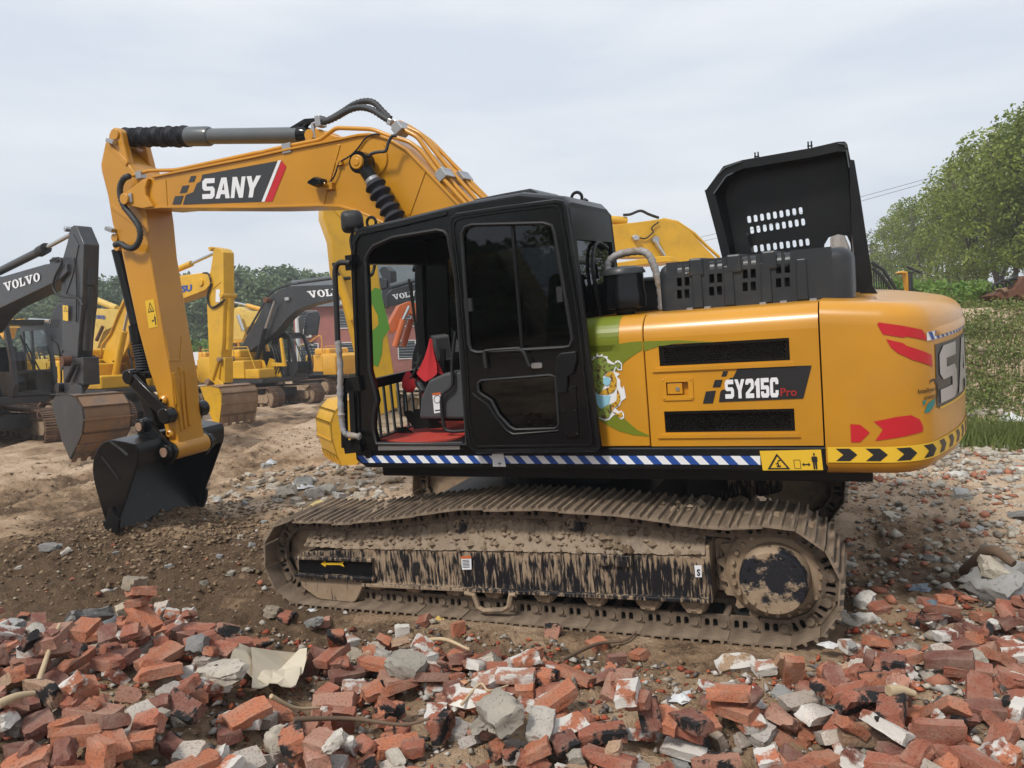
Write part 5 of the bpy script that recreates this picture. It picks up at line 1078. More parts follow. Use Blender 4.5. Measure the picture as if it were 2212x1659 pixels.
def wproj(x, y, z):
    d = np.stack([np.asarray(x, float)-CW[0], np.asarray(y, float)-CW[1], np.asarray(z, float)-CW[2]], -1); zz_ = d@wF
    return CX0+F_PX*(d@wR)/zz_, CY0-F_PX*(d@wU)/zz_
def rut(x, y, ridge):
    r_ = 0
    for x0, s2 in ((-4.2, .7), (-5.5, 1), (-6.2, .6), (-7.4, 1), (-8.3, .7), (-9.7, .9), (-11.5, .8), (-13.5, .8)):
        q = x-x0-.5*np.sin(y*.16+x0)-.16*fbm(x, y, .6, 3, 8)
        r_ = r_+s2*(np.exp(-((np.abs(q)-.46)/.16)**2) if ridge else np.exp(-(q/.23)**2))
    return r_*sst(8.0, 10.5, y)*(1-sst(28, 38, y))
def clumpy(x, y): return np.clip(.50+1.5*fbm(x, y, .42, 4, 31)+.45*np.clip(rut(x, y, 1), 0, 1)+.35*np.exp(-(((x+3.9)/1.6)**2+((y-8.2)/1.3)**2)), 0, 1)
HEAPX = np.array([-400, 0, 300, 420, 650, 900, 1250, 1480, 1640, 1740, 1900, 2050, 2212, 2600]); HEAPY = np.array([1290, 1310, 1300, 1375, 1420, 1400, 1440, 1490, 1500, 1440, 1380, 1330, 1290, 1260])
def base_h(x, y, fine=True):
    zm = H0[2]+GX*(x-H0[0])+GY*(y-H0[1])
    dx, dy = x-H0[0], y-H0[1]; al = dx*AX[0]+dy*AX[1]; ac = -dx*AX[1]+dy*AX[0]
    d = np.hypot(np.maximum(np.abs(al)-2.3, 0), np.maximum(np.abs(ac)-1.6, 0)); wm = 1-sst(.35, 3.6, d)
    t = .22-.42*sst(18, 40, y)+.05*fbm(x, y, .12, 3, 5)
    t = t+.32*sst(2.2, 6, x)*(1-sst(20, 30, y))                        # rubble plain to the right
    s_ = (y-(11.5+.0*x))*.85+(x-6)*.45; bank = 2.0*sst(0, 7.5, s_)*sst(3.2, 6.4, x+.12*(y-11)); t = t+bank*(1+.10*fbm(x, y, .6, 3, 9))
    t = t+.20*np.exp(-(((x+4.0)/1.3)**2+((y-8.9)/1.1)**2))             # soil heaped round the bucket
    t = t+.28*np.exp(-(((x+2.6)/1.2)**2+((y-11.3)/1.0)**2))            # far rubble mound
    h = wm*zm+(1-wm)*t
    hp2 = sst(5.3, 4.2, y+.25*np.clip(x, -2, 3)*(x > 0)) if False else sst(0, 1, (5.15-.28*np.maximum(x, 0)-y)/1.0)
    hm = .24+.30*sst(-.6, -2.2, x)+.02*x
    h = h+hp2*np.maximum(0, hm+.10*fbm(x, y, .9, 3, 3))*(1-.35*sst(.2, .9, x)*sst(2.0, 1.2, x))
    if fine:
        h = h+(.045*rut(x, y, 1)-.085*rut(x, y, 0))*(1-wm)
        f = (1-sst(14, 40, y))
        cl_p = clumpy(x, y)
        lump = 1-np.abs(2*fbm(x, y, 5.5, 3, 11)); lump2 = 1-np.abs(2.2*fbm(x, y, 13, 2, 19))
        h = h+f*sst(-1.5, 1.5, y)*(1-sst(9, 17, np.abs(x)))*(.055*fbm(x, y, 1.7, 3, 14)+.018*fbm(x, y, 9, 3, 12)+cl_p*(.075*(lump-.75)+.034*(lump2-.7)+.022*np.abs(fbm(x, y, 27, 2, 13))))*(1-.85*wm*(d < .02))
    return h
def axis(lo, hi, c0, c1, st, g):
    a = list(np.arange(c0, c1, st)); s_ = st; v = c1
    while v < hi: a.append(v); s_ *= g; v += s_
    s_ = st; v = c0-st
    while v > lo: a.insert(0, v); s_ *= g; v -= s_
    return np.array(a)
gx = axis(-260, 260, -8.6, 4.4, .028, 1.02); gy = axis(-60, 520, 2.4, 11.5, .026, 1.016)
XX, YY = np.meshgrid(gx, gy, indexing='ij'); ZZ = base_h(XX, YY)
nx, ny = XX.shape
gm = bpy.data.meshes.new('ground'); gm.vertices.add(nx*ny); gm.vertices.foreach_set('co', np.stack([XX, YY, ZZ], -1).reshape(-1).astype(np.float32))
I = np.arange(nx*ny).reshape(nx, ny); Q = np.stack([I[:-1, :-1], I[1:, :-1], I[1:, 1:], I[:-1, 1:]], -1).reshape(-1, 4)
gm.loops.add(Q.size); gm.loops.foreach_set('vertex_index', Q.reshape(-1).astype(np.int32)); gm.polygons.add(len(Q))
gm.polygons.foreach_set('loop_start', np.arange(0, Q.size, 4, dtype=np.int32)); gm.polygons.foreach_set('use_smooth', np.ones(len(Q), bool)); gm.update()
soil_tone = np.clip(.45+.24*sst(8.5, 13, YY)*(1-sst(1.5, 4, XX))+.35*fbm(XX, YY, 2.4, 3, 23)-.30*np.clip(rut(XX, YY, 0), 0, 1)-.38*(clumpy(XX, YY)-.45)+.5*sst(2.3, 4.5, XX)*sst(4.5, 7, YY)+.55*fbm(XX, YY, .55, 4, 21)-.25*np.exp(-(((XX+3.8)/2.2)**2+((YY-8.2)/1.8)**2)), 0, 1)  # pale dry to dark damp soil; rut relief also painted in as dark furrows
at = gm.attributes.new('soil_tone', 'FLOAT', 'POINT'); at.data.foreach_set('value', soil_tone.reshape(-1).astype(np.float32))
m, n, l, p = newmat('yard_soil')
A_ = n.new('ShaderNodeAttribute'); A_.attribute_name = 'soil_tone'
f1 = noise(n, l, 1.6, 8, .68); f2 = noise(n, l, 14, 6, .7); f3 = noise(n, l, 60, 4, .7)
k1 = math_(n, l, 'ADD', A_.outputs['Fac'], math_(n, l, 'MULTIPLY', math_(n, l, 'SUBTRACT', f1, .5), 1.35)); k1 = math_(n, l, 'ADD', k1, math_(n, l, 'MULTIPLY', math_(n, l, 'SUBTRACT', f2, .5), .75))
col = ramp(n, l, k1, .12, .95, (.125, .080, .047, 1), (.58, .43, .30, 1), ((.36, (.285, .19, .115, 1)), (.66, (.44, .312, .205, 1))))
vo = n.new('ShaderNodeTexVoronoi'); vo.inputs['Scale'].default_value = 26; tcx = n.new('ShaderNodeTexCoord'); l.new(tcx.outputs['Object'], vo.inputs['Vector'])
peb = ramp(n, l, vo.outputs['Distance'], .10, .16, (1, 1, 1, 1), (0, 0, 0, 1)); sel = n.new('ShaderNodeSeparateColor'); l.new(vo.outputs['Color'], sel.inputs[0])
pm = math_(n, l, 'MULTIPLY', peb, ramp(n, l, sel.outputs[0], .90, .92)); pc_ = mixc(n, l, ramp(n, l, sel.outputs[1], .6, .62), (.36, .33, .29), (.25, .085, .05))
l.new(mixc(n, l, pm, col, pc_), p.inputs['Base Color']); p.inputs['Roughness'].default_value = .95; p.inputs['Specular IOR Level'].default_value = .25
f0 = noise(n, l, 4.5, 5, .65)
bump(n, l, p, math_(n, l, 'ADD', math_(n, l, 'ADD', f2, math_(n, l, 'MULTIPLY', f0, 1.6)), math_(n, l, 'ADD', math_(n, l, 'MULTIPLY', f3, .45), math_(n, l, 'MULTIPLY', pm, .4))), 1.0, .045)
gm.materials.append(m); go = link('ground', gm); tag(go, kind='structure')
def gz(x, y):                              # height of the ground sheet at one point
    i = int(np.searchsorted(gx, x))-1; j = int(np.searchsorted(gy, y))-1; i = min(max(i, 0), nx-2); j = min(max(j, 0), ny-2)
    u = (x-gx[i])/(gx[i+1]-gx[i]); v = (y-gy[j])/(gy[j+1]-gy[j])
    return float((ZZ[i, j]*(1-u)+ZZ[i+1, j]*u)*(1-v)+(ZZ[i, j+1]*(1-u)+ZZ[i+1, j+1]*u)*v)
# ================================================================== trees
def leafmat(name, c0, c1, c2):
    m, n, l, p = newmat(name); g = n.new('ShaderNodeNewGeometry'); ta = n.new('ShaderNodeAttribute'); ta.attribute_name = 'tone'
    c = ramp(n, l, math_(n, l, 'ADD', math_(n, l, 'MULTIPLY', g.outputs['Random Per Island'], .45), math_(n, l, 'MULTIPLY', ta.outputs['Fac'], .55)), 0, 1, (*c0, 1), (*c2, 1), ((.5, (*c1, 1)),)); oi = n.new('ShaderNodeObjectInfo')
    c = mixc(n, l, math_(n, l, 'MULTIPLY', oi.outputs['Random'], .35), c, (*c2, 1))
    l.new(c, p.inputs['Base Color']); p.inputs['Roughness'].default_value = .55; p.inputs['Specular IOR Level'].default_value = .3
    tr = n.new('ShaderNodeBsdfTranslucent'); l.new(c, tr.inputs[0]); ms = n.new('ShaderNodeMixShader'); ms.inputs[0].default_value = .3
    l.new(p.outputs[0], ms.inputs[1]); l.new(tr.outputs[0], ms.inputs[2]); l.new(ms.outputs[0], n['Material Output'].inputs[0]); return m
M['leaf'] = leafmat('camphor_leaves', (.065, .10, .018), (.15, .20, .036), (.30, .345, .075))
M['leafdark'] = leafmat('dark_leaves', (.075, .115, .06), (.12, .17, .085), (.19, .235, .125))  # greyed and lightened: distance haze put into the leaf colour
M['leaflight'] = leafmat('light_shrub_leaves', (.07, .14, .025), (.12, .21, .04), (.19, .28, .06))
M['bark'] = paint('grey_brown_bark', (.085, .068, .052), .9, 0, .5, (.04, .032, .026), 8)
def leaves(cl, per, size, seed, squash=.8):
    r_ = np.random.default_rng(seed); cs = []; tn = []
    for (c, rad) in cl:
        k = max(4, int(per*rad**2)); d = r_.normal(size=(k, 3)); d /= np.linalg.norm(d, axis=1)[:, None]; rr = rad*r_.uniform(.35, 1.0, (k, 1))**.6
        cs.append(np.asarray(c)+d*rr*np.array([1, 1, squash])); tn.append(np.full(k, r_.uniform(0, 1)))
    P_ = np.concatenate(cs); k = len(P_)
    a = r_.normal(size=(k, 3)); a /= np.linalg.norm(a, axis=1)[:, None]; b = r_.normal(size=(k, 3)); b -= a*np.sum(a*b, 1)[:, None]; b /= np.linalg.norm(b, axis=1)[:, None]
    s_ = size*r_.uniform(.6, 1.3, (k, 1)); V = np.stack([P_-a*s_, P_+b*s_*.55, P_+a*s_, P_-b*s_*.55], 1).reshape(-1, 3)
    me = bpy.data.meshes.new('crown'); me.vertices.add(4*k); me.vertices.foreach_set('co', V.reshape(-1).astype(np.float32)); me.loops.add(4*k); me.loops.foreach_set('vertex_index', np.arange(4*k, dtype=np.int32))
    me.polygons.add(k); me.polygons.foreach_set('loop_start', np.arange(0, 4*k, 4, dtype=np.int32)); me.update(); at = me.attributes.new('tone', 'FLOAT', 'POINT'); at.data.foreach_set('value', np.repeat(np.concatenate(tn), 4).astype(np.float32)); return me
def tree_meshes(seed, H=10., trunk_h=.34, wid=.30, per=95, size=.16, ncl=60, fork=True):
    rr = random.Random(seed); b_ = MB(); cl = []
    base = np.array([0, 0, -.4]); lean = np.array([rr.uniform(-.05, .05), rr.uniform(-.05, .05), 1])
    top = np.array([0, 0, 0])+lean*H*trunk_h
    b_.tube([base, lean*H*.1, lean*H*.22, top], [.026*H*.62, .018*H*.7, .016*H*.7, .013*H*.7], 8)
    for k in range(rr.randint(4, 6)):
        a = rr.uniform(0, 6.28); sp = rr.uniform(.45, 1)*wid*H; z_ = rr.uniform(.62, .92)*H
        e_ = np.array([sp*math.cos(a), sp*math.sin(a), z_]); s0 = top*rr.uniform(.65, 1)
        mid = (s0*.5+e_*.5)+np.array([0, 0, -.04*H]); b_.tube(smoothpath([s0, mid, e_], 4), list(np.linspace(.0085*H, .002*H, 9)), 6)
        for q in range(4):
            f_ = rr.uniform(.45, 1); c = s0+(e_-s0)*f_; a2 = rr.uniform(0, 6.28); e2 = c+np.array([math.cos(a2), math.sin(a2), rr.uniform(.2, .8)])*H*.1
            b_.tube([c, e2], [.0035*H, .001*H], 5); cl.append((e2, rr.uniform(.05, .085)*H))
    for k in range(ncl):
        a = rr.uniform(0, 6.28); t = rr.uniform(0, 1); z_ = (trunk_h+.02+(1-trunk_h)*t**.85)*H; w_ = wid*H*math.sqrt(max(.05, 1-((t-.38)/.66)**2))*rr.uniform(.35, 1.05)
        cl.append((np.array([w_*math.cos(a), w_*math.sin(a), z_]), rr.uniform(.045, .095)*H))
    return b_, leaves(cl, per, size, seed)
TREES = []
for k in range(3):
    tb, lm_ = tree_meshes(40+k, 10, .29, .23, 215, .10, 54); tm = tb.mesh('trunk'); tm.materials.append(M['bark']); tm.polygons.foreach_set('use_smooth', [True]*len(tm.polygons)); lm_.materials.append(M['leaf']); TREES.append((tm, lm_))
WOOD = []
for k in range(3):
    tb, lm_ = tree_meshes(70+k, 10, .10, .30, 42, .25, 85); tm = tb.mesh('trunk'); tm.materials.append(M['bark']); lm_.materials.append(M['leafdark']); WOOD.append((tm, lm_))
def plant_tree(name, kind, x, y, z, s, rz, label, cat='tree', group=None, sx=1):
    t = empty(name, (x, y, z), rz, label, cat, group); t.scale = (s*sx, s*sx, s)
    link('trunk', kind[0], t); link('crown', kind[1], t); return t
def gp(px, d): return (px-CX0)/F_PX*d, d
right = [(1893, 550, 75, 'smallest and farthest leafy tree of the row, just right of the raised hood'), (1932, 482, 70, 'leafy tree second from the left end of the roadside row'), (1965, 447, 64, 'leafy tree standing above the yellow post behind the counterweight'), (2005, 428, 58, 'leafy tree in the middle of the row with two thin dark trunks below'),
         (2042, 418, 50, 'light green leafy tree with slim dark trunk right of the row middle'), (2084, 362, 44, 'leafy tree with forked dark trunk above the shrubs of the bank'), (2122, 332, 40, 'broad leafy tree with bare straight trunk over the bank'), (2158, 304, 37, 'leafy tree whose grey trunk rises left of the rusty machine'),
         (2198, 276, 34, 'tall leafy tree at the right edge above the rusty machine'), (2238, 250, 32, 'tallest leafy tree, cut by the right edge of the picture'), (2290, 230, 30, 'leafy tree just beyond the right edge of the picture')]
for i, (px, top, d, lb_) in enumerate(right):
    x, y = gp(px, d); z0_ = gz(x, y); hgt = CAMZ+(730-(px-1106)*.0349-top)/F_PX*d-z0_
    plant_tree('leafy_tree', TREES[i % 3], x, y, z0_, hgt/10.0, i*1.9, lb_, 'tree', 'leafy trees along the bank', (.95, 1.15, 1.0, 1.2)[i % 4])
wp = ['far left', 'left', 'centre left']
for i in range(34):
    px = -120+i*28+random.uniform(-8, 8); d = random.uniform(72, 100); x, y = gp(px, d); ht = (d*(755-random.uniform(588, 612))/F_PX+2.25+.3)
    if px > 700: ht *= .95
    nb = 'dark wood tree %s' % ('beyond the left picture edge' if px < 0 else 'behind the left charcoal excavator' if px < 210 else 'behind the front excavator stick' if px < 400 else 'left of the clean yellow stick' if px < 480 else 'between clean yellow stick and charcoal boom' if px < 640 else 'above the middle charcoal boom' if px < 760 else 'behind the open cab')
    plant_tree('wood_tree', WOOD[i % 3], x, y, -.4, ht/10.2, i*2.3, nb, 'tree', 'dark trees of the far wood', 1.25)
for i in range(16):                                                     # far trees behind the right row and behind the machines
    px = 1120+i*75+random.uniform(-20, 20); d = random.uniform(80, 105); x, y = gp(px, d)
    plant_tree('wood_tree', WOOD[i % 3], x, y, -.3, random.uniform(.40, .52), i*1.3, 'dark tree far beyond the yard\'s right half', 'tree', 'dark trees far beyond the yard', 1.3)
for i, (x, y, h_, w_) in enumerate(((-13.2, -8.6, 8.5, 'tall leafy tree filling the right half of the door glass reflection'), (-17.5, -2.9, 8, 'leafy tree at the left side of the door glass reflection'), (-21, -17, 7, 'small leafy tree behind the house mirrored in the door glass'), (-27, -7, 8, 'leafy tree left of the house mirrored in the door glass'))):
    plant_tree('leafy_tree', TREES[i % 3], x, y, .1, h_/10, i*2.1, w_, 'tree', 'leafy trees mirrored in the door glass', 1.25)
def shrub_mesh(seed, per, size, n_): 
    rr = random.Random(seed); return leaves([(np.array([rr.uniform(-.7, .7), rr.uniform(-.5, .5), rr.uniform(.15, .85)]), rr.uniform(.18, .36)) for _ in range(n_)], per, size, seed, .55)
SH = [shrub_mesh(k, 900, .07, 16) for k in range(3)]; SHD = [s.copy() for s in SH]
for s in SH: s.materials.append(M['leaflight'])
for s in SHD: s.materials.append(M['leafdark'])
stem = MB()
for k in range(5): a = k*1.25; stem.tube([(0, 0, -.2), (.3*math.cos(a), .3*math.sin(a), .35), (.5*math.cos(a), .5*math.sin(a), .8)], [.03, .02, .008], 5)
stm = stem.mesh('stem'); stm.materials.append(M['bark'])
sh = [(1925, 30, 2.0, 0, 'bright green feathery shrub left of the yellow post'), (1965, 28, 1.9, 0, 'bright green shrub with flat sprays right of the yellow post'), (2010, 27, 1.6, 0, 'bright green low shrub above the rear corner of the counterweight'), (2050, 24, 1.2, 0, 'green shrub on the crest of the bank below the tree trunks'), (2090, 22, 1.1, 0, 'green shrub beside the fallen log on the bank'), (2135, 19.5, .8, 0, 'small bright bush in front of the rusty machine'),
      (1935, 44, 1.7, 1, 'dark bush below the left end of the tree row'), (1985, 40, 1.7, 1, 'dark bush between the slim trunks in the row middle'), (2035, 36, 1.7, 1, 'dark hedge bush behind the forked trunks'), (2085, 33, 1.7, 1, 'dark bush behind the straight bare trunks'), (2140, 30, 1.7, 1, 'dark bush behind the rusty machine'), (2200, 28, 1.7, 1, 'dark bush at the right edge behind the trees'),
      (430, 60, 3.6, 0, 'light green bush between the two yellow sticks'), (405, 58, 3.0, 0, 'light green bush right beside the near excavator stick'), (740, 50, 2.2, 1, 'round dark hedge in front of the red building'), (770, 50, 2.0, 1, 'dark hedge beside the red building, partly behind the cab')]
for i, (px, d, s_, dk, lb_) in enumerate(sh):
    x, y = gp(px, d); t = empty('shrub', (x, y, gz(x, y)), i*1.1, lb_, 'shrub', 'shrubs'); t.scale = (s_, s_, s_); link('stem', stm, t); link('foliage', (SHD if dk else SH)[i % 3], t)
for i, (x, y, s_) in enumerate(((-10.2, -5.2, 2.6), (-12.2, -3.6, 2.4), (-9.4, -7.2, 2.7), (-14.5, -4.6, 3.0))):  # unseen bushes added to cover bare ground mirrored in the door glass
    t = empty('shrub', (x, y, .1), i*1.3, ('wide', 'low', 'round', 'tall')[i]+' dark bush added unseen to hide bare ground in the door glass reflection', 'shrub', 'shrubs'); t.scale = (s_*1.3, s_*1.3, s_); link('stem', stm, t); link('foliage', SHD[i % 3], t)
# grass and weeds on the bank
def blades(n_, fx_, size, seed, mat, name):
    r_ = np.random.default_rng(seed); x, y = fx_(r_, n_); z = base_h(x, y); a = r_.uniform(0, 6.28, len(x)); h_ = size*r_.uniform(.4, 1.3, len(x)); w_ = .012+.01*r_.random(len(x)); ln = r_.uniform(-.5, .5, (2, len(x)))*h_
    V = np.stack([np.stack([x-w_*np.cos(a), y-w_*np.sin(a), z-.02], -1), np.stack([x+w_*np.cos(a), y+w_*np.sin(a), z-.02], -1), np.stack([x+ln[0], y+ln[1], z+h_], -1)], 1).reshape(-1, 3); k = len(x)
    me = bpy.data.meshes.new(name); me.vertices.add(3*k); me.vertices.foreach_set('co', V.reshape(-1).astype(np.float32)); me.loops.add(3*k); me.loops.foreach_set('vertex_index', np.arange(3*k, dtype=np.int32)); me.polygons.add(k); me.polygons.foreach_set('loop_start', np.arange(0, 3*k, 3, dtype=np.int32)); me.update(); me.materials.append(mat)
    return tag(link(name, me), kind='stuff')
def bank_xy(r_, n_):
    x = r_.uniform(4.5, 14, n_); y = r_.uniform(11.2, 22, n_); s_ = (y-11.5)*.85+(x-6)*.45; g = fbm(x, y, .5, 3, 77)
    k = (s_ > .1) & (g+.42-.14*np.maximum(s_-4.8, 0) > r_.uniform(-.1, .5, n_)) & (x/y > .42); return x[k], y[k]
M['grass'] = leafmat('weed_grass', (.10, .13, .04), (.15, .19, .06), (.25, .23, .10))
blades(90000, bank_xy, .085, 5, M['grass'], 'bank_grass')
def weed_xy(r_, n_):
    cx = r_.uniform(5, 13, 260); cy = r_.uniform(11.6, 19, 260); i = r_.integers(0, 260, n_); x = cx[i]+r_.normal(0, .18, n_); y = cy[i]+r_.normal(0, .18, n_); k = (x/y > .43); return x[k], y[k]
M['weed'] = leafmat('weed_leaves', (.10, .13, .035), (.155, .19, .05), (.24, .24, .09))
_r = np.random.default_rng(12); cl_ = []
cx, cy = _r.uniform(4.8, 13, 1250), _r.uniform(11.4, 19.5, 1250); gq = fbm(cx, cy, .5, 3, 77)
for x_, y_, g_ in zip(cx, cy, gq):
    if x_/y_ > .43 and g_+.33 > _r.uniform(-.25, .6): cl_.append((np.array([x_, y_, gz(x_, y_)+.06]), _r.choice((.08, .12, .16, .24, .38))*_r.uniform(.8, 1.2)))
wm_ = leaves(cl_, 900, .036, 13, .75); wm_.materials.append(M['weed']); tag(link('bank_weeds', wm_), kind='stuff')
def toe_xy(r_, n_):
    x = 6.9+r_.normal(0, .35, n_); y = 11.3+r_.normal(0, .3, n_); return x, y
blades(5000, toe_xy, .22, 8, M['weed'], 'grass_tuft')

# ------------------------------------------------------------------ thin haze over the yard
hzb = MB(); hzb.box(-250, 250, -58, 470, -2.2, 26); m = bpy.data.materials.new('haze_air'); m.use_nodes = True; n, l = m.node_tree.nodes, m.node_tree.links; n.remove(n['Principled BSDF'])
pv = n.new('ShaderNodeVolumePrincipled'); pv.inputs['Color'].default_value = (.86, .90, .95, 1); pv.inputs['Density'].default_value = .0015; pv.inputs['Anisotropy'].default_value = .2
l.new(pv.outputs[0], n['Material Output'].inputs['Volume']); tag(hzb.build('haze', m, None), kind='stuff')
# ================================================================== parked machines behind
def crawler_me(L_=4.1, w=.6, h=.82, n=46, mat='rustshoe'):
    r_ = h/2; P_ = []
    for k in range(14): P_.append((-(L_/2-r_)+(L_-h)*k/13, 0))
    for k in range(1, 10): a = R(-90+180*k/10); P_.append((L_/2-r_+r_*math.cos(a), r_+r_*math.sin(a)))
    for k in range(14): P_.append(((L_/2-r_)-(L_-h)*k/13, h-.05*math.sin(math.pi*k/13)))
    for k in range(1, 10): a = R(90+180*k/10); P_.append((-(L_/2-r_)+r_*math.cos(a), r_+r_*math.sin(a)))
    P_ = np.array(P_+[P_[0]]); s_ = np.concatenate([[0], np.cumsum(np.linalg.norm(np.diff(P_, axis=0), axis=1))]); out = []
    for k in range(n):
        s0 = (k+.5)*s_[-1]/n; p = np.array([np.interp(s0, s_, P_[:, i]) for i in (0, 1)]); q = np.array([np.interp((s0+.03) % s_[-1], s_, P_[:, i]) for i in (0, 1)]); t = (q-p)/np.linalg.norm(q-p); out.append((p, t, np.array([t[1], -t[0]])))
    return out, s_[-1]/n
CP, CPITCH = crawler_me()
sb = MB(); h2 = CPITCH/2
sb.prism([(-h2+.006, -.03), (h2-.006, -.03), (h2-.006, 0), (h2*.7, .03), (h2*.5, .03), (h2*.4, 0), (h2*.1, 0), (0, .028), (-h2*.2, .028), (-h2*.3, 0), (-h2*.6, 0), (-h2*.7, .03), (-h2*.9, .03), (-h2+.006, 0)], -.30, .30)
shoe2 = sb.mesh('track_shoe'); shoe2.materials.append(M['rustshoe']); fixn(shoe2)
def machine(label, x, y, yaw, paint_, lower='charcoal', cab=True, hood=True, z=None, s=1, cabp='charcoal', shoes=True, cabz=2.95, group='parked excavators behind the front one'):
    t = empty('excavator', (x, y, gz(x, y) if z is None else z), yaw, label, 'excavator', group); t.scale = (s, s, s)
    for sd in (1, -1):
        b_ = MB(); b_.prism([(-1.55, .2), (1.5, .2), (1.6, .3), (1.55, .52), (-1.5, .56), (-1.7, .4)], 1.12*sd-.16, 1.12*sd+.20)
        b_.lathe([(.33, -.1), (.33, .12), (.25, .2), (.0, .22)], (-1.64, 1.12*sd, .41), (0, sd, 0), 20); b_.lathe([(.34, -.08), (.34, .08), (.2, .12), (0, .12)], (1.64, 1.12*sd, .41), (0, sd, 0), 20)
        for k in range(7): b_.cyl((-1.1+k*.37, 1.12*sd-.1, .13), (-1.1+k*.37, 1.12*sd+.19, .13), .09, 10)
        f_ = b_.build('track_frame', M['mudplate'], t, smooth=40)
        for p, tt, nn in CP:
            o = link('track_shoe', shoe2, f_); o.matrix_local = Matrix(((tt[0], 0, nn[0], p[0]), (0, 1, 0, 1.12*sd), (tt[1], 0, nn[1], p[1]), (0, 0, 0, 1)))
    b_ = MB(); b_.box(-1, 1, -.9, .9, .4, .72); b_.cyl((0, 0, .7), (0, 0, .98), .6, 24); b_.box(-2.3, 1.3, -1.25, 1.25, .98, 1.16); b_.build('deck', M[lower], t, bevel=.02)
    b_ = MB(); R_ = 2.75; pl = [(-1.6, -1.3)]+[(-R_*math.cos(a), R_*math.sin(a)) for a in np.linspace(-.49, .49, 12)]+[(-1.6, 1.3)]
    b_.loft([[(u*k, v*k, zz_) for u, v in pl] for zz_, k in ((1.02, .98), (1.1, 1), (1.95, 1), (2.08, .95))]); b_.build('counterweight', M[paint_], t, smooth=40)
    for sd in (1, -1):
        for x0_, x1_ in ((-1.59, -.9), (-.88, -.42)): b_ = MB(); b_.box(x0_, x1_, .68*sd-.62, .68*sd+.62, 1.165, 2.02); b_.build('side_door', M[paint_], t, bevel=.05, seg=3)
    b_ = MB(); b_.box(-.40, .35, -1.30, -.35, 1.165, 1.90); b_.build('fuel_tank', M[paint_], t, bevel=.06, seg=3)
    b_ = MB(); b_.box(.37, 1.15, -1.28, -.40, 1.165, 1.55); tb_ = b_.build('tool_box', M[paint_], t, bevel=.05, seg=3)
    b_ = MB(); b_.box(.45, 1.08, -1.29, -1.275, 1.25, 1.45); b_.build('box_lid', M[paint_], tb_, bevel=.006)
    for yy in (-.32, .32): b_ = MB(); b_.prism([(-.1, 1.165), (.75, 1.165), (.45, 1.85), (.1, 1.95), (-.05, 1.6)], yy-.03, yy+.03); b_.build('boom_bracket', M[paint_], t, bevel=.01)
    for k in range(3): b_ = MB(); b_.tube(smoothpath([(.75, -.15+k*.14, 1.3), (1.0, -.2+k*.16, 1.75), (.9, -.2+k*.16, 2.2), (.7, -.1+k*.1, 2.5)], 4), .03, 6); b_.build('hydraulic_hose', M['rubber'], t, smooth=60)
    b_ = MB(); b_.tube([(-.3, -1.2, 1.9), (-.3, -1.2, 2.45), (.5, -1.2, 2.45), (.9, -1.2, 1.55)], .02, 6); b_.build('deck_rail', M[paint_], t)
    for k in range(5): b_ = MB(); b_.box(-1.45+k*.1, -1.40+k*.1, -1.305, -1.298, 1.5, 1.85); b_.build('vent_slot', M['dark'], t)
    b_ = MB(); b_.box(-1.55, -.5, -.75, .75, 2.0, 2.35); b_.build('engine_cover', M['amber' if paint_ == 'amber' else paint_], t, bevel=.1, seg=3)
    b_ = MB(); b_.cyl((-1.0, -.5, 2.3), (-1.0, -.5, 2.62), .06, 10); b_.build('exhaust', M['rusty'], t)
    if cab:
        pr = [(-.35, 1.17), (1.35, 1.17), (1.5, 1.45), (1.44, 2.0), (1.15, cabz-.1), (.95, cabz), (-.3, cabz), (-.42, cabz-.15)]
        c_ = MB()
        for y0, y1 in ((.42, .47), (1.31, 1.36)):
            v_, f2 = flat([pr, [(.25, 1.75), (1.25, 1.75), (1.28, 2.0), (1.05, cabz-.22), (.25, cabz-.22)], [(-.28, 1.75), (.15, 1.75), (.15, cabz-.22), (-.28, cabz-.22)]], (y1-y0)/2); c_.add([(u, (y0+y1)/2+w, v) for u, v, w in v_], f2)
        c_.box(-.40, 1.0, .43, 1.35, cabz-.08, cabz+.03); c_.box(-.35, 1.34, .43, 1.35, 1.17, 1.25)
        for yy in (.44, 1.29):
            for a, b2 in (((1.35, 1.2), (1.48, 1.45)), ((1.48, 1.45), (1.42, 2.0)), ((1.42, 2.0), (1.12, cabz-.06))): c_.bar((a[0], yy+.03, a[1]), (b2[0], yy+.03, b2[1]), .07, .08, (0, 1, 0))
        c_.bar((1.43, .45, 1.75), (1.43, 1.33, 1.75), .05, .05); c_.bar((-.4, .45, 1.7), (-.4, 1.33, 1.7), .05, 1.05)
        cb_ = c_.build('cab', M[cabp], t, bevel=.015)
        g_ = MB(); g_.add([(1.40, .5, 1.28), (1.40, 1.29, 1.28), (1.44, 1.29, 1.5), (1.44, .5, 1.5), (1.395, .5, 2.0), (1.395, 1.29, 2.0), (1.10, .5, cabz-.1), (1.10, 1.29, cabz-.1)], [(0, 1, 2, 3), (3, 2, 5, 4), (4, 5, 7, 6)]); g_.build('windscreen', M['glass'], cb_, fix=False)
        g_ = MB(); g_.add([(-.28, 1.335, 1.7), (1.28, 1.335, 1.7), (1.05, 1.335, cabz-.2), (-.28, 1.335, cabz-.2)], [(0, 1, 2, 3)]); g_.build('side_glass', M['glass'], cb_, fix=False)
        g_ = MB(); g_.box(-.2, .35, .62, 1.15, 1.26, 1.7); g_.box(-.25, -.1, .65, 1.1, 1.7, 2.35); g_.build('seat', M['dark'], cb_, bevel=.04)
        g_ = MB(); g_.bar((1.43, .95, 1.6), (1.22, .72, 2.6), .03, .03, (0, 1, 0)); g_.bar((1.47, 1.1, 1.5), (1.3, .8, 2.4), .02, .03, (0, 1, 0)); g_.build('wiper', M['rubber'], cb_)
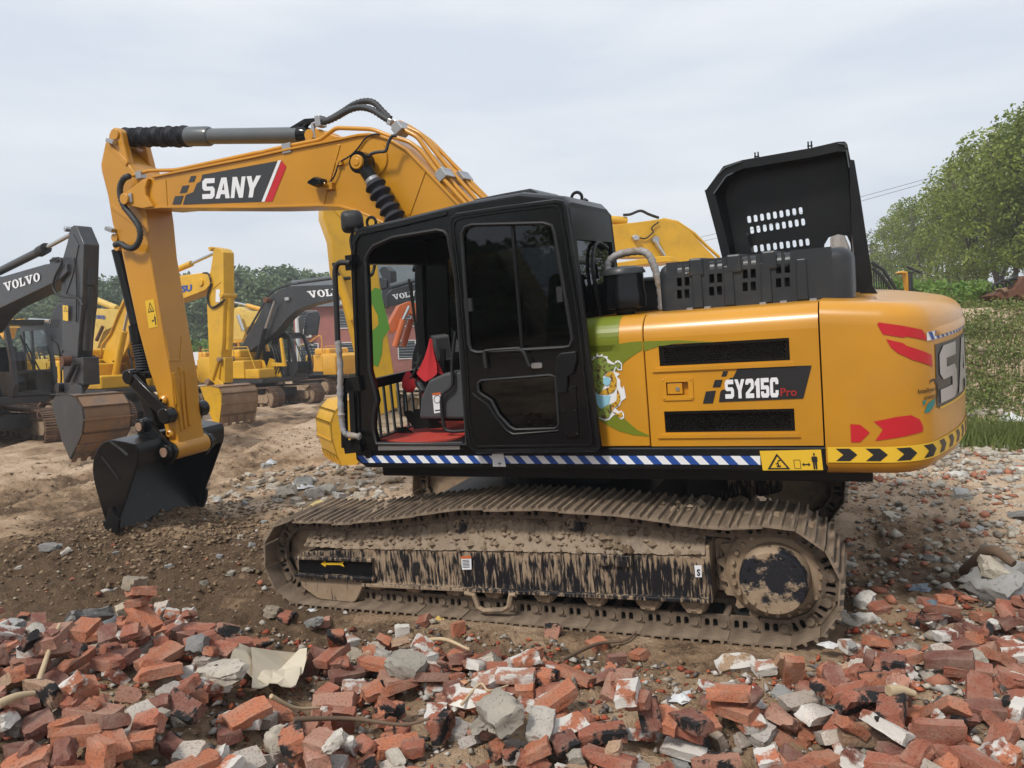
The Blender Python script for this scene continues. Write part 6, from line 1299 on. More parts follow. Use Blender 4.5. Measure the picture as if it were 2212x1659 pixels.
        g_ = MB(); g_.tube(smoothpath([(1.35, 1.45, 1.2), (1.4, 1.5, 1.6), (1.35, 1.5, 2.3), (1.2, 1.42, 2.5)], 4), .02, 6); g_.build('handrail', M['rubber'], cb_)
    return t
M['rusty'] = paint('rusty_steel', (.12, .05, .025), .8, 0, .6, (.05, .03, .02), 8)
M['rustbucket'] = paint('rusty_bucket_back', (.20, .115, .06), .6, .0, 1., (.10, .09, .09), 1.3, edge=(.5, .66))
M['brownsteel'] = paint('worn_brown_bucket', (.23, .14, .085), .7, 0, .8, (.33, .24, .16), 3, edge=(.4, .65))
class BP:                                  # vertical plane through a machine, for tracing its boom
    def __init__(s, x, y, yaw): s.P = np.array([x, y, 0.]); s.u = np.array([math.cos(yaw), math.sin(yaw), 0]); s.n = np.array([-math.sin(yaw), math.cos(yaw), 0]); s.sg = 1 if s.n[1] > 0 else -1; s.n = s.n*s.sg
    def hit(s, px, py, w=0):
        d = wray(px, py); return CW+d*(((s.P-CW)@s.n+w)/(d@s.n))
def loc(t, p): 
    c, s_ = math.cos(t.rotation_euler[2]), math.sin(t.rotation_euler[2]); k = t.scale[0]; d = np.asarray(p)-np.array(t.location); return ((c*d[0]+s_*d[1])/k, (-s_*d[0]+c*d[1])/k, d[2]/k)
def tprism(t, bp, name, pts, w0, w1, mat, parent=None, bevel=.015, smooth=25):
    f_ = [bp.hit(a, b, w0) for a, b in pts]; b_ = MB(); b_.loft([[loc(t, p) for p in f_], [loc(t, p+bp.n*(w1-w0)) for p in f_]]); return b_.build(name, M[mat], parent or t, bevel=bevel, smooth=smooth)
def ttube(t, bp, name, pts, r_, mat, w=0, parent=None, n_=10): 
    b_ = MB(); b_.tube([loc(t, bp.hit(a, b, w)) for a, b in pts], r_, n_); return b_.build(name, M[mat], parent or t, smooth=60)
def tdecal(t, bp, name, mesh2, q, w, mat, parent):
    qm = quadmap(q); vs, fs = mesh2; b_ = MB(); b_.add([loc(t, bp.hit(*qm(u, v), w)) for u, v, *_ in vs], fs); return b_.build(name, M[mat], parent, fix=False)
def tbucket(t, bp, prof, mouth, hw, mat_side, mat_back, name='bucket'):
    P0 = [bp.hit(a, b, -hw) for a, b in prof]; cen = sum(P0)/len(P0); b_ = MB(); rings = []
    for p in P0: q = p+(cen-p)/np.linalg.norm(cen-p)*.03; rings.append([loc(t, v) for v in (p, p+bp.n*2*hw, q+bp.n*2*hw, q)])
    b_.loft(rings); bk_ = b_.build(name, M[mat_back], t, smooth=35)
    for w in (-hw, hw-.03): b_ = MB(); f_ = [bp.hit(a, b, -hw)+bp.n*(w+hw) for a, b in prof+mouth]; b_.loft([[loc(t, p) for p in f_], [loc(t, p+bp.n*.03) for p in f_]]); b_.build('bucket_side', M[mat_side], bk_)
    e_ = P0[-1]; pr_ = P0[-2]; d = (e_-pr_)/np.linalg.norm(e_-pr_)
    for k in range(5): c = e_+bp.n*(.08+k*(2*hw-.16)/4); b_ = MB(); b_.bar(loc(t, c-d*.2), loc(t, c+d*.08), .09, .05); b_.build('bucket_tooth', M[mat_back], bk_)
    for k in range(7):
        j = max(1, int(len(P0)*(.30+.085*k)));
        if j < len(P0)-1: a = P0[j]; o_ = (a-cen)/np.linalg.norm(a-cen)*.012; b_ = MB(); b_.bar(loc(t, a+o_), loc(t, a+bp.n*2*hw+o_), .03, .02); b_.build('wear_strip', M[mat_back], bk_)
    return bk_
# --- A: charcoal machine at the left edge
ya = R(-39); A = machine('charcoal grey excavator with white lettering on its boom, at the left edge', -13.0, 19.1, ya, 'amber', cabp='charcoal'); ba = BP(-13.0, 19.1, ya)
bm_ = tprism(A, ba, 'boom', T('a3', (-260, 620), (-200, 480), (-60, 430), (0, 437), (320, 345), (430, 330), (470, 340), (480, 400), (430, 450), (400, 470), (0, 660), (-60, 720), (-140, 840)), -.22, .22, 'charcoal')
tdecal(A, ba, 'brand_lettering', letters('VOLVO', .06), T('a3', (22, 480), (282, 402), (288, 462), (36, 540)), -.235, 'white', bm_)
st_ = tprism(A, ba, 'stick', T('a3', (505, 80), (525, 66), (545, 70), (600, 200), (590, 600), (560, 900), (545, 1200), (500, 1275), (455, 1270), (445, 1000), (437, 590), (440, 330), (480, 190)), -.14, .14, 'charcoal')
tdecal(A, ba, 'safety_label', SQ, T('a3', (448, 638), (486, 642), (487, 752), (450, 745)), -.19, 'yellowprint', st_)
tdecal(A, ba, 'safety_triangle', flat([[(0, 0), (1, 0), (.5, 1)], [(.14, .09), (.5, .82), (.86, .09)]]), T('a3', (453, 645), (482, 648), (482, 685), (454, 682)), -.195, 'blackprint', st_)
ttube(A, ba, 'stick_cylinder', T('a3', (-300, 500), (0, 395), (320, 235)), .085, 'charcoal'); ttube(A, ba, 'cylinder_rod', T('a3', (310, 238), (510, 130)), .045, 'chrome')
ttube(A, ba, 'cylinder_collar', T('a3', (285, 255), (330, 230)), .11, 'rubber')
b_ = MB(); w_ = [ba.hit(a, b, 0)+ba.u*.05 for a, b in T('a3', (635, 500), (612, 960))]; b_.tube([loc(A, v) for v in w_], .075, 12); b_.build('bucket_cylinder', M['charcoal'], A, smooth=60)
b_ = MB(); w_ = [ba.hit(a, b, 0)+ba.u*.02 for a, b in T('a3', (630, 200), (640, 500))]; b_.bar(loc(A, w_[0]), loc(A, w_[1]), .14, .16, (1, 0, 0)); b_.build('cylinder_guard', M['charcoal'], A, bevel=.03)
ttube(A, ba, 'hydraulic_hose', smoothpath(T('a3', (360, 320), (420, 300), (440, 340), (400, 420), (380, 500), (410, 560), (480, 580), (560, 590), (590, 640)), 4), .022, 'rubber', -.25)
tprism(A, ba, 'bucket_link', T('a3', (530, 1020), (590, 1010), (600, 1210), (540, 1215)), -.15, .15, 'charcoal'); ttube(A, ba, 'side_link', T('a3', (540, 1050), (480, 1180)), .05, 'rubber', -.22)
b_ = MB(); c_ = ba.hit(*T('a3', (560, 1035))[0]); b_.cyl(loc(A, c_-ba.n*.3), loc(A, c_+ba.n*.3), .10, 14); b_.build('link_pin', M['rusty'], A, smooth=40)
pr = T('a3', (500, 1275), (560, 1262), (620, 1290), (655, 1370), (655, 1470), (620, 1580), (560, 1670), (530, 1740))
bkA = tbucket(A, ba, T('a3', (400, 1285), (470, 1275), (540, 1290), (585, 1370), (598, 1460), (585, 1560), (550, 1640), (500, 1740)), T('a3', (440, 1600), (365, 1330)), .44, 'charcoal', 'rustbucket')
for w in (-.2, .16): tprism(A, ba, 'bucket_ear', T('a3', (470, 1290), (500, 1215), (540, 1195), (575, 1215), (590, 1300)), w, w+.04, 'charcoal', bkA)
def tpin(t, bp, q, r0, hw, mat, name='pin'):
    c_ = bp.hit(*q); b_ = MB(); b_.cyl(loc(t, c_-bp.n*hw), loc(t, c_+bp.n*hw), r0, 16); return b_.build(name, M[mat], t, smooth=40, bevel=.008)
tpin(A, ba, T('a3', (462, 372))[0], .20, .20, 'satin', 'boom_tip_joint'); tpin(A, ba, T('a3', (530, 98))[0], .05, .17, 'steel'); tpin(A, ba, T('a3', (500, 1225))[0], .10, .24, 'satin')
tprism(A, ba, 'stick_plate', T('a3', (452, 330), (490, 190), (520, 130), (560, 210), (520, 420), (470, 560)), -.155, -.14, 'charcoal', st_)
ttube(A, ba, 'grease_line', T('a3', (530, 300), (545, 420), (550, 560), (545, 760)), .012, 'rubber', -.16)
for k in range(3): tpin(A, ba, T('a3', (500, 965+k*60))[0], .035, .16, 'charcoal', 'grease_boss')
# --- B: bright yellow machine behind it
yb = R(-31.5); B = machine('bright yellow excavator with blue lettering, arm and clean yellow-sided bucket left of centre', -12.0, 24.3, yb, 'komatsu', cabp='komatsu', cab=True); bb = BP(-12.0, 24.3, yb)
bmB = tprism(B, bb, 'boom', T('a3', (730, 1030), (760, 900), (840, 680), (900, 545), (960, 480), (1040, 440), (1270, 432), (1450, 405), (1500, 430), (1510, 480), (1470, 530), (1290, 600), (1120, 650), (1040, 720), (960, 850), (880, 1000), (770, 1060)), -.24, .24, 'komatsu')
tdecal(B, bb, 'brand_lettering', text2('KOMATSU', .05), T('a3', (1075, 530), (1372, 488), (1372, 535), (1080, 585)), -.25, 'blue', bmB)
ttube(B, bb, 'boom_cylinder', T('a3', (815, 1180), (888, 825)), .10, 'komatsu', -.45); ttube(B, bb, 'cylinder_rod', T('a3', (888, 825), (930, 620)), .045, 'chrome', -.45)
ttube(B, bb, 'boom_cylinder', T('a3', (950, 1180), (1000, 900)), .10, 'komatsu', .45); ttube(B, bb, 'stick_cylinder', T('a3', (1080, 460), (1370, 340)), .085, 'komatsu'); ttube(B, bb, 'cylinder_rod', T('a3', (1360, 345), (1535, 265)), .045, 'chrome')
ttube(B, bb, 'hydraulic_pipe', T('a3', (720, 990), (730, 920), (790, 840), (850, 690), (910, 560)), .03, 'komatsu', -.28)
stB = tprism(B, bb, 'stick', T('a4', (335, 90), (365, 68), (400, 80), (425, 110), (430, 520), (420, 900), (385, 1270), (350, 1300), (305, 1260), (295, 1000), (278, 600), (285, 460), (300, 330), (325, 180)), -.18, .18, 'komatsu')
tdecal(B, bb, 'safety_label', SQ, T('a4', (360, 446), (396, 446), (396, 560), (356, 560)), -.19, 'white', stB)
b_ = MB(); w_ = [bb.hit(a, b, 0)+bb.u*.25 for a, b in T('a4', (425, 530), (415, 990))]; b_.tube([loc(B, v) for v in w_], .08, 12); b_.build('bucket_cylinder', M['komatsu'], B, smooth=60)
ttube(B, bb, 'hydraulic_hose', smoothpath(T('a4', (245, 300), (290, 305), (315, 390), (285, 500), (300, 590), (345, 605), (440, 540)), 4), .028, 'rubber', -.22)
tprism(B, bb, 'bucket_link', T('a4', (385, 1060), (440, 1060), (440, 1290), (390, 1290)), -.14, .14, 'komatsu'); ttube(B, bb, 'side_link', T('a4', (385, 1080), (330, 1250)), .05, 'komatsu', -.2)
tbucket(B, bb, T('a4', (215, 1320), (300, 1310), (385, 1330), (412, 1390), (415, 1480), (400, 1580), (390, 1660)), T('a4', (350, 1680), (300, 1560)), .60, 'komatsu', 'brownsteel')
for w in (-.2, .16): tprism(B, bb, 'bucket_ear', T('a4', (340, 1330), (350, 1260), (370, 1250), (420, 1290), (430, 1330)), w, w+.04, 'komatsu')
for q, r0, hw, mt in (((295, 385), .10, .28, 'komatsu'), ((365, 85), .06, .22, 'komatsu'), ((345, 1275), .09, .26, 'brownsteel'), ((450, 1075), .07, .26, 'brownsteel'), ((470, 500), .07, .24, 'komatsu')): tpin(B, bb, T('a4', q)[0], r0, hw, mt)
tprism(B, bb, 'stick_rib', T('a4', (300, 460), (395, 375), (400, 382), (300, 470)), -.195, -.18, 'komatsu', stB)
for k in range(3): ttube(B, bb, 'hydraulic_pipe', T('a4', (250+k*3, 320-k*9), (120, 338-k*9), (0, 352-k*9), (-120, 372-k*9)), .025, 'komatsu', -.15+.1*k)
# raised blue-grey hood of B
hq = [bb.hit(a, b, .2) for a, b in T('a3', (280, 950), (330, 860), (375, 680), (400, 630), (445, 610), (470, 640), (470, 985), (430, 1005), (290, 985))]
b_ = MB(); b_.loft([[loc(B, p) for p in hq], [loc(B, p+bb.n*.35) for p in hq]]); hB = b_.build('engine_hood', M['hoodgrey'], B, bevel=.05)
for r0, r1, c0, c1, nr, nc in ((745, 795, 355, 425, 5, 6), (915, 965, 320, 365, 5, 4)):
    for i in range(nr):
        for j in range(nc):
            a, b2 = c0+(c1-c0)*j/(nc-1)-i*3, r0+(r1-r0)*i/(nr-1); q = [loc(B, bb.hit(*p, .194)) for p in T('a3', (a-5, b2-4), (a+4, b2-4), (a+4, b2+4), (a-5, b2+4))]; v_ = MB(); v_.add(q, [(0, 1, 2, 3)]); v_.build('vent_slot', M['dark'], hB, fix=False)
# --- C: charcoal and yellow machine in the middle
yc2 = R(-30); Cm = machine('charcoal boomed excavator with yellow cab frame parked in the middle distance', -10.35, 33.1, yc2, 'komatsu', cabp='charcoal'); bc_ = BP(-10.35, 33.1, yc2)
bmC = tprism(Cm, bc_, 'boom', T('a4', (575, 990), (640, 860), (720, 730), (790, 590), (860, 500), (950, 445), (1040, 415), (1480, 400), (1850, 340), (1900, 360), (1900, 430), (1500, 520), (1200, 590), (1080, 640), (1000, 710), (900, 830), (760, 930), (610, 1050)), -.24, .24, 'charcoal')
tdecal(Cm, bc_, 'brand_lettering', letters('VOLVO', .06), T('a4', (1178, 462), (1560, 425), (1560, 490), (1205, 522)), -.255, 'white', bmC)
for w in (-.42, .42): 
    dx = 0 if w < 0 else 130
    ttube(Cm, bc_, 'boom_cylinder', T('a4', (705+dx, 1170), (805+dx, 800)), .10, 'satin', w); ttube(Cm, bc_, 'cylinder_rod', T('a4', (805+dx, 800), (890+dx, 550)), .045, 'chrome', w)
ttube(Cm, bc_, 'stick_cylinder', T('a4', (1100, 382), (1480, 330), (1800, 290)), .085, 'greysteel'); b_ = MB(); c_ = bc_.hit(*T('a4', (885, 545))[0]); b_.cyl(loc(Cm, c_-bc_.n*.5), loc(Cm, c_+bc_.n*.5), .11, 12); b_.build('cylinder_pin', M['rusty'], Cm, smooth=40)
tprism(Cm, bc_, 'stick', T('d4', (660, 770), (690, 740), (730, 735), (775, 780), (780, 900), (740, 1050), (700, 1150), (690, 1000), (705, 880)), -.18, .18, 'charcoal')
b_ = MB(); b_.add([loc(Cm, np.array(p)) for p in (np.array(Cm.location)+np.array([0, 0, 0]),)]*3, [(0, 1, 2)]) if False else None
for k in range(3): ttube(Cm, bc_, 'hydraulic_pipe', smoothpath(T('a4', (640, 850-k*8), (730, 690-k*8), (860, 480-k*6), (1000, 412-k*5), (1100, 395-k*4)), 4), .028, 'rubber', -.15+.12*k)
tprism(Cm, bc_, 'work_lamp', T('a4', (975, 520), (1010, 515), (1015, 545), (980, 548)), -.34, -.26, 'silver')
tprism(Cm, bc_, 'cab_corner_post', T('a4', (930, 890), (945, 880), (985, 1140), (860, 1140), (860, 1105), (955, 1110)), -.9, -.8, 'komatsu')
# --- F, G, H: machines further back
Fm = machine('amber excavator with handrail and raised grey hood behind the middle one', *gp(688, 42), R(150), 'amber', cab=False)
b_ = MB(); b_.tube(smoothpath([(-1.2, .9, 2.0), (-1.2, .9, 2.9), (-.9, .9, 2.95), (-.2, .9, 2.6), (.3, .9, 2.5), (.5, .9, 1.6)], 4), .03, 6); b_.build('handrail', M['amber'], Fm, smooth=60)
bF = BP(*gp(700, 43), 0)
tprism(Fm, bF, 'engine_hood', T('a4', (1145, 850), (1165, 690), (1190, 645), (1280, 645), (1295, 700), (1270, 860)), 0, .25, 'hoodgrey', bevel=.05); tprism(Fm, bF, 'side_cover', T('a4', (1100, 700), (1150, 700), (1140, 860), (1115, 860)), -.2, -.1, 'charcoal')
tdecal(Fm, bF, 'maker_plate', flat([[(0, 1), (1, 1), (.9, 0), (.12, 0)]]), T('a4', (1165, 920), (1248, 920), (1240, 962), (1172, 962)), -3.2, 'greyprint', Fm); tdecal(Fm, bF, 'maker_lettering', letters('VOLVO', .08), T('a4', (1172, 938), (1240, 938), (1238, 952), (1174, 952)), -3.22, 'white', Fm)
Gm = machine('amber excavator with pasted paper sheets on its rear, behind the brown bucket', *gp(492, 36), R(-20), 'amber', cabp='amber'); bG = BP(*gp(492, 36), R(-20))
tprism(Gm, bG, 'boom', T('a4', (500, 900), (490, 700), (490, 630), (560, 600), (640, 640), (760, 640), (900, 600), (1000, 640), (960, 720), (760, 720), (640, 790), (600, 900)), -.24, .24, 'pale_yellow'); ttube(Gm, bG, 'stick_cylinder', T('a4', (640, 590), (820, 640)), .10, 'amber'); ttube(Gm, bG, 'cylinder_rod', T('a4', (510, 560), (650, 590)), .05, 'chrome')
ttube(Gm, bG, 'boom_cylinder', T('a4', (560, 680), (610, 820)), .09, 'chrome', -.45)
pg = bG.hit(*T('a4', (165, 1070))[0], -1.45); 
tdecal(Gm, bG, 'paper_sheet', SQ, T('a4', (135, 1015), (200, 1008), (200, 1128), (130, 1132)), -1.45, 'white', Gm)
Hm = machine('pale yellow excavator with small blue lettering, far behind the left machines', *gp(150, 33), R(-25), 'pale_yellow', cabp='pale_yellow', cab=False); bH = BP(*gp(150, 33), R(-25))
bmH = tprism(Hm, bH, 'boom', T('a3', (640, 960), (640, 780), (650, 680), (680, 662), (850, 670), (980, 700), (980, 760), (830, 780), (740, 830), (690, 960)), -.24, .24, 'pale_yellow'); tdecal(Hm, bH, 'brand_lettering', text2('KOMATSU', .05), T('a3', (675, 706), (752, 712), (752, 740), (676, 732)), -.26, 'blue', bmH)
ttube(Hm, bH, 'stick_cylinder', T('a3', (690, 602), (835, 660)), .13, 'pale_yellow'); ttube(Hm, bH, 'boom_cylinder', T('a3', (690, 890), (735, 790)), .07, 'rusty', -.4)
Im = machine('amber excavator with raised black hood behind the left charcoal machine', *gp(60, 27.5), R(-30), 'amber', cabp='amber', cab=False); bI = BP(*gp(60, 27.5), R(-30))
tprism(Im, bI, 'engine_hood', T('a3', (130, 780), (200, 760), (250, 770), (320, 850), (290, 925), (250, 920), (200, 820), (140, 800)), -.3, .5, 'satin', bevel=.04)
tprism(Im, bI, 'boom', T('a3', (0, 720), (40, 800), (20, 880), (-60, 760)), -.2, .2, 'amber'); ttube(Im, bI, 'cylinder_rod', T('a3', (210, 740), (360, 748)), .05, 'chrome', .6); tprism(Im, bI, 'bracket', T('a3', (105, 740), (140, 735), (150, 800), (110, 800)), .6, .8, 'komatsu')
# --- J1: yellow stick and bucket close behind the cab; body hidden by the front machine
yj = R(205); J = machine('bright yellow excavator with green blotched stick, mostly hidden behind the open cab', 1.6, 16.2, yj, 'komatsu', cabp='komatsu', z=.1); bj = BP(1.6, 16.2, yj)
def jx(pts, dy=0): return [(a, b+dy) for a, b in pts]
dj = bj
stJ = tprism(J, dj, 'stick', [(697, 440), (740, 440), (790, 470), (815, 570), (830, 680), (855, 830), (860, 880), (815, 900), (790, 820), (775, 760), (745, 640), (722, 590), (715, 520), (697, 470)], -.2, .16, 'komatsu')
v_, f_ = flat([T('d4', (570, 1000), (620, 945), (680, 960), (700, 1080), (740, 1230), (770, 1350), (700, 1450), (690, 1600), (650, 1730), (600, 1700), (575, 1640), (555, 1550), (550, 1400), (600, 1370), (660, 1310), (650, 1220), (600, 1120), (555, 1060))])
b_ = MB(); b_.add([loc(J, dj.hit(u, v, -.206)) for u, v, w in v_], f_); b_.build('green_paint_blotch', plain('green_paint', (.10, .27, .03), .5), stJ, fix=False)
tprism(J, dj, 'boom', [(700, 430), (760, 400), (980, 430), (1100, 520), (1180, 700), (1120, 740), (1020, 600), (950, 545), (855, 538), (760, 500)], -.22, .2, 'komatsu')
ttube(J, dj, 'bucket_cylinder', T('d4', (260, 830), (330, 1030), (400, 1260)), .075, 'komatsu', -.25); ttube(J, dj, 'hydraulic_hose', smoothpath(T('d4', (210, 700), (240, 780), (290, 850), (380, 850)), 4), .03, 'rubber', -.25)
tbucket(J, dj, [(770, 862), (740, 868), (722, 890), (713, 915), (716, 950), (728, 985), (738, 1008)], [(770, 1006), (800, 940)], .6, 'komatsu', 'komatsu')
# --- J2: yellow boom to the right of the cab
yj2 = R(192); J2 = machine('bright yellow excavator whose boom rises between the cab and the raised hood', *gp(1625, 21), yj2, 'komatsu', cabp='komatsu', z=.15); b2_ = BP(*gp(1625, 21), yj2)
bm2 = tprism(J2, b2_, 'boom', T('a6', (-200, 700), (-180, 640), (100, 640), (400, 608), (560, 585), (640, 600), (760, 680), (860, 790), (960, 890), (1050, 1050), (960, 1150), (850, 1000), (700, 900), (500, 860), (200, 860), (-100, 780)), -.25, .25, 'komatsu')
b_ = MB(); c_ = b2_.hit(*T('a6', (500, 740))[0], -.27); b_.cyl(loc(J2, c_-b2_.n*.12), loc(J2, c_+b2_.n*.05), .09, 16); b_.build('cylinder_pin', M['steel'], J2, smooth=40)
ttube(J2, b2_, 'cylinder_rod', T('a6', (505, 745), (570, 850)), .05, 'chrome', -.4); ttube(J2, b2_, 'stick_cylinder', T('a6', (-100, 600), (200, 596), (300, 604)), .11, 'komatsu')
ttube(J2, b2_, 'hydraulic_hose', smoothpath(T('a6', (280, 560), (330, 555), (400, 530), (460, 555), (530, 580)), 4), .035, 'rubber', -.1); ttube(J2, b2_, 'hydraulic_pipe', T('a6', (560, 590), (660, 610), (780, 690), (870, 780), (960, 860)), .04, 'komatsu', -.2)
tprism(J2, b2_, 'work_lamp', T('a6', (345, 710), (365, 697), (395, 710), (395, 735), (360, 742)), -.40, -.28, 'silver'); ttube(J2, b2_, 'lamp_cable', smoothpath(T('a6', (395, 722), (440, 725), (490, 680), (480, 650), (530, 610)), 4), .018, 'rubber', -.3)
tprism(J2, b2_, 'cab_roof_guard', T('a6', (160, 935), (180, 905), (560, 850), (640, 855), (680, 890), (560, 895), (200, 940)), -1.9, -.8, 'komatsu')
# --- E and O seen through the windscreen
E_ = machine('charcoal excavator with white lettering, seen through the windscreen of the front machine', *gp(1120, 30), R(196), 'amber', cabp='charcoal'); be = BP(*gp(1120, 30), R(196))
bmE = tprism(E_, be, 'boom', T('d4', (735, 1020), (780, 960), (1085, 890), (1300, 850), (1700, 900), (2000, 1200), (1900, 1400), (1500, 1100), (1200, 1030), (740, 1135)), -.24, .24, 'charcoal'); tdecal(E_, be, 'brand_lettering', letters('VOLVO', .06), T('d4', (790, 1015), (1075, 965), (1085, 1015), (810, 1065)), -.26, 'white', bmE)
ttube(E_, be, 'stick_cylinder', T('d4', (775, 935), (1085, 850)), .11, 'greysteel')
O_ = machine('orange excavator with two orange boom cylinders, seen through the windscreen', *gp(985, 25), R(200), 'orange', cabp='satin', z=-.1); bo_ = BP(*gp(985, 25), R(200))
tprism(O_, bo_, 'boom', T('d4', (760, 1310), (860, 1120), (960, 1080), (1085, 1110), (1200, 1200), (1400, 1500), (1300, 1600), (1100, 1250), (960, 1200), (860, 1350), (790, 1400)), -.24, .24, 'orange')
for w, dx in ((-.4, 0), (.4, 80)): ttube(O_, bo_, 'boom_cylinder', T('d4', (820+dx, 1530), (900+dx, 1260)), .10, 'orange', w); ttube(O_, bo_, 'cylinder_rod', T('d4', (900+dx, 1260), (960+dx, 1130)), .05, 'chrome', w)
# --- K: guarded cab and yellow post machine beyond the counterweight
x, y = gp(1850, 27); Km = machine('grey excavator with barred cab guard, half hidden behind the raised hood', x, y, R(95), 'hoodgrey', cabp='satin', z=gz(x, y)-1.6); bK = BP(*gp(1905, 24.5), 0)
for k in range(9): a = [(318+k*19, 215+k*30), (300+k*14, 330+k*20)]; ttube(Km, bK, 'guard_bar', T('d2', (300+k*22, 210+k*32), (310+k*22, 480)), .02, 'rubber')
for q in (((285, 200), (390, 270), (540, 500)), ((290, 250), (380, 330), (500, 505))): ttube(Km, bK, 'guard_frame', T('d2', *q), .05, 'rubber', -.1)
x, y = gp(1952, 24); L_ = empty('yellow_loader', (x, y, gz(x, y)), 0, 'small yellow machine with curved post and black mast beyond the counterweight', 'loader'); bL = BP(x, y, 0)
tprism(L_, bL, 'post', T('d2', (530, 295), (560, 278), (610, 285), (625, 380), (650, 410), (665, 500), (680, 520), (640, 520), (620, 440), (600, 300)), -.15, .15, 'amber'); ttube(L_, bL, 'mast', T('d2', (640, 620), (635, 290)), .06, 'rubber', -.2)
for q in (((640, 300), (680, 270)), ((600, 240), (725, 295))): ttube(L_, bL, 'mast_arm', T('d2', *q), .035, 'rubber', -.2)
tprism(L_, bL, 'body', T('d2', (540, 480), (580, 480), (590, 500), (690, 500), (700, 640), (530, 640)), -.5, .5, 'amber')
# --- rusty scrap machine on the bank
x, y = gp(2180, 19.0); Rm = empty('rusty_machine', (x, y, gz(x, y)), 0, 'rusty brown machine chassis with coiled hoses on top of the bank', 'scrap machine'); bR = BP(x, y, R(-8))
tprism(Rm, bR, 'chassis', T('d2', (1400, 500), (1440, 470), (1560, 440), (1600, 395), (1640, 330), (1800, 300), (1900, 420), (1900, 540), (1650, 540), (1600, 500), (1560, 520), (1480, 545)), -.4, .5, 'rusty', bevel=.03)
for k, (a, b2, r_) in enumerate(((1430, 430, 40), (1480, 410, 45), (1560, 400, 50), (1590, 380, 45))): ttube(Rm, bR, 'coiled_hose', [T('d2', (a+r_*math.cos(t)*1.4, b2-r_*math.sin(t)))[0] for t in np.linspace(-.2, 3.6, 12)], .03, 'rubber', -.45+.1*k)
tprism(Rm, bR, 'drum', T('d2', (1460, 440), (1500, 425), (1520, 450), (1490, 475)), -.5, -.1, 'brownsteel')
# ================================================================== buildings, mast, lines
M['redwall'] = paint('red_brick_render', (.30, .115, .095), .9, 0, .3, (.2, .09, .08), 1.5); M['tile'] = paint('grey_roof_tiles', (.10, .11, .12), .8, 0, .4, (.06, .06, .06), 6); M['frame'] = plain('white_window_frame', (.55, .55, .55), .6); M['paneglass'] = plain('window_glass', (.03, .04, .05), .1)
x, y = gp(720, 62); bx, by = x, y; bl = empty('red_building', (x, y, -.3), R(8), 'red two-storey building with barred windows behind the yellow machines', 'building')
b_ = MB(); b_.box(-2.8, 9, 0, 7, -.5, 5.6); b_.build('wall', M['redwall'], bl)
b_ = MB(); b_.prism([(-.5, 5.6), (7.5, 5.6), (3.5, 8.0)], -3.2, 9.4, lambda u, v, w: (w, u, v)); b_.build('roof', M['tile'], bl)
for zc in (2.05, 4.6):
    for k, xc in enumerate((-1.7, 1.05, 3.4, 5.8, 8.0)):
        f_ = MB(); f_.add([(u, -.03+w, v) for u, v, w in flat([[(xc-.72, zc-.75), (xc+.72, zc-.75), (xc+.72, zc+.75), (xc-.72, zc+.75)], [(xc-.64, zc-.67), (xc+.64, zc-.67), (xc+.64, zc+.67), (xc-.64, zc+.67)]], .04)[0]], flat([[(xc-.72, zc-.75), (xc+.72, zc-.75), (xc+.72, zc+.75), (xc-.72, zc+.75)], [(xc-.64, zc-.67), (xc+.64, zc-.67), (xc+.64, zc+.67), (xc-.64, zc+.67)]], .04)[1])
        wf = f_.build('window', M['frame'], bl); g_ = MB(); g_.add([(xc-.64, -.012, zc-.67), (xc+.64, -.012, zc-.67), (xc+.64, -.012, zc+.67), (xc-.64, -.012, zc+.67)], [(0, 1, 2, 3)]); g_.build('pane', M['paneglass'], wf, fix=False)
        for j in range(6): g_ = MB(); g_.box(xc-.64, xc+.64, -.05, -.03, zc-.55+j*.22, zc-.53+j*.22); g_.build('window_bar', M['frame'], wf)
for xc, zc in ((-1.9, 3.55), (.2, .9), (1.3, 6.0)):
    b_ = MB(); b_.box(xc-.45, xc+.45, -.4, -.02, zc-.3, zc+.3); ac = b_.build('air_conditioner', M['frame'], bl, bevel=.03); b_ = MB(); b_.cyl((xc+.1, -.4, zc), (xc+.1, -.42, zc), .22, 14); b_.build('fan_grille', M['greyprint'], ac)
for xc in (2.2,): b_ = MB(); b_.cyl((xc, -.1, -.5), (xc, -.1, 5.6), .09, 8); b_.build('downpipe', M['frame'], bl)
x, y = gp(648, 55); b_ = MB(); b_.cyl((0, 0, -.5), (0, 0, 5.2), .16, 10, .13); b_.cyl((0, 0, 5.2), (0, 0, 5.26), .18, 10); o = b_.build('concrete_pole', M['frame'], None); o.location = (x, y, -.3); tag(o, 'pale concrete pole standing left of the red building', 'pole')
# house seen through the windscreen
x, y = gp(862, 75); hs = empty('grey_house', (x, y, -.3), 0, 'pale house with grey gabled roof far behind, seen through the windscreen', 'building')
b_ = MB(); b_.box(-6, 8, 0, 8, 0, 6.3); b_.build('wall', M['frame'], hs); b_ = MB(); b_.prism([(-.8, 6.3), (8.8, 6.3), (4, 10.5)], -6.6, 8.6, lambda u, v, w: (w, u, v)); rf = b_.build('roof', M['tile'], hs); b_ = MB(); b_.prism([(-1.6, 6.6), (1.2, 6.6), (-.2, 8.2)], -.6, 3); b_.build('dormer', M['frame'], rf)
for xc in (-3, 1, 5): b_ = MB(); b_.box(xc-.7, xc+.7, -.05, .05, 3.4, 5.0); b_.build('window', M['paneglass'], hs)
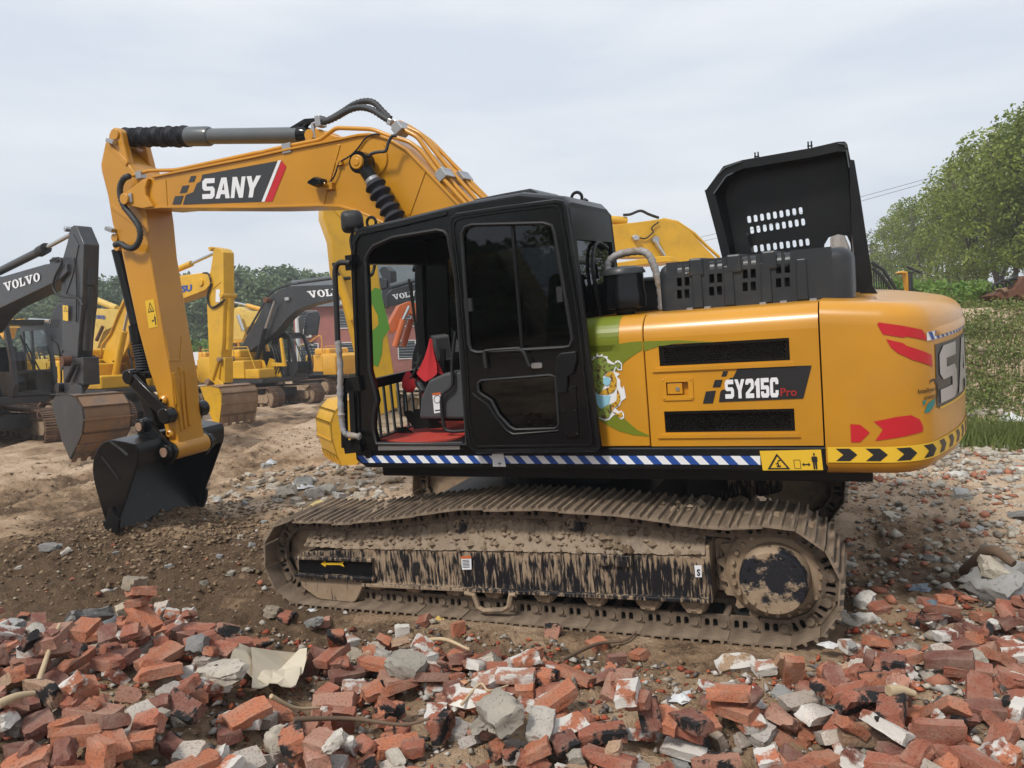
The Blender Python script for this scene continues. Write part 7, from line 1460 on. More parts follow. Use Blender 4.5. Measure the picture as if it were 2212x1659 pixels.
# building and statue seen through the hood's window
x, y = gp(1830, 95); o = empty('far_building', (x, y, 0), 0, 'distant blue-grey building seen through the opening of the raised hood', 'building'); b_ = MB(); b_.box(-4, 3, 0, 6, 0, 9.0); b_.build('wall', M['hoodgrey'], o); b_ = MB(); b_.box(-3.2, 2.2, -.1, .05, 6.6, 8.2); b_.build('window_band', M['frame'], o)
x, y = gp(1818, 40); b_ = MB(); b_.tube([(0, 0, 0), (.05, 0, 2), (-.1, 0, 4.0), (.1, 0, 5.2), (.05, 0, 6.2), (-.1, 0, 7.0), (-.1, 0, 7.4)], [.9, .8, .6, .55, .5, .35, .05], 9); o = b_.build('rock_pillar', paint('grey_rock', (.25, .23, .21), .9, 0, .6, (.1, .09, .08), 3), None, smooth=30); o.location = (x, y, -.2); tag(o, 'grey standing rock seen through the opening of the raised hood', 'rock')
# floodlight mast
x, y = gp(1886, 140); ms = empty('floodlight_mast', (x, y, 0), 0, 'tall floodlight mast with ring of lamps above the trees', 'floodlight')
b_ = MB(); b_.cyl((0, 0, -1), (0, 0, 17), .25, 8, .15); b_.cyl((0, 0, 17), (0, 0, 19.5), .05, 6); b_.build('pole', M['greysteel'], ms)
b_ = MB(); b_.lathe([(.6, 15.2), (1.5, 16.4), (1.6, 16.5), (1.5, 16.6), (.5, 15.6)], n=18); hd2 = b_.build('lamp_ring', M['greysteel'], ms)
for k in range(8): a = k*.785; b_ = MB(); b_.cyl((1.25*math.cos(a), 1.25*math.sin(a), 15.6), (1.35*math.cos(a), 1.35*math.sin(a), 16.2), .25, 8); b_.build('flood_lamp', M['frame'], hd2)
def cable(a, b, sag, r_, lab):
    A_, B_ = np.asarray(a), np.asarray(b); b_ = MB(); b_.tube([A_+(B_-A_)*t-np.array([0, 0, sag*4*t*(1-t)]) for t in np.linspace(0, 1, 24)], r_, 5); tag(b_.build('power_line', M['greysteel'], None), lab, 'power line')
def wpt(px, py, d): return CW+wray(px, py)*d
cable(wpt(1480, 520, 90), wpt(2300, 300, 60), .3, .022, 'upper thin power line crossing the sky behind the raised hood'); cable(wpt(1480, 530, 90), wpt(2300, 306, 60), .35, .022, 'lower thin power line crossing the sky behind the raised hood')
# ================================================================== rubble
def chunk_mesh(name, dims, seed, cuts, rough, sub=3, round_=0):
    r_ = np.random.default_rng(seed); bm = bmesh.new()
    if round_: bmesh.ops.create_icosphere(bm, subdivisions=2, radius=.5)
    else:
        bmesh.ops.create_cube(bm, size=1.0); bmesh.ops.subdivide_edges(bm, edges=bm.edges, cuts=sub, use_grid_fill=True)
    V = np.array([v.co[:] for v in bm.verts])*np.array(dims)
    for _ in range(cuts):                                   # broken corners and faces: push what lies beyond a plane back onto it
        nrm = r_.normal(size=3)*np.array([1, 1, 1.2]); nrm /= np.linalg.norm(nrm); ext = np.abs(nrm*np.array(dims)/2).sum(); dd = ext*r_.uniform(*((.70, .93) if not round_ else (.55, .8)))
        o = np.maximum(V@nrm-dd, 0); V -= o[:, None]*nrm
    V += r_.normal(size=V.shape)*rough
    for v, c in zip(bm.verts, V): v.co = c
    bmesh.ops.recalc_face_normals(bm, faces=bm.faces); me = bpy.data.meshes.new(name); bm.to_mesh(me); bm.free(); me.polygons.foreach_set('use_smooth', [True]*len(me.polygons)); me.set_sharp_from_angle(angle=R(38)); return me
BL = (.225, .108, .055)
FULL = [chunk_mesh('brick', BL, 100+k, 3, .0016, 4) for k in range(5)]
HALF = [chunk_mesh('brick', (BL[0]*f, BL[1], BL[2]), 130+k, 5, .0024, 4) for k, f in enumerate((.5, .62, .45, .7, .55))]
BITS = [chunk_mesh('brick_fragment', (.085*f, .07, .048), 160+k, 6, .003, 3) for k, f in enumerate((1, 1.3, .8, 1.1))]
ROCK = [chunk_mesh('concrete_lump', (.16*f, .125, h_), 190+k, 12, .0045, 4) for k, (f, h_) in enumerate(((1, .085), (1.25, .06), (.85, .10), (1.1, .075), (1.5, .05), (.95, .09), (1.2, .07)))]
def bricky(name, kind):
    m, n, l, p = newmat(name); oi = n.new('ShaderNodeObjectInfo')
    c = mixc(n, l, ramp(n, l, noise(n, l, 22, 6, .7), .3, .7), oi.outputs['Color'], (.35, .20, .15), 'MIX')
    c = mixc(n, l, .72, c, oi.outputs['Color'])
    pore = ramp(n, l, noise(n, l, 95, 3, .6), .36, .46, (1, 1, 1, 1), (0, 0, 0, 1)); c = mixc(n, l, math_(n, l, 'MULTIPLY', pore, .55), c, (.06, .03, .02))
    dust = ramp(n, l, noise(n, l, 7, 5, .65), .42, .72); c = mixc(n, l, math_(n, l, 'MULTIPLY', dust, .46), c, (.36, .28, .22))
    if kind == 'soot': c = mixc(n, l, ramp(n, l, noise(n, l, 9, 4, .6), .50, .57), c, (.018, .017, .018))
    if kind == 'mortar': c = mixc(n, l, ramp(n, l, noise(n, l, 8, 5, .6), .44, .50), c, (.55, .52, .48))
    l.new(c, p.inputs['Base Color']); p.inputs['Roughness'].default_value = .9; p.inputs['Specular IOR Level'].default_value = .3
    bump(n, l, p, math_(n, l, 'ADD', noise(n, l, 95, 4, .7), noise(n, l, 25, 4, .6)), .7, .006); return m
BM = {k: bricky('brick_'+k, k) for k in ('clean', 'soot', 'mortar')}
def stony(name):
    m, n, l, p = newmat(name); oi = n.new('ShaderNodeObjectInfo')
    c = mixc(n, l, ramp(n, l, noise(n, l, 12, 6, .7), .35, .65), oi.outputs['Color'], (.16, .14, .12)); c = mixc(n, l, .6, c, oi.outputs['Color'])
    c = mixc(n, l, math_(n, l, 'MULTIPLY', ramp(n, l, noise(n, l, 60, 3, .6), .58, .64), .6), c, (.10, .095, .09))
    l.new(c, p.inputs['Base Color']); p.inputs['Roughness'].default_value = .92; p.inputs['Specular IOR Level'].default_value = .3; bump(n, l, p, noise(n, l, 45, 5, .7), .6, .008); return m
M['stone'] = stony('concrete_and_stone')
for me in FULL+HALF+BITS: me.materials.append(BM['clean'])
for me in ROCK: me.materials.append(M['stone'])
# height map that the pieces settle on
HS = .025; hx0, hy0, hn, hm_ = -5.0, 2.0, 460, 420
HM = base_h(hx0+np.arange(hn)[:, None]*HS+np.zeros((1, hm_)), hy0+np.arange(hm_)[None, :]*HS+np.zeros((hn, 1)))
def settle(dims, x, y, rz, tx, ty, sink=.012):
    Rm_ = Matrix.Rotation(rz, 3, 'Z') @ Matrix.Rotation(tx, 3, 'X') @ Matrix.Rotation(ty, 3, 'Y'); A_ = np.array(Rm_)
    g = np.linspace(-.42, .42, 7); P_ = np.stack(np.meshgrid(g, g, (-.42, .42), indexing='ij'), -1).reshape(-1, 3)*np.array(dims)@A_.T
    ix = np.clip(((x+P_[:, 0]-hx0)/HS).astype(int), 0, hn-1); iy = np.clip(((y+P_[:, 1]-hy0)/HS).astype(int), 0, hm_-1)
    gap = HM[ix, iy]-P_[:, 2]; z = np.percentile(gap, 94)-sink
    return z, (ix, iy, z+P_[:, 2]), Rm_
def commit(s_): ix, iy, zz_ = s_; np.maximum.at(HM, (ix, iy), zz_-.004)
ORANGE, RED, DEEP, PINK, TAN = (.40, .138, .070), (.29, .093, .055), (.165, .060, .045), (.37, .185, .13), (.38, .25, .16)
CN = {ORANGE: 'orange red', RED: 'brick red', DEEP: 'dark red', PINK: 'dusty pink', TAN: 'tan'}
LM = [((600, 1465), 'the cream cardboard sheets'), ((205, 1352), 'the grey bowl'), ((80, 1600), 'the bottom left corner'), ((1200, 1470), 'the long pale stick'), ((1830, 1560), 'the whitened brick cluster'), ((2130, 1620), 'the bottom right corner'), ((1600, 1420), 'the sprocket end of the track'),
      ((2100, 1380), 'the pale slab at the right edge'), ((880, 1490), 'the speckled grey concrete lump'), ((1150, 1630), 'the middle of the bottom edge'), ((400, 1640), 'the lower left part of the bottom edge'), ((1700, 1640), 'the lower right part of the bottom edge'), ((60, 1420), 'the left picture edge')]
seen_labels = {}
def where(px, py, zone=None):
    if px < -15: return 'just beyond the left picture edge'
    if px > 2227: return 'just beyond the right picture edge'
    if py > 1675: return 'just below the bottom picture edge'
    (lx, ly), nm = min(LM, key=lambda q: (q[0][0]-px)**2+1.6*(q[0][1]-py)**2); dx, dy = px-lx, py-ly
    if nm.startswith('the bottom') or nm.startswith('the left picture') or nm.startswith('the middle') or nm.startswith('the lower'): return ('right at ' if abs(dx)+abs(dy) < 70 else 'near ')+nm
    if abs(dx) < 35 and abs(dy) < 30: return 'touching '+nm
    far_ = 'close ' if math.hypot(dx, dy) < 110 else ''
    return far_+('right of ' if dx > 0 else 'left of ')+nm if abs(dx) > abs(dy) else far_+('in front of ' if dy > 0 else 'behind ')+nm
def lab(*w): return ' '.join(x for x in w if x)
def pose_word(tx, ty): 
    t = max(abs(tx), abs(ty)); return 'lying flat' if t < .2 else 'tilted' if t < .75 else 'standing up'
OCC = [(600, 1472, 105, 62), (205, 1355, 46, 34)]
placed = []
def put(kind, x, y, col, mat, tilt, dims, me, name, cat, group, sizew, sc=1.0, sink=.012, force=None):
    rz = random.uniform(0, 6.28); u = random.random()
    if force: rz, tx, ty = force
    else:
        tx, ty = random.gauss(0, tilt), random.gauss(0, tilt)
        if kind == 'brick' and u < .12: tx += math.pi/2*random.choice((-1, 1))*random.uniform(.8, 1)
        elif kind == 'brick' and u < .18: ty += random.uniform(.7, 1.2)*random.choice((-1, 1))
    dm = [d*sc for d in dims]; z, cm_, Rm_ = settle(dm, x, y, rz, tx, ty, sink); commit(cm_)
    o = link(name, me); o.matrix_world = Matrix.Translation((x, y, z)) @ Rm_.to_4x4() @ Matrix.Scale(sc, 4)
    kk = random.uniform(.78, 1.18); o.color = (*[min(1, c*kk) for c in col], 1)
    if mat is not None: o.material_slots[0].link = 'OBJECT'; o.material_slots[0].material = mat
    px, py = wproj(x, y, z+.02); placed.append((o, float(px), float(py), sizew, pose_word(tx, ty), cat, group)); return o
def bright(): return random.choices((ORANGE, RED, DEEP, PINK, TAN), (.34, .34, .17, .11, .04))[0]
def inheap(x, y, slack=0):
    px, py = wproj(x, y, gz(x, y)+.05); by_ = np.interp(px, HEAPX, HEAPY); return py > by_+slack, px, py
def dens(px, py):
    d = 1.0
    for cx, cy, rx, ry in ((840, 1515, 110, 35), (1290, 1530, 120, 40), (1500, 1480, 200, 60), (2080, 1500, 120, 60), (1000, 1395, 90, 30)): d *= 1-.85*math.exp(-((px-cx)/rx)**2-((py-cy)/ry)**2)
    return d
def sample_heap(slack=0, tries=400):
    for _ in range(tries):
        x, y = random.uniform(-4.3, 3.9), random.uniform(2.5, 6.2); ok, px, py = inheap(x, y, slack)
        if not ok or not (-90 < px < 2300 and py < 1720): continue
        if any(((px-a)/rx)**2+((py-b)/ry)**2 < 1 for a, b, rx, ry in OCC): continue
        if random.random() < dens(px, py): return x, y
    return None
def brickone(x, y, col=None, mk=None, half=None, force=None, tilt=.22):
    half = random.random() < .50 if half is None else half; me = random.choice(HALF if half else FULL); dims = [max(v.co[i] for v in me.vertices)*2 for i in range(3)]
    col = col or bright(); mk = mk or random.choices(('clean', 'soot', 'mortar'), (.68, .17, .15))[0]
    o = put('brick', x, y, col, BM[mk], tilt, dims, me, 'brick', 'brick', 'loose bricks of the rubble heap', '', random.uniform(.84, 1.0), force=force)
    placed[-1] = placed[-1][:3]+(lab({'clean': '', 'soot': 'soot stained', 'mortar': 'mortar whitened'}[mk], CN.get(col, 'whitish'), 'broken half brick' if half else 'whole brick'),)+placed[-1][4:]; return o
def rock(x, y, sc, col=None, name='concrete_lump', cat='concrete lump', group='concrete lumps and stones', tilt=.3, sink=.02, me=None):
    me = me or random.choice(ROCK); col = col or random.choice(((.36, .33, .28), (.27, .27, .265), (.44, .395, .33), (.39, .32, .24), (.48, .44, .39)))
    dims = [max(v.co[i] for v in me.vertices)*2 for i in range(3)]; s0 = 'big ' if sc > 1.5 else 'small ' if sc < .7 else ''
    put('rock', x, y, col, None, tilt, dims, me, name, cat, group, s0+('pale ' if sum(col) > 1.25 else 'blue grey ' if col[2] >= col[0] else 'grey ')+cat, sc, sink)
def atpx(px, py, lift=0):                       # where the picture point meets the ground
    d = wray(px, py); t0 = .5
    for k in range(4000):
        p = CW+d*t0
        if p[2] < gz(p[0], p[1])+lift: return p
        t0 += .01*(1+t0*.25)
    return p
# lowest layer: bricks past the counted ones, one object
acc_v, acc_f, acc_c, off_ = [], [], [], 0
for _ in range(260):
    s_ = sample_heap(12)
    if not s_: continue
    me = random.choice(FULL+HALF+HALF+BITS+BITS); V0 = np.array([v.co[:] for v in me.vertices]); dm = V0.max(0)*2; z, cm_, Rm_ = settle(dm, s_[0], s_[1], random.uniform(0, 6.28), random.gauss(0, .35), random.gauss(0, .35), .02); commit(cm_)
    acc_v.append(V0@np.array(Rm_).T+np.array([s_[0], s_[1], z])); acc_f += [[i+off_ for i in p.vertices] for p in me.polygons]; off_ += len(V0); c_ = np.array(bright() if random.random() < .66 else random.choice(((.42, .38, .33), (.34, .33, .31), (.50, .46, .40))))*random.uniform(.75, 1.15); acc_c.append(np.tile([*c_, 1], (len(V0), 1)))
me = bpy.data.meshes.new('brick_rubble'); me.from_pydata(np.concatenate(acc_v).tolist(), [], acc_f); me.polygons.foreach_set('use_smooth', [True]*len(me.polygons)); me.set_sharp_from_angle(angle=R(38))
at = me.attributes.new('tint', 'FLOAT_COLOR', 'POINT'); at.data.foreach_set('color', np.concatenate(acc_c).reshape(-1).astype(np.float32)); mt_ = BM['clean'].copy(); mt_.name = 'brick_rubble'
for nd in [q for q in mt_.node_tree.nodes if q.type == 'OBJECT_INFO']:
    a_ = mt_.node_tree.nodes.new('ShaderNodeAttribute'); a_.attribute_name = 'tint'
    for lk_ in list(mt_.node_tree.links):
        if lk_.from_node == nd: mt_.node_tree.links.new(a_.outputs['Color'], lk_.to_socket)
me.materials.append(mt_); tag(link('brick_rubble', me), kind='stuff')
# broken bits, then whole bricks on top
for _ in range(150):
    s_ = sample_heap(5)
    if s_: me = random.choice(BITS); put('bit', *s_, bright(), BM[random.choice(('clean', 'clean', 'soot', 'mortar'))], .4, [.08, .065, .045], me, 'brick_fragment', 'brick fragment', 'broken brick fragments', 'brick fragment', random.uniform(.8, 1.5))
for _ in range(34):
    s_ = sample_heap(10)
    if s_: rock(*s_, random.uniform(.4, .9))
# a few bricks that stand out, placed where the photograph has them
WHT = (.58, .54, .49)
for px, py, col, mk, half, fc in ((520, 1590, ORANGE, 'mortar', False, (.08, .12, .05)), (1530, 1605, (.36, .31, .24), 'clean', False, (1.9, 1.25, .2)), (1690, 1470, (.48, .27, .15), 'clean', False, (1.5, .25, 1.0)), (1830, 1545, WHT, 'mortar', False, (-.5, .2, .1)), (1760, 1590, WHT, 'mortar', False, (.6, .3, .2)), (1870, 1630, TAN, 'clean', False, (-.12, .15, .0)), (1590, 1440, (.30, .21, .13), 'mortar', False, (.15, .5, .0)), (1650, 1460, PINK, 'mortar', True, (.1, .1, 0)), (1835, 1430, PINK, 'mortar', True, (.2, .1, .1)), (2010, 1570, ORANGE, 'clean', False, (-.5, .2, .1)),
                             (680, 1460, DEEP, 'clean', False, (1.5, .3, -1.2)), (755, 1470, DEEP, 'soot', False, (.5, .15, 0)), (840, 1450, ORANGE, 'clean', False, (1.2, .4, .7)), (400, 1575, DEEP, 'soot', False, (-.7, .7, .2)), (745, 1600, RED, 'clean', False, (1.6, .2, .9)), (60, 1410, ORANGE, 'clean', False, (.9, .5, .1)), (300, 1370, ORANGE, 'clean', False, (1.1, .5, .3)), (470, 1455, RED, 'clean', False, (-.35, .3, .1)), (410, 1415, DEEP, 'clean', False, (1.4, .2, 1.1)), (860, 1640, ORANGE, 'clean', False, (.4, .2, .1)),
                             (1180, 1540, ORANGE, 'mortar', False, (.9, .35, .1)), (1060, 1510, PINK, 'mortar', False, (.8, .25, 0)), (1300, 1620, RED, 'soot', False, (.05, .1, 0)), (1220, 1650, DEEP, 'soot', True, (.5, .3, 0)), (1480, 1650, WHT, 'mortar', False, (-.5, .3, .1)), (1930, 1480, DEEP, 'soot', True, (-.5, .2, 0)), (2090, 1480, RED, 'clean', False, (-.4, .2, 0)), (2150, 1560, DEEP, 'clean', False, (-.3, .1, 0)), (2185, 1400, ORANGE, 'mortar', True, (.3, .3, 0)), (1900, 1320, RED, 'clean', True, (.2, .2, 0)), (2190, 1345, RED, 'clean', False, (-.6, .3, 0))):
    p_ = atpx(px, py); brickone(p_[0], p_[1], col, mk, half, fc)
nb = 31
for px, py in ((870, 1380), (990, 1372), (755, 1395), (1290, 1400), (915, 1350), (1195, 1375), (1330, 1440), (1380, 1425), (700, 1350), (620, 1345), (1690, 1370), (1000, 1455), (560, 1400), (2060, 1290), (1980, 1350), (2170, 1310), (2120, 1345), (2080, 1360)): p_ = atpx(px, py); brickone(p_[0], p_[1], None, None, True); nb += 1
while nb < 300:
    s_ = sample_heap()
    if s_ is None: break
    brickone(*s_, tilt=.24 if s_[1] < 4.2 else .2); nb += 1
for _ in range(24):
    s_ = sample_heap()
    if s_: rock(*s_, random.uniform(.35, .85))
for _ in range(90):
    s_ = sample_heap(5)
    if s_: me = random.choice(BITS); put('bit', *s_, bright(), BM[random.choice(('clean', 'clean', 'soot', 'mortar'))], .4, [.08, .065, .045], me, 'brick_fragment', 'brick fragment', 'broken brick fragments', 'brick fragment', random.uniform(.6, 1.3))
for px, py, sc in ((880, 1492, 1.15), (490, 1525, 1.1), (195, 1405, 1.5), (275, 1320, .9), (600, 1640, .9), (1170, 1640, .9), (1085, 1645, 1.2), (590, 1335, .9), (680, 1365, .8), (1570, 1545, .9), (2150, 1300, 1.9), (2195, 1255, 1.2), (2145, 1210, 1.1), (2200, 1120, .9)): p_ = atpx(px, py); rock(p_[0], p_[1], sc)
# pale stones over the rubble plain to the right and sparse ones on the mud
k = 0
while k < 150:
    x, y = random.uniform(1.9, 9.5), random.uniform(4.2, 13.5); px, py = wproj(x, y, gz(x, y))
    if px < 1790 or px > 2280 or py < 880 or (px < 1880 and py < 1080): continue
    rock(x, y, random.choice((.3, .4, .5, .6, .8, 1.0))*random.uniform(.8, 1.2), random.choice(((.52, .48, .40), (.46, .41, .33), (.40, .36, .30), (.34, .34, .33), (.55, .53, .49))), 'stone', 'stone', 'pale stones of the rubble plain', .2, .035) if hx0 < x < hx0+hn*HS-.3 and hy0 < y < hy0+hm_*HS-.3 else None
    if not (hx0 < x < hx0+hn*HS-.3 and hy0 < y < hy0+hm_*HS-.3):
        me = random.choice(ROCK); sc = random.uniform(.5, 1.6); o = link('stone', me); o.matrix_world = Matrix.Translation((x, y, gz(x, y)+.01)) @ Matrix.Rotation(random.uniform(0, 6.28), 4, 'Z') @ Matrix.Rotation(random.gauss(0, .2), 4, 'X') @ Matrix.Scale(sc, 4); o.color = (*random.choice(((.52, .48, .40), (.46, .41, .33), (.40, .36, .30))), 1)
        placed.append((o, float(px), float(py), ('big ' if sc > 1.1 else 'small ')+'pale stone', 'lying flat', 'stone', 'pale stones of the rubble plain'))
    k += 1
for px, py, sc in ((110, 1190, 1.0), (140, 1197, .6), (520, 1165, .5), (545, 1180, .5), (535, 1230, .8), (500, 1240, .6), (475, 1205, .4), (440, 1265, .5), (405, 1185, .4), (365, 1225, .5), (300, 1260, .4), (570, 1130, .5), (610, 1120, .4), (40, 1230, .4), (250, 1200, .35)): p_ = atpx(px, py); rock(p_[0], p_[1], sc, None, 'stone', 'stone', 'stones on the brown mud', .2, .03)
# pale broken blocks of the mound beyond the track
for px, py, sc in ((560, 1045, .9), (540, 1030, .7), (590, 1055, .8), (620, 1068, 1.3), (655, 1050, 1.2), (680, 1072, 1.2), (640, 1085, .8), (705, 1065, 1.0), (600, 1085, .6), (735, 1075, .8), (575, 1010, .9), (545, 1060, .7), (515, 1075, .6), (700, 1085, .7), (760, 1060, .7), (780, 1075, .8), (585, 1030, .8), (650, 1095, .6), (530, 1090, .5), (820, 1070, .6), (850, 1060, .7), (470, 1085, .6), (800, 1045, .5)):
    p_ = atpx(px, py); me = random.choice(ROCK+HALF[:2]); o = link('stone', me); o.matrix_world = Matrix.Translation((p_[0], p_[1], gz(p_[0], p_[1])+.03*sc)) @ Matrix.Rotation(random.uniform(0, 6.28), 4, 'Z') @ Matrix.Rotation(random.gauss(0, .3), 4, 'X') @ Matrix.Scale(sc*1.25, 4)
    o.color = (*random.choice(((.50, .45, .37), (.45, .38, .30), (.36, .35, .33), (.54, .50, .44))), 1); o.material_slots[0].link = 'OBJECT'; o.material_slots[0].material = M['stone']
    placed.append((o, px, py, ('large ' if sc > 1 else 'small ')+('blue grey' if o.color[2] > o.color[0] else 'pale')+' rubble block', 'tilted', 'stone', 'broken blocks of the small mound'))
def where2(px, py):
    if py > 1130 and px < 600: return 'on the mud before the bucket'+(', far left' if px < 200 else '')
    if px < 900: return 'of the mound beyond the track, '+('left part' if px < 560 else 'middle' if px < 680 else 'right part')
    q = 'under the counterweight' if py < 1010 else 'level with far track' if py < 1120 else 'level with sprocket' if py < 1230 else 'beside track end'
    return q+(', at picture edge' if px > 2140 else ', near machine' if px < 1930 else ', in the open')
cnt = {}
ORD = ['leftmost', 'second from left', 'third from left', 'fourth from left', 'fifth from left', 'sixth from left', 'seventh from left', 'eighth from left', 'ninth from left', 'tenth from left', 'eleventh from left', 'twelfth from left', 'thirteenth from left', 'fourteenth from left', 'fifteenth from left', 'sixteenth from left', 'seventeenth from left', 'eighteenth from left', 'nineteenth from left', 'twentieth from left', '21st from left', '22nd from left', '23rd from left', '24th from left']
for o, px, py, sw, pw_, cat, gr in placed:
    base = where(px, py) if py > 1285 else where2(px, py)
    t = lab(sw, pw_, base)
    if len(t.split()) > 12: t = lab(sw, base)
    if len(t.split()) > 11: t = lab(sw.replace('mortar whitened ', 'whitened ').replace('soot stained ', 'sooty ').replace('broken ', ''), base)
    tag(o, t, cat, gr); cnt.setdefault(t, []).append((px, o))
def ordinal(cnt):
    for lb_, lst in cnt.items():                 # several of one description: told apart from left to right in words
        if len(lst) > 1:
            lst.sort(key=lambda q: q[0])
            for i, (px, o) in enumerate(lst):
                w_ = ('left one', 'right one')[i] if len(lst) == 2 else ORD[i] if i < len(ORD) else 'one of the rightmost'
                o['label'] = lb_+', '+w_
ordinal(cnt); c2_ = {}
for o in C.objects:
    if o.get('group') in ('dark trees of the far wood', 'dark trees far beyond the yard'): c2_.setdefault(o['label'], []).append((wproj(o.location[0], o.location[1], o.location[2])[0], o))
ordinal(c2_)
# ------------------------------------------------------------------ small chips, clods and gravel: nobody could count them
def scatter(name, xy, size, cols, seed, mat, lift=.2):
    r_ = np.random.default_rng(seed); x, y = xy; k = len(x); z = base_h(x, y); ix = ((x-hx0)/HS).astype(int); iy = ((y-hy0)/HS).astype(int); ins = (ix >= 0) & (ix < hn) & (iy >= 0) & (iy < hm_)
    z = np.where(ins, np.maximum(z, HM[np.clip(ix, 0, hn-1), np.clip(iy, 0, hm_-1)]*.0+z), z)
    O_ = np.array([(1, 0, 0), (-1, 0, 0), (0, 1, 0), (0, -1, 0), (.1, .1, .75), (0, 0, -.6), (.6, .6, .3), (-.6, -.5, .35)]); Fc = np.array([(0, 6, 4), (6, 2, 4), (2, 1, 4), (1, 7, 4), (7, 3, 4), (3, 0, 4), (0, 5, 6), (6, 5, 2), (2, 5, 1), (1, 5, 7), (7, 5, 3), (3, 5, 0)])
    s_ = size[0]*(size[1]/size[0])**(r_.random(k)**1.8); J = O_[None]*(1+r_.normal(size=(k, 8, 3))*.28); a = r_.uniform(0, 6.28, k); ca, sa = np.cos(a), np.sin(a)
    J = np.stack([J[..., 0]*ca[:, None]-J[..., 1]*sa[:, None]*.7, J[..., 0]*sa[:, None]+J[..., 1]*ca[:, None]*.7, J[..., 2]*r_.uniform(.5, 1, (k, 1))], -1)*s_[:, None, None]
    V = (J+np.stack([x, y, z+s_*lift], -1)[:, None]).reshape(-1, 3); Fx = (Fc[None]+8*np.arange(k)[:, None, None]).reshape(-1)
    me = bpy.data.meshes.new(name); me.vertices.add(8*k); me.vertices.foreach_set('co', V.reshape(-1).astype(np.float32)); me.loops.add(len(Fx)); me.loops.foreach_set('vertex_index', Fx.astype(np.int32)); me.polygons.add(12*k); me.polygons.foreach_set('loop_start', np.arange(0, 36*k, 3, dtype=np.int32)); me.update()
    C_ = np.array(cols)[r_.integers(0, len(cols), k)]*r_.uniform(.75, 1.2, (k, 1)); at = me.attributes.new('tint', 'FLOAT_COLOR', 'POINT'); at.data.foreach_set('color', np.repeat(np.c_[C_, np.ones(k)], 8, 0).reshape(-1).astype(np.float32))
    me.materials.append(mat); return tag(link(name, me), kind='stuff')
m, n, l, p = newmat('loose_debris'); A_ = n.new('ShaderNodeAttribute'); A_.attribute_name = 'tint'; l.new(mixc(n, l, ramp(n, l, noise(n, l, 50, 4), .3, .7), A_.outputs['Color'], mixc(n, l, .5, A_.outputs['Color'], (.12, .09, .06))), p.inputs['Base Color']); p.inputs['Roughness'].default_value = .95; p.inputs['Specular IOR Level'].default_value = .25; M['debris'] = m
r_ = np.random.default_rng(3)
def nounder(x, y):
    dx, dy = x-H0[0], y-H0[1]; al = dx*AX[0]+dy*AX[1]; ac = -dx*AX[1]+dy*AX[0]; return (np.abs(al) > 2.15) | (np.abs(np.abs(ac)-1.19) > .34)
x = r_.uniform(-4.6, 4.4, 16000); y = 2.4+(r_.random(16000)**1.25)*7.6; k = nounder(x, y) & (clumpy(x, y) > r_.uniform(.1, .9, len(x)))
scatter('soil_clods', (x[k], y[k]), (.005, .032), [(.22, .145, .088), (.16, .104, .062), (.27, .185, .115), (.24, .16, .097)], 1, M['debris'])
x = np.concatenate([r_.uniform(-9, -1.5, 3000), r_.normal(-3.9, .9, 3500)]); y = np.concatenate([r_.uniform(7, 20, 3000), r_.normal(8.6, .6, 3500)]); k = nounder(x, y); scatter('soil_clods', (x[k], y[k]), (.010, .045), [(.21, .14, .09), (.27, .19, .118), (.31, .22, .14), (.17, .115, .07)], 2, M['debris'])
x = r_.uniform(-4.4, 4.0, 15000); y = r_.uniform(2.4, 6.2, 15000); px, py = wproj(x, y, base_h(x, y, False)); k = (py > np.interp(px, HEAPX, HEAPY)-45) & nounder(x, y); scatter('brick_chips', (x[k], y[k]), (.006, .038), [(.45, .11, .045), (.33, .06, .03), (.20, .04, .025), (.42, .38, .34), (.55, .52, .48), (.12, .11, .11), (.34, .30, .25)], 3, M['debris'], .5)
x = r_.uniform(1.7, 9.5, 15000); y = r_.uniform(3.6, 14, 15000); px, py = wproj(x, y, base_h(x, y, False)); k = (px > 1780) & nounder(x, y) & (py > 860) & (fbm(x, y, .8, 3, 55)+.3 > r_.uniform(-.5, .5, len(x))); scatter('stone_chips', (x[k], y[k]), (.012, .07), [(.48, .44, .37), (.40, .35, .28), (.52, .50, .46), (.30, .27, .23), (.40, .16, .10)], 4, M['debris'], .3)
x = r_.uniform(-4.5, 1, 900); y = r_.uniform(5.5, 13, 900); k = nounder(x, y); scatter('stone_chips', (x[k], y[k]), (.008, .045), [(.48, .44, .37), (.40, .35, .28), (.55, .53, .5), (.40, .14, .08)], 5, M['debris'], .3)
x = r_.normal(-2.6, .9, 480); y = r_.normal(11.0, .8, 480); scatter('stone_chips', (x, y), (.015, .10), [(.48, .42, .34), (.40, .33, .25), (.54, .50, .44), (.30, .24, .17), (.26, .18, .11)], 6, M['debris'], .3)
x = r_.uniform(5.5, 13, 2500); y = r_.uniform(13.5, 20, 2500); k = fbm(x, y, .7, 3, 66) > .05; scatter('twig_litter', (x[k], y[k]), (.03, .12), [(.30, .21, .13), (.22, .15, .09), (.42, .35, .26), (.14, .10, .07)], 7, M['debris'], .2)
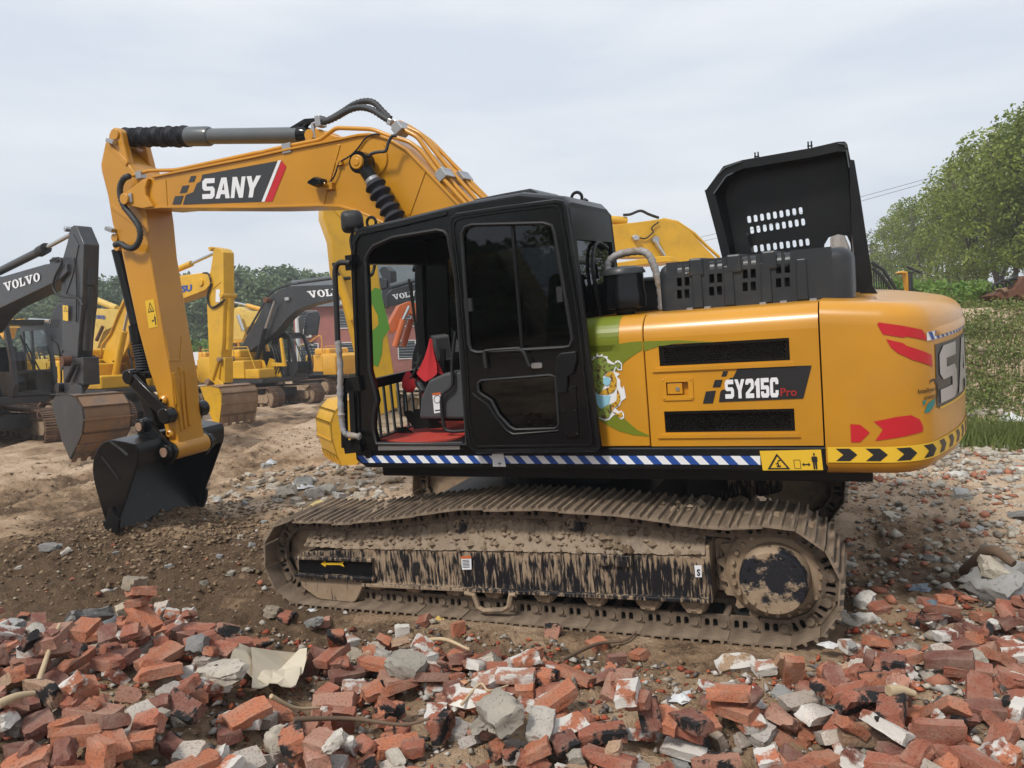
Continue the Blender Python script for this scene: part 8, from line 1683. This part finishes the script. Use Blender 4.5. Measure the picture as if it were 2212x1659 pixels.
# ------------------------------------------------------------------ single odd things
def hm_at(x, y): 
    i, j = int((x-hx0)/HS), int((y-hy0)/HS); return float(HM[max(0, i-2):i+3, max(0, j-2):j+3].max()) if 2 < i < hn-3 and 2 < j < hm_-3 else gz(x, y)
M['card'] = paint('cream_cardboard', (.62, .54, .41), .9, 0, .4, (.4, .32, .22), 9); M['wood'] = paint('pale_stick_wood', (.46, .35, .22), .85, 0, .4, (.2, .14, .09), 14); M['twig'] = paint('brown_twig', (.13, .085, .055), .9, 0, .3)
for i, (pts, lb_) in enumerate(((((520, 1440), (585, 1432), (600, 1470), (575, 1500), (545, 1480), (500, 1470)), 'torn cream cardboard piece, left of three overlapping on the soil'), (((545, 1450), (640, 1432), (665, 1440), (655, 1475), (630, 1490), (600, 1480), (580, 1508), (545, 1505)), 'large cream cardboard sheet, middle of three overlapping on the soil'), (((590, 1475), (650, 1468), (640, 1500), (610, 1512), (585, 1505)), 'small torn cream cardboard piece, front of three overlapping on the soil'))):
    V = []
    for k, (px, py) in enumerate(pts):
        p_ = atpx(px, py, .05); V.append(np.array([p_[0], p_[1], max(gz(p_[0], p_[1])+.085, min(hm_at(p_[0], p_[1])+.01, gz(p_[0], p_[1])+.17))+.012*i+.012*math.sin(k*2.3)]))
    c_ = sum(V)/len(V); b_ = MB(); rim_ = [(V[k]*.5+V[(k+1) % len(V)]*.5)+np.array([random.uniform(-.015, .015), random.uniform(-.015, .015), random.uniform(-.01, .01)]) for k in range(len(V))]; lp = [v for pr in zip(V, rim_) for v in pr]; n2 = len(lp)
    b_.add(lp+[v-np.array([0, 0, .005]) for v in lp]+[c_, c_-np.array([0, 0, .005])], [(k, (k+1) % n2, 2*n2) for k in range(n2)]+[(n2+(k+1) % n2, n2+k, 2*n2+1) for k in range(n2)]+[(k, n2+k, n2+(k+1) % n2, (k+1) % n2) for k in range(n2)])
    tag(b_.build('cardboard_sheet', M['card'], None), lb_, 'cardboard', 'torn cream cardboard sheets')
p_ = atpx(207, 1358); z_ = hm_at(p_[0], p_[1]); b_ = MB(); b_.lathe([(.165, 0), (.172, .01), (.15, .05), (.11, .10), (.06, .128), (.0, .135)], (0, 0, 0), (.25, -.35, 1), 28); M['bowl'] = paint('grey_plastic_bowl', (.24, .27, .28), .4, 0, .3, (.3, .26, .2), 6); o = b_.build('plastic_bowl', M['bowl'], None, smooth=60); o.location = (p_[0], p_[1], z_-.01); tag(o, 'grey plastic bowl lying upside down on the brick heap at left', 'bowl')
def stick_(pts, r0, mat, lb_, name='stick', cat='stick', lift=.03):
    P_ = []
    for px, py in pts: q = atpx(px, py, lift); P_.append(np.array([q[0], q[1], max(gz(q[0], q[1]), hm_at(q[0], q[1])-.02)+lift]))
    zm_ = np.linspace(P_[0][2], P_[-1][2], len(P_))
    if len(P_) == 2: P_ = [P_[0], (P_[0]+P_[1])/2+np.array([0, 0, .01]), P_[1]]
    sp_ = smoothpath(P_, 6); b_ = MB(); b_.tube(sp_, list(np.linspace(r0, r0*.55, len(sp_))), 7); tag(b_.build(name, M[mat], None, smooth=60), lb_, cat, None)
stick_([(905, 1405), (960, 1428), (1015, 1447)], .016, 'wood', 'long pale stick lying across the soil in front of the track'); stick_([(1215, 1430), (1290, 1408), (1350, 1385), (1375, 1365)], .013, 'twig', 'dark twig branch lying against the track shoes', 'branch', 'branch'); stick_([(590, 1590), (640, 1575), (690, 1558)], .012, 'wood', 'bent brown stick between bricks left of centre')
stick_([(640, 1640), (760, 1625), (870, 1618), (930, 1612)], .012, 'twig', 'long dark branch lying over the bricks at the bottom centre', 'branch', 'branch'); stick_([(0, 1588), (80, 1582)], .02, 'wood', 'short pale timber piece at the left picture edge'); stick_([(1920, 1612), (1975, 1585)], .028, 'wood', 'thick broken wooden stake poking out of the bricks at right')
stick_([(85, 1522), (138, 1472)], .014, 'wood', 'pale split stick leaning on bricks at left'); stick_([(2085, 1240), (2140, 1270), (2190, 1290)], .05, 'twig', 'rotten brown log lying in the rubble at the right'); stick_([(1000, 1600), (1040, 1570), (1060, 1590), (1100, 1560)], .008, 'wood', 'dry pale straw stalks among the bricks at the bottom centre', 'straw', 'straw'); stick_([(1985, 650), (2030, 641)], .12, 'wood', 'fallen pale log on the crest of the bank', 'log', 'log', .1)
def scrap(px, py, s_, col, lb_, cat='plastic scrap', seed=1, h_=.5):
    q = atpx(px, py, .02); rr = random.Random(seed); b_ = MB(); N_ = 10; rings = []
    for r0, z0_ in ((.05, .55), (.45, .5), (.8, .25), (1, .02)): rings.append([(r0*s_*math.cos(a)*(1+.35*math.sin(3*a+seed)+rr.uniform(-.2, .2)), r0*s_*.7*math.sin(a)*(1+rr.uniform(-.25, .25)), h_*s_*z0_*(1+rr.uniform(-.5, .5))) for a in np.linspace(0, 2*math.pi, N_, endpoint=False)])
    b_.loft(rings); nm = 'scrap_'+cat.split()[-1]; mt = M.setdefault(('sc', col), paint(cat.replace(' ', '_'), col, .5, 0, .3, (.25, .2, .14), 8)); o = b_.build(cat.replace(' ', '_'), mt, None, smooth=40); o.location = (q[0], q[1], max(gz(q[0], q[1]), hm_at(q[0], q[1])-.03)-.005); o.rotation_euler[2] = seed; tag(o, lb_, cat)
scrap(672, 1313, .05, (.62, .64, .68), 'crumpled white paper scrap on the mud before the idler', 'paper scrap', 1); scrap(950, 1330, .05, (.55, .38, .10), 'yellow foam scrap lying on the track shoe edge', 'foam scrap', 2, .9); scrap(575, 1417, .035, (.6, .34, .02), 'small bright yellow plastic scrap beside the dark soil', 'plastic scrap', 3, .4)
scrap(1475, 1505, .08, (.6, .62, .63), 'crumpled white plastic bag between bricks right of centre', 'plastic bag', 4); scrap(1625, 1560, .075, (.62, .60, .58), 'torn white plaster sheet standing among bricks', 'plaster scrap', 5, 1.6); scrap(1790, 1420, .06, (.6, .6, .6), 'white plastic film scrap near the track end', 'plastic scrap', 6); scrap(1990, 1265, .11, (.12, .17, .21), 'blue grey plastic bag half buried at right', 'plastic bag', 7, .3)
scrap(2030, 1325, .10, (.10, .15, .18), 'dark blue plastic bag crumpled by bricks at right', 'plastic bag', 8); scrap(995, 1475, .05, (.60, .32, .17), 'orange cream tile shard right of the speckled lump', 'tile shard', 9, .3); scrap(1020, 1590, .09, (.62, .58, .52), 'pale crumpled paper bag among bricks at the bottom centre', 'paper scrap', 10); scrap(690, 1085, .14, (.55, .43, .16), 'yellowish foam piece on the small rubble mound', 'foam scrap', 11, .5); scrap(650, 1048, .2, (.58, .58, .58), 'white speckled plastic bag on the small rubble mound', 'plastic bag', 12); scrap(585, 1000, .10, (.5, .55, .6), 'clear crumpled bottle on top of the small rubble mound', 'plastic bottle', 13, 1.2)
scrap(2185, 905, .28, (.58, .58, .58), 'white foam lump in the grass at the right edge', 'foam scrap', 14, .7); scrap(2075, 735, .16, (.55, .55, .54), 'small white bag on the bank beside the counterweight', 'plastic bag', 15, .8); scrap(2010, 1375, .06, (.10, .14, .17), 'dark folded sheet scrap beside bricks at right', 'plastic scrap', 16, .4)
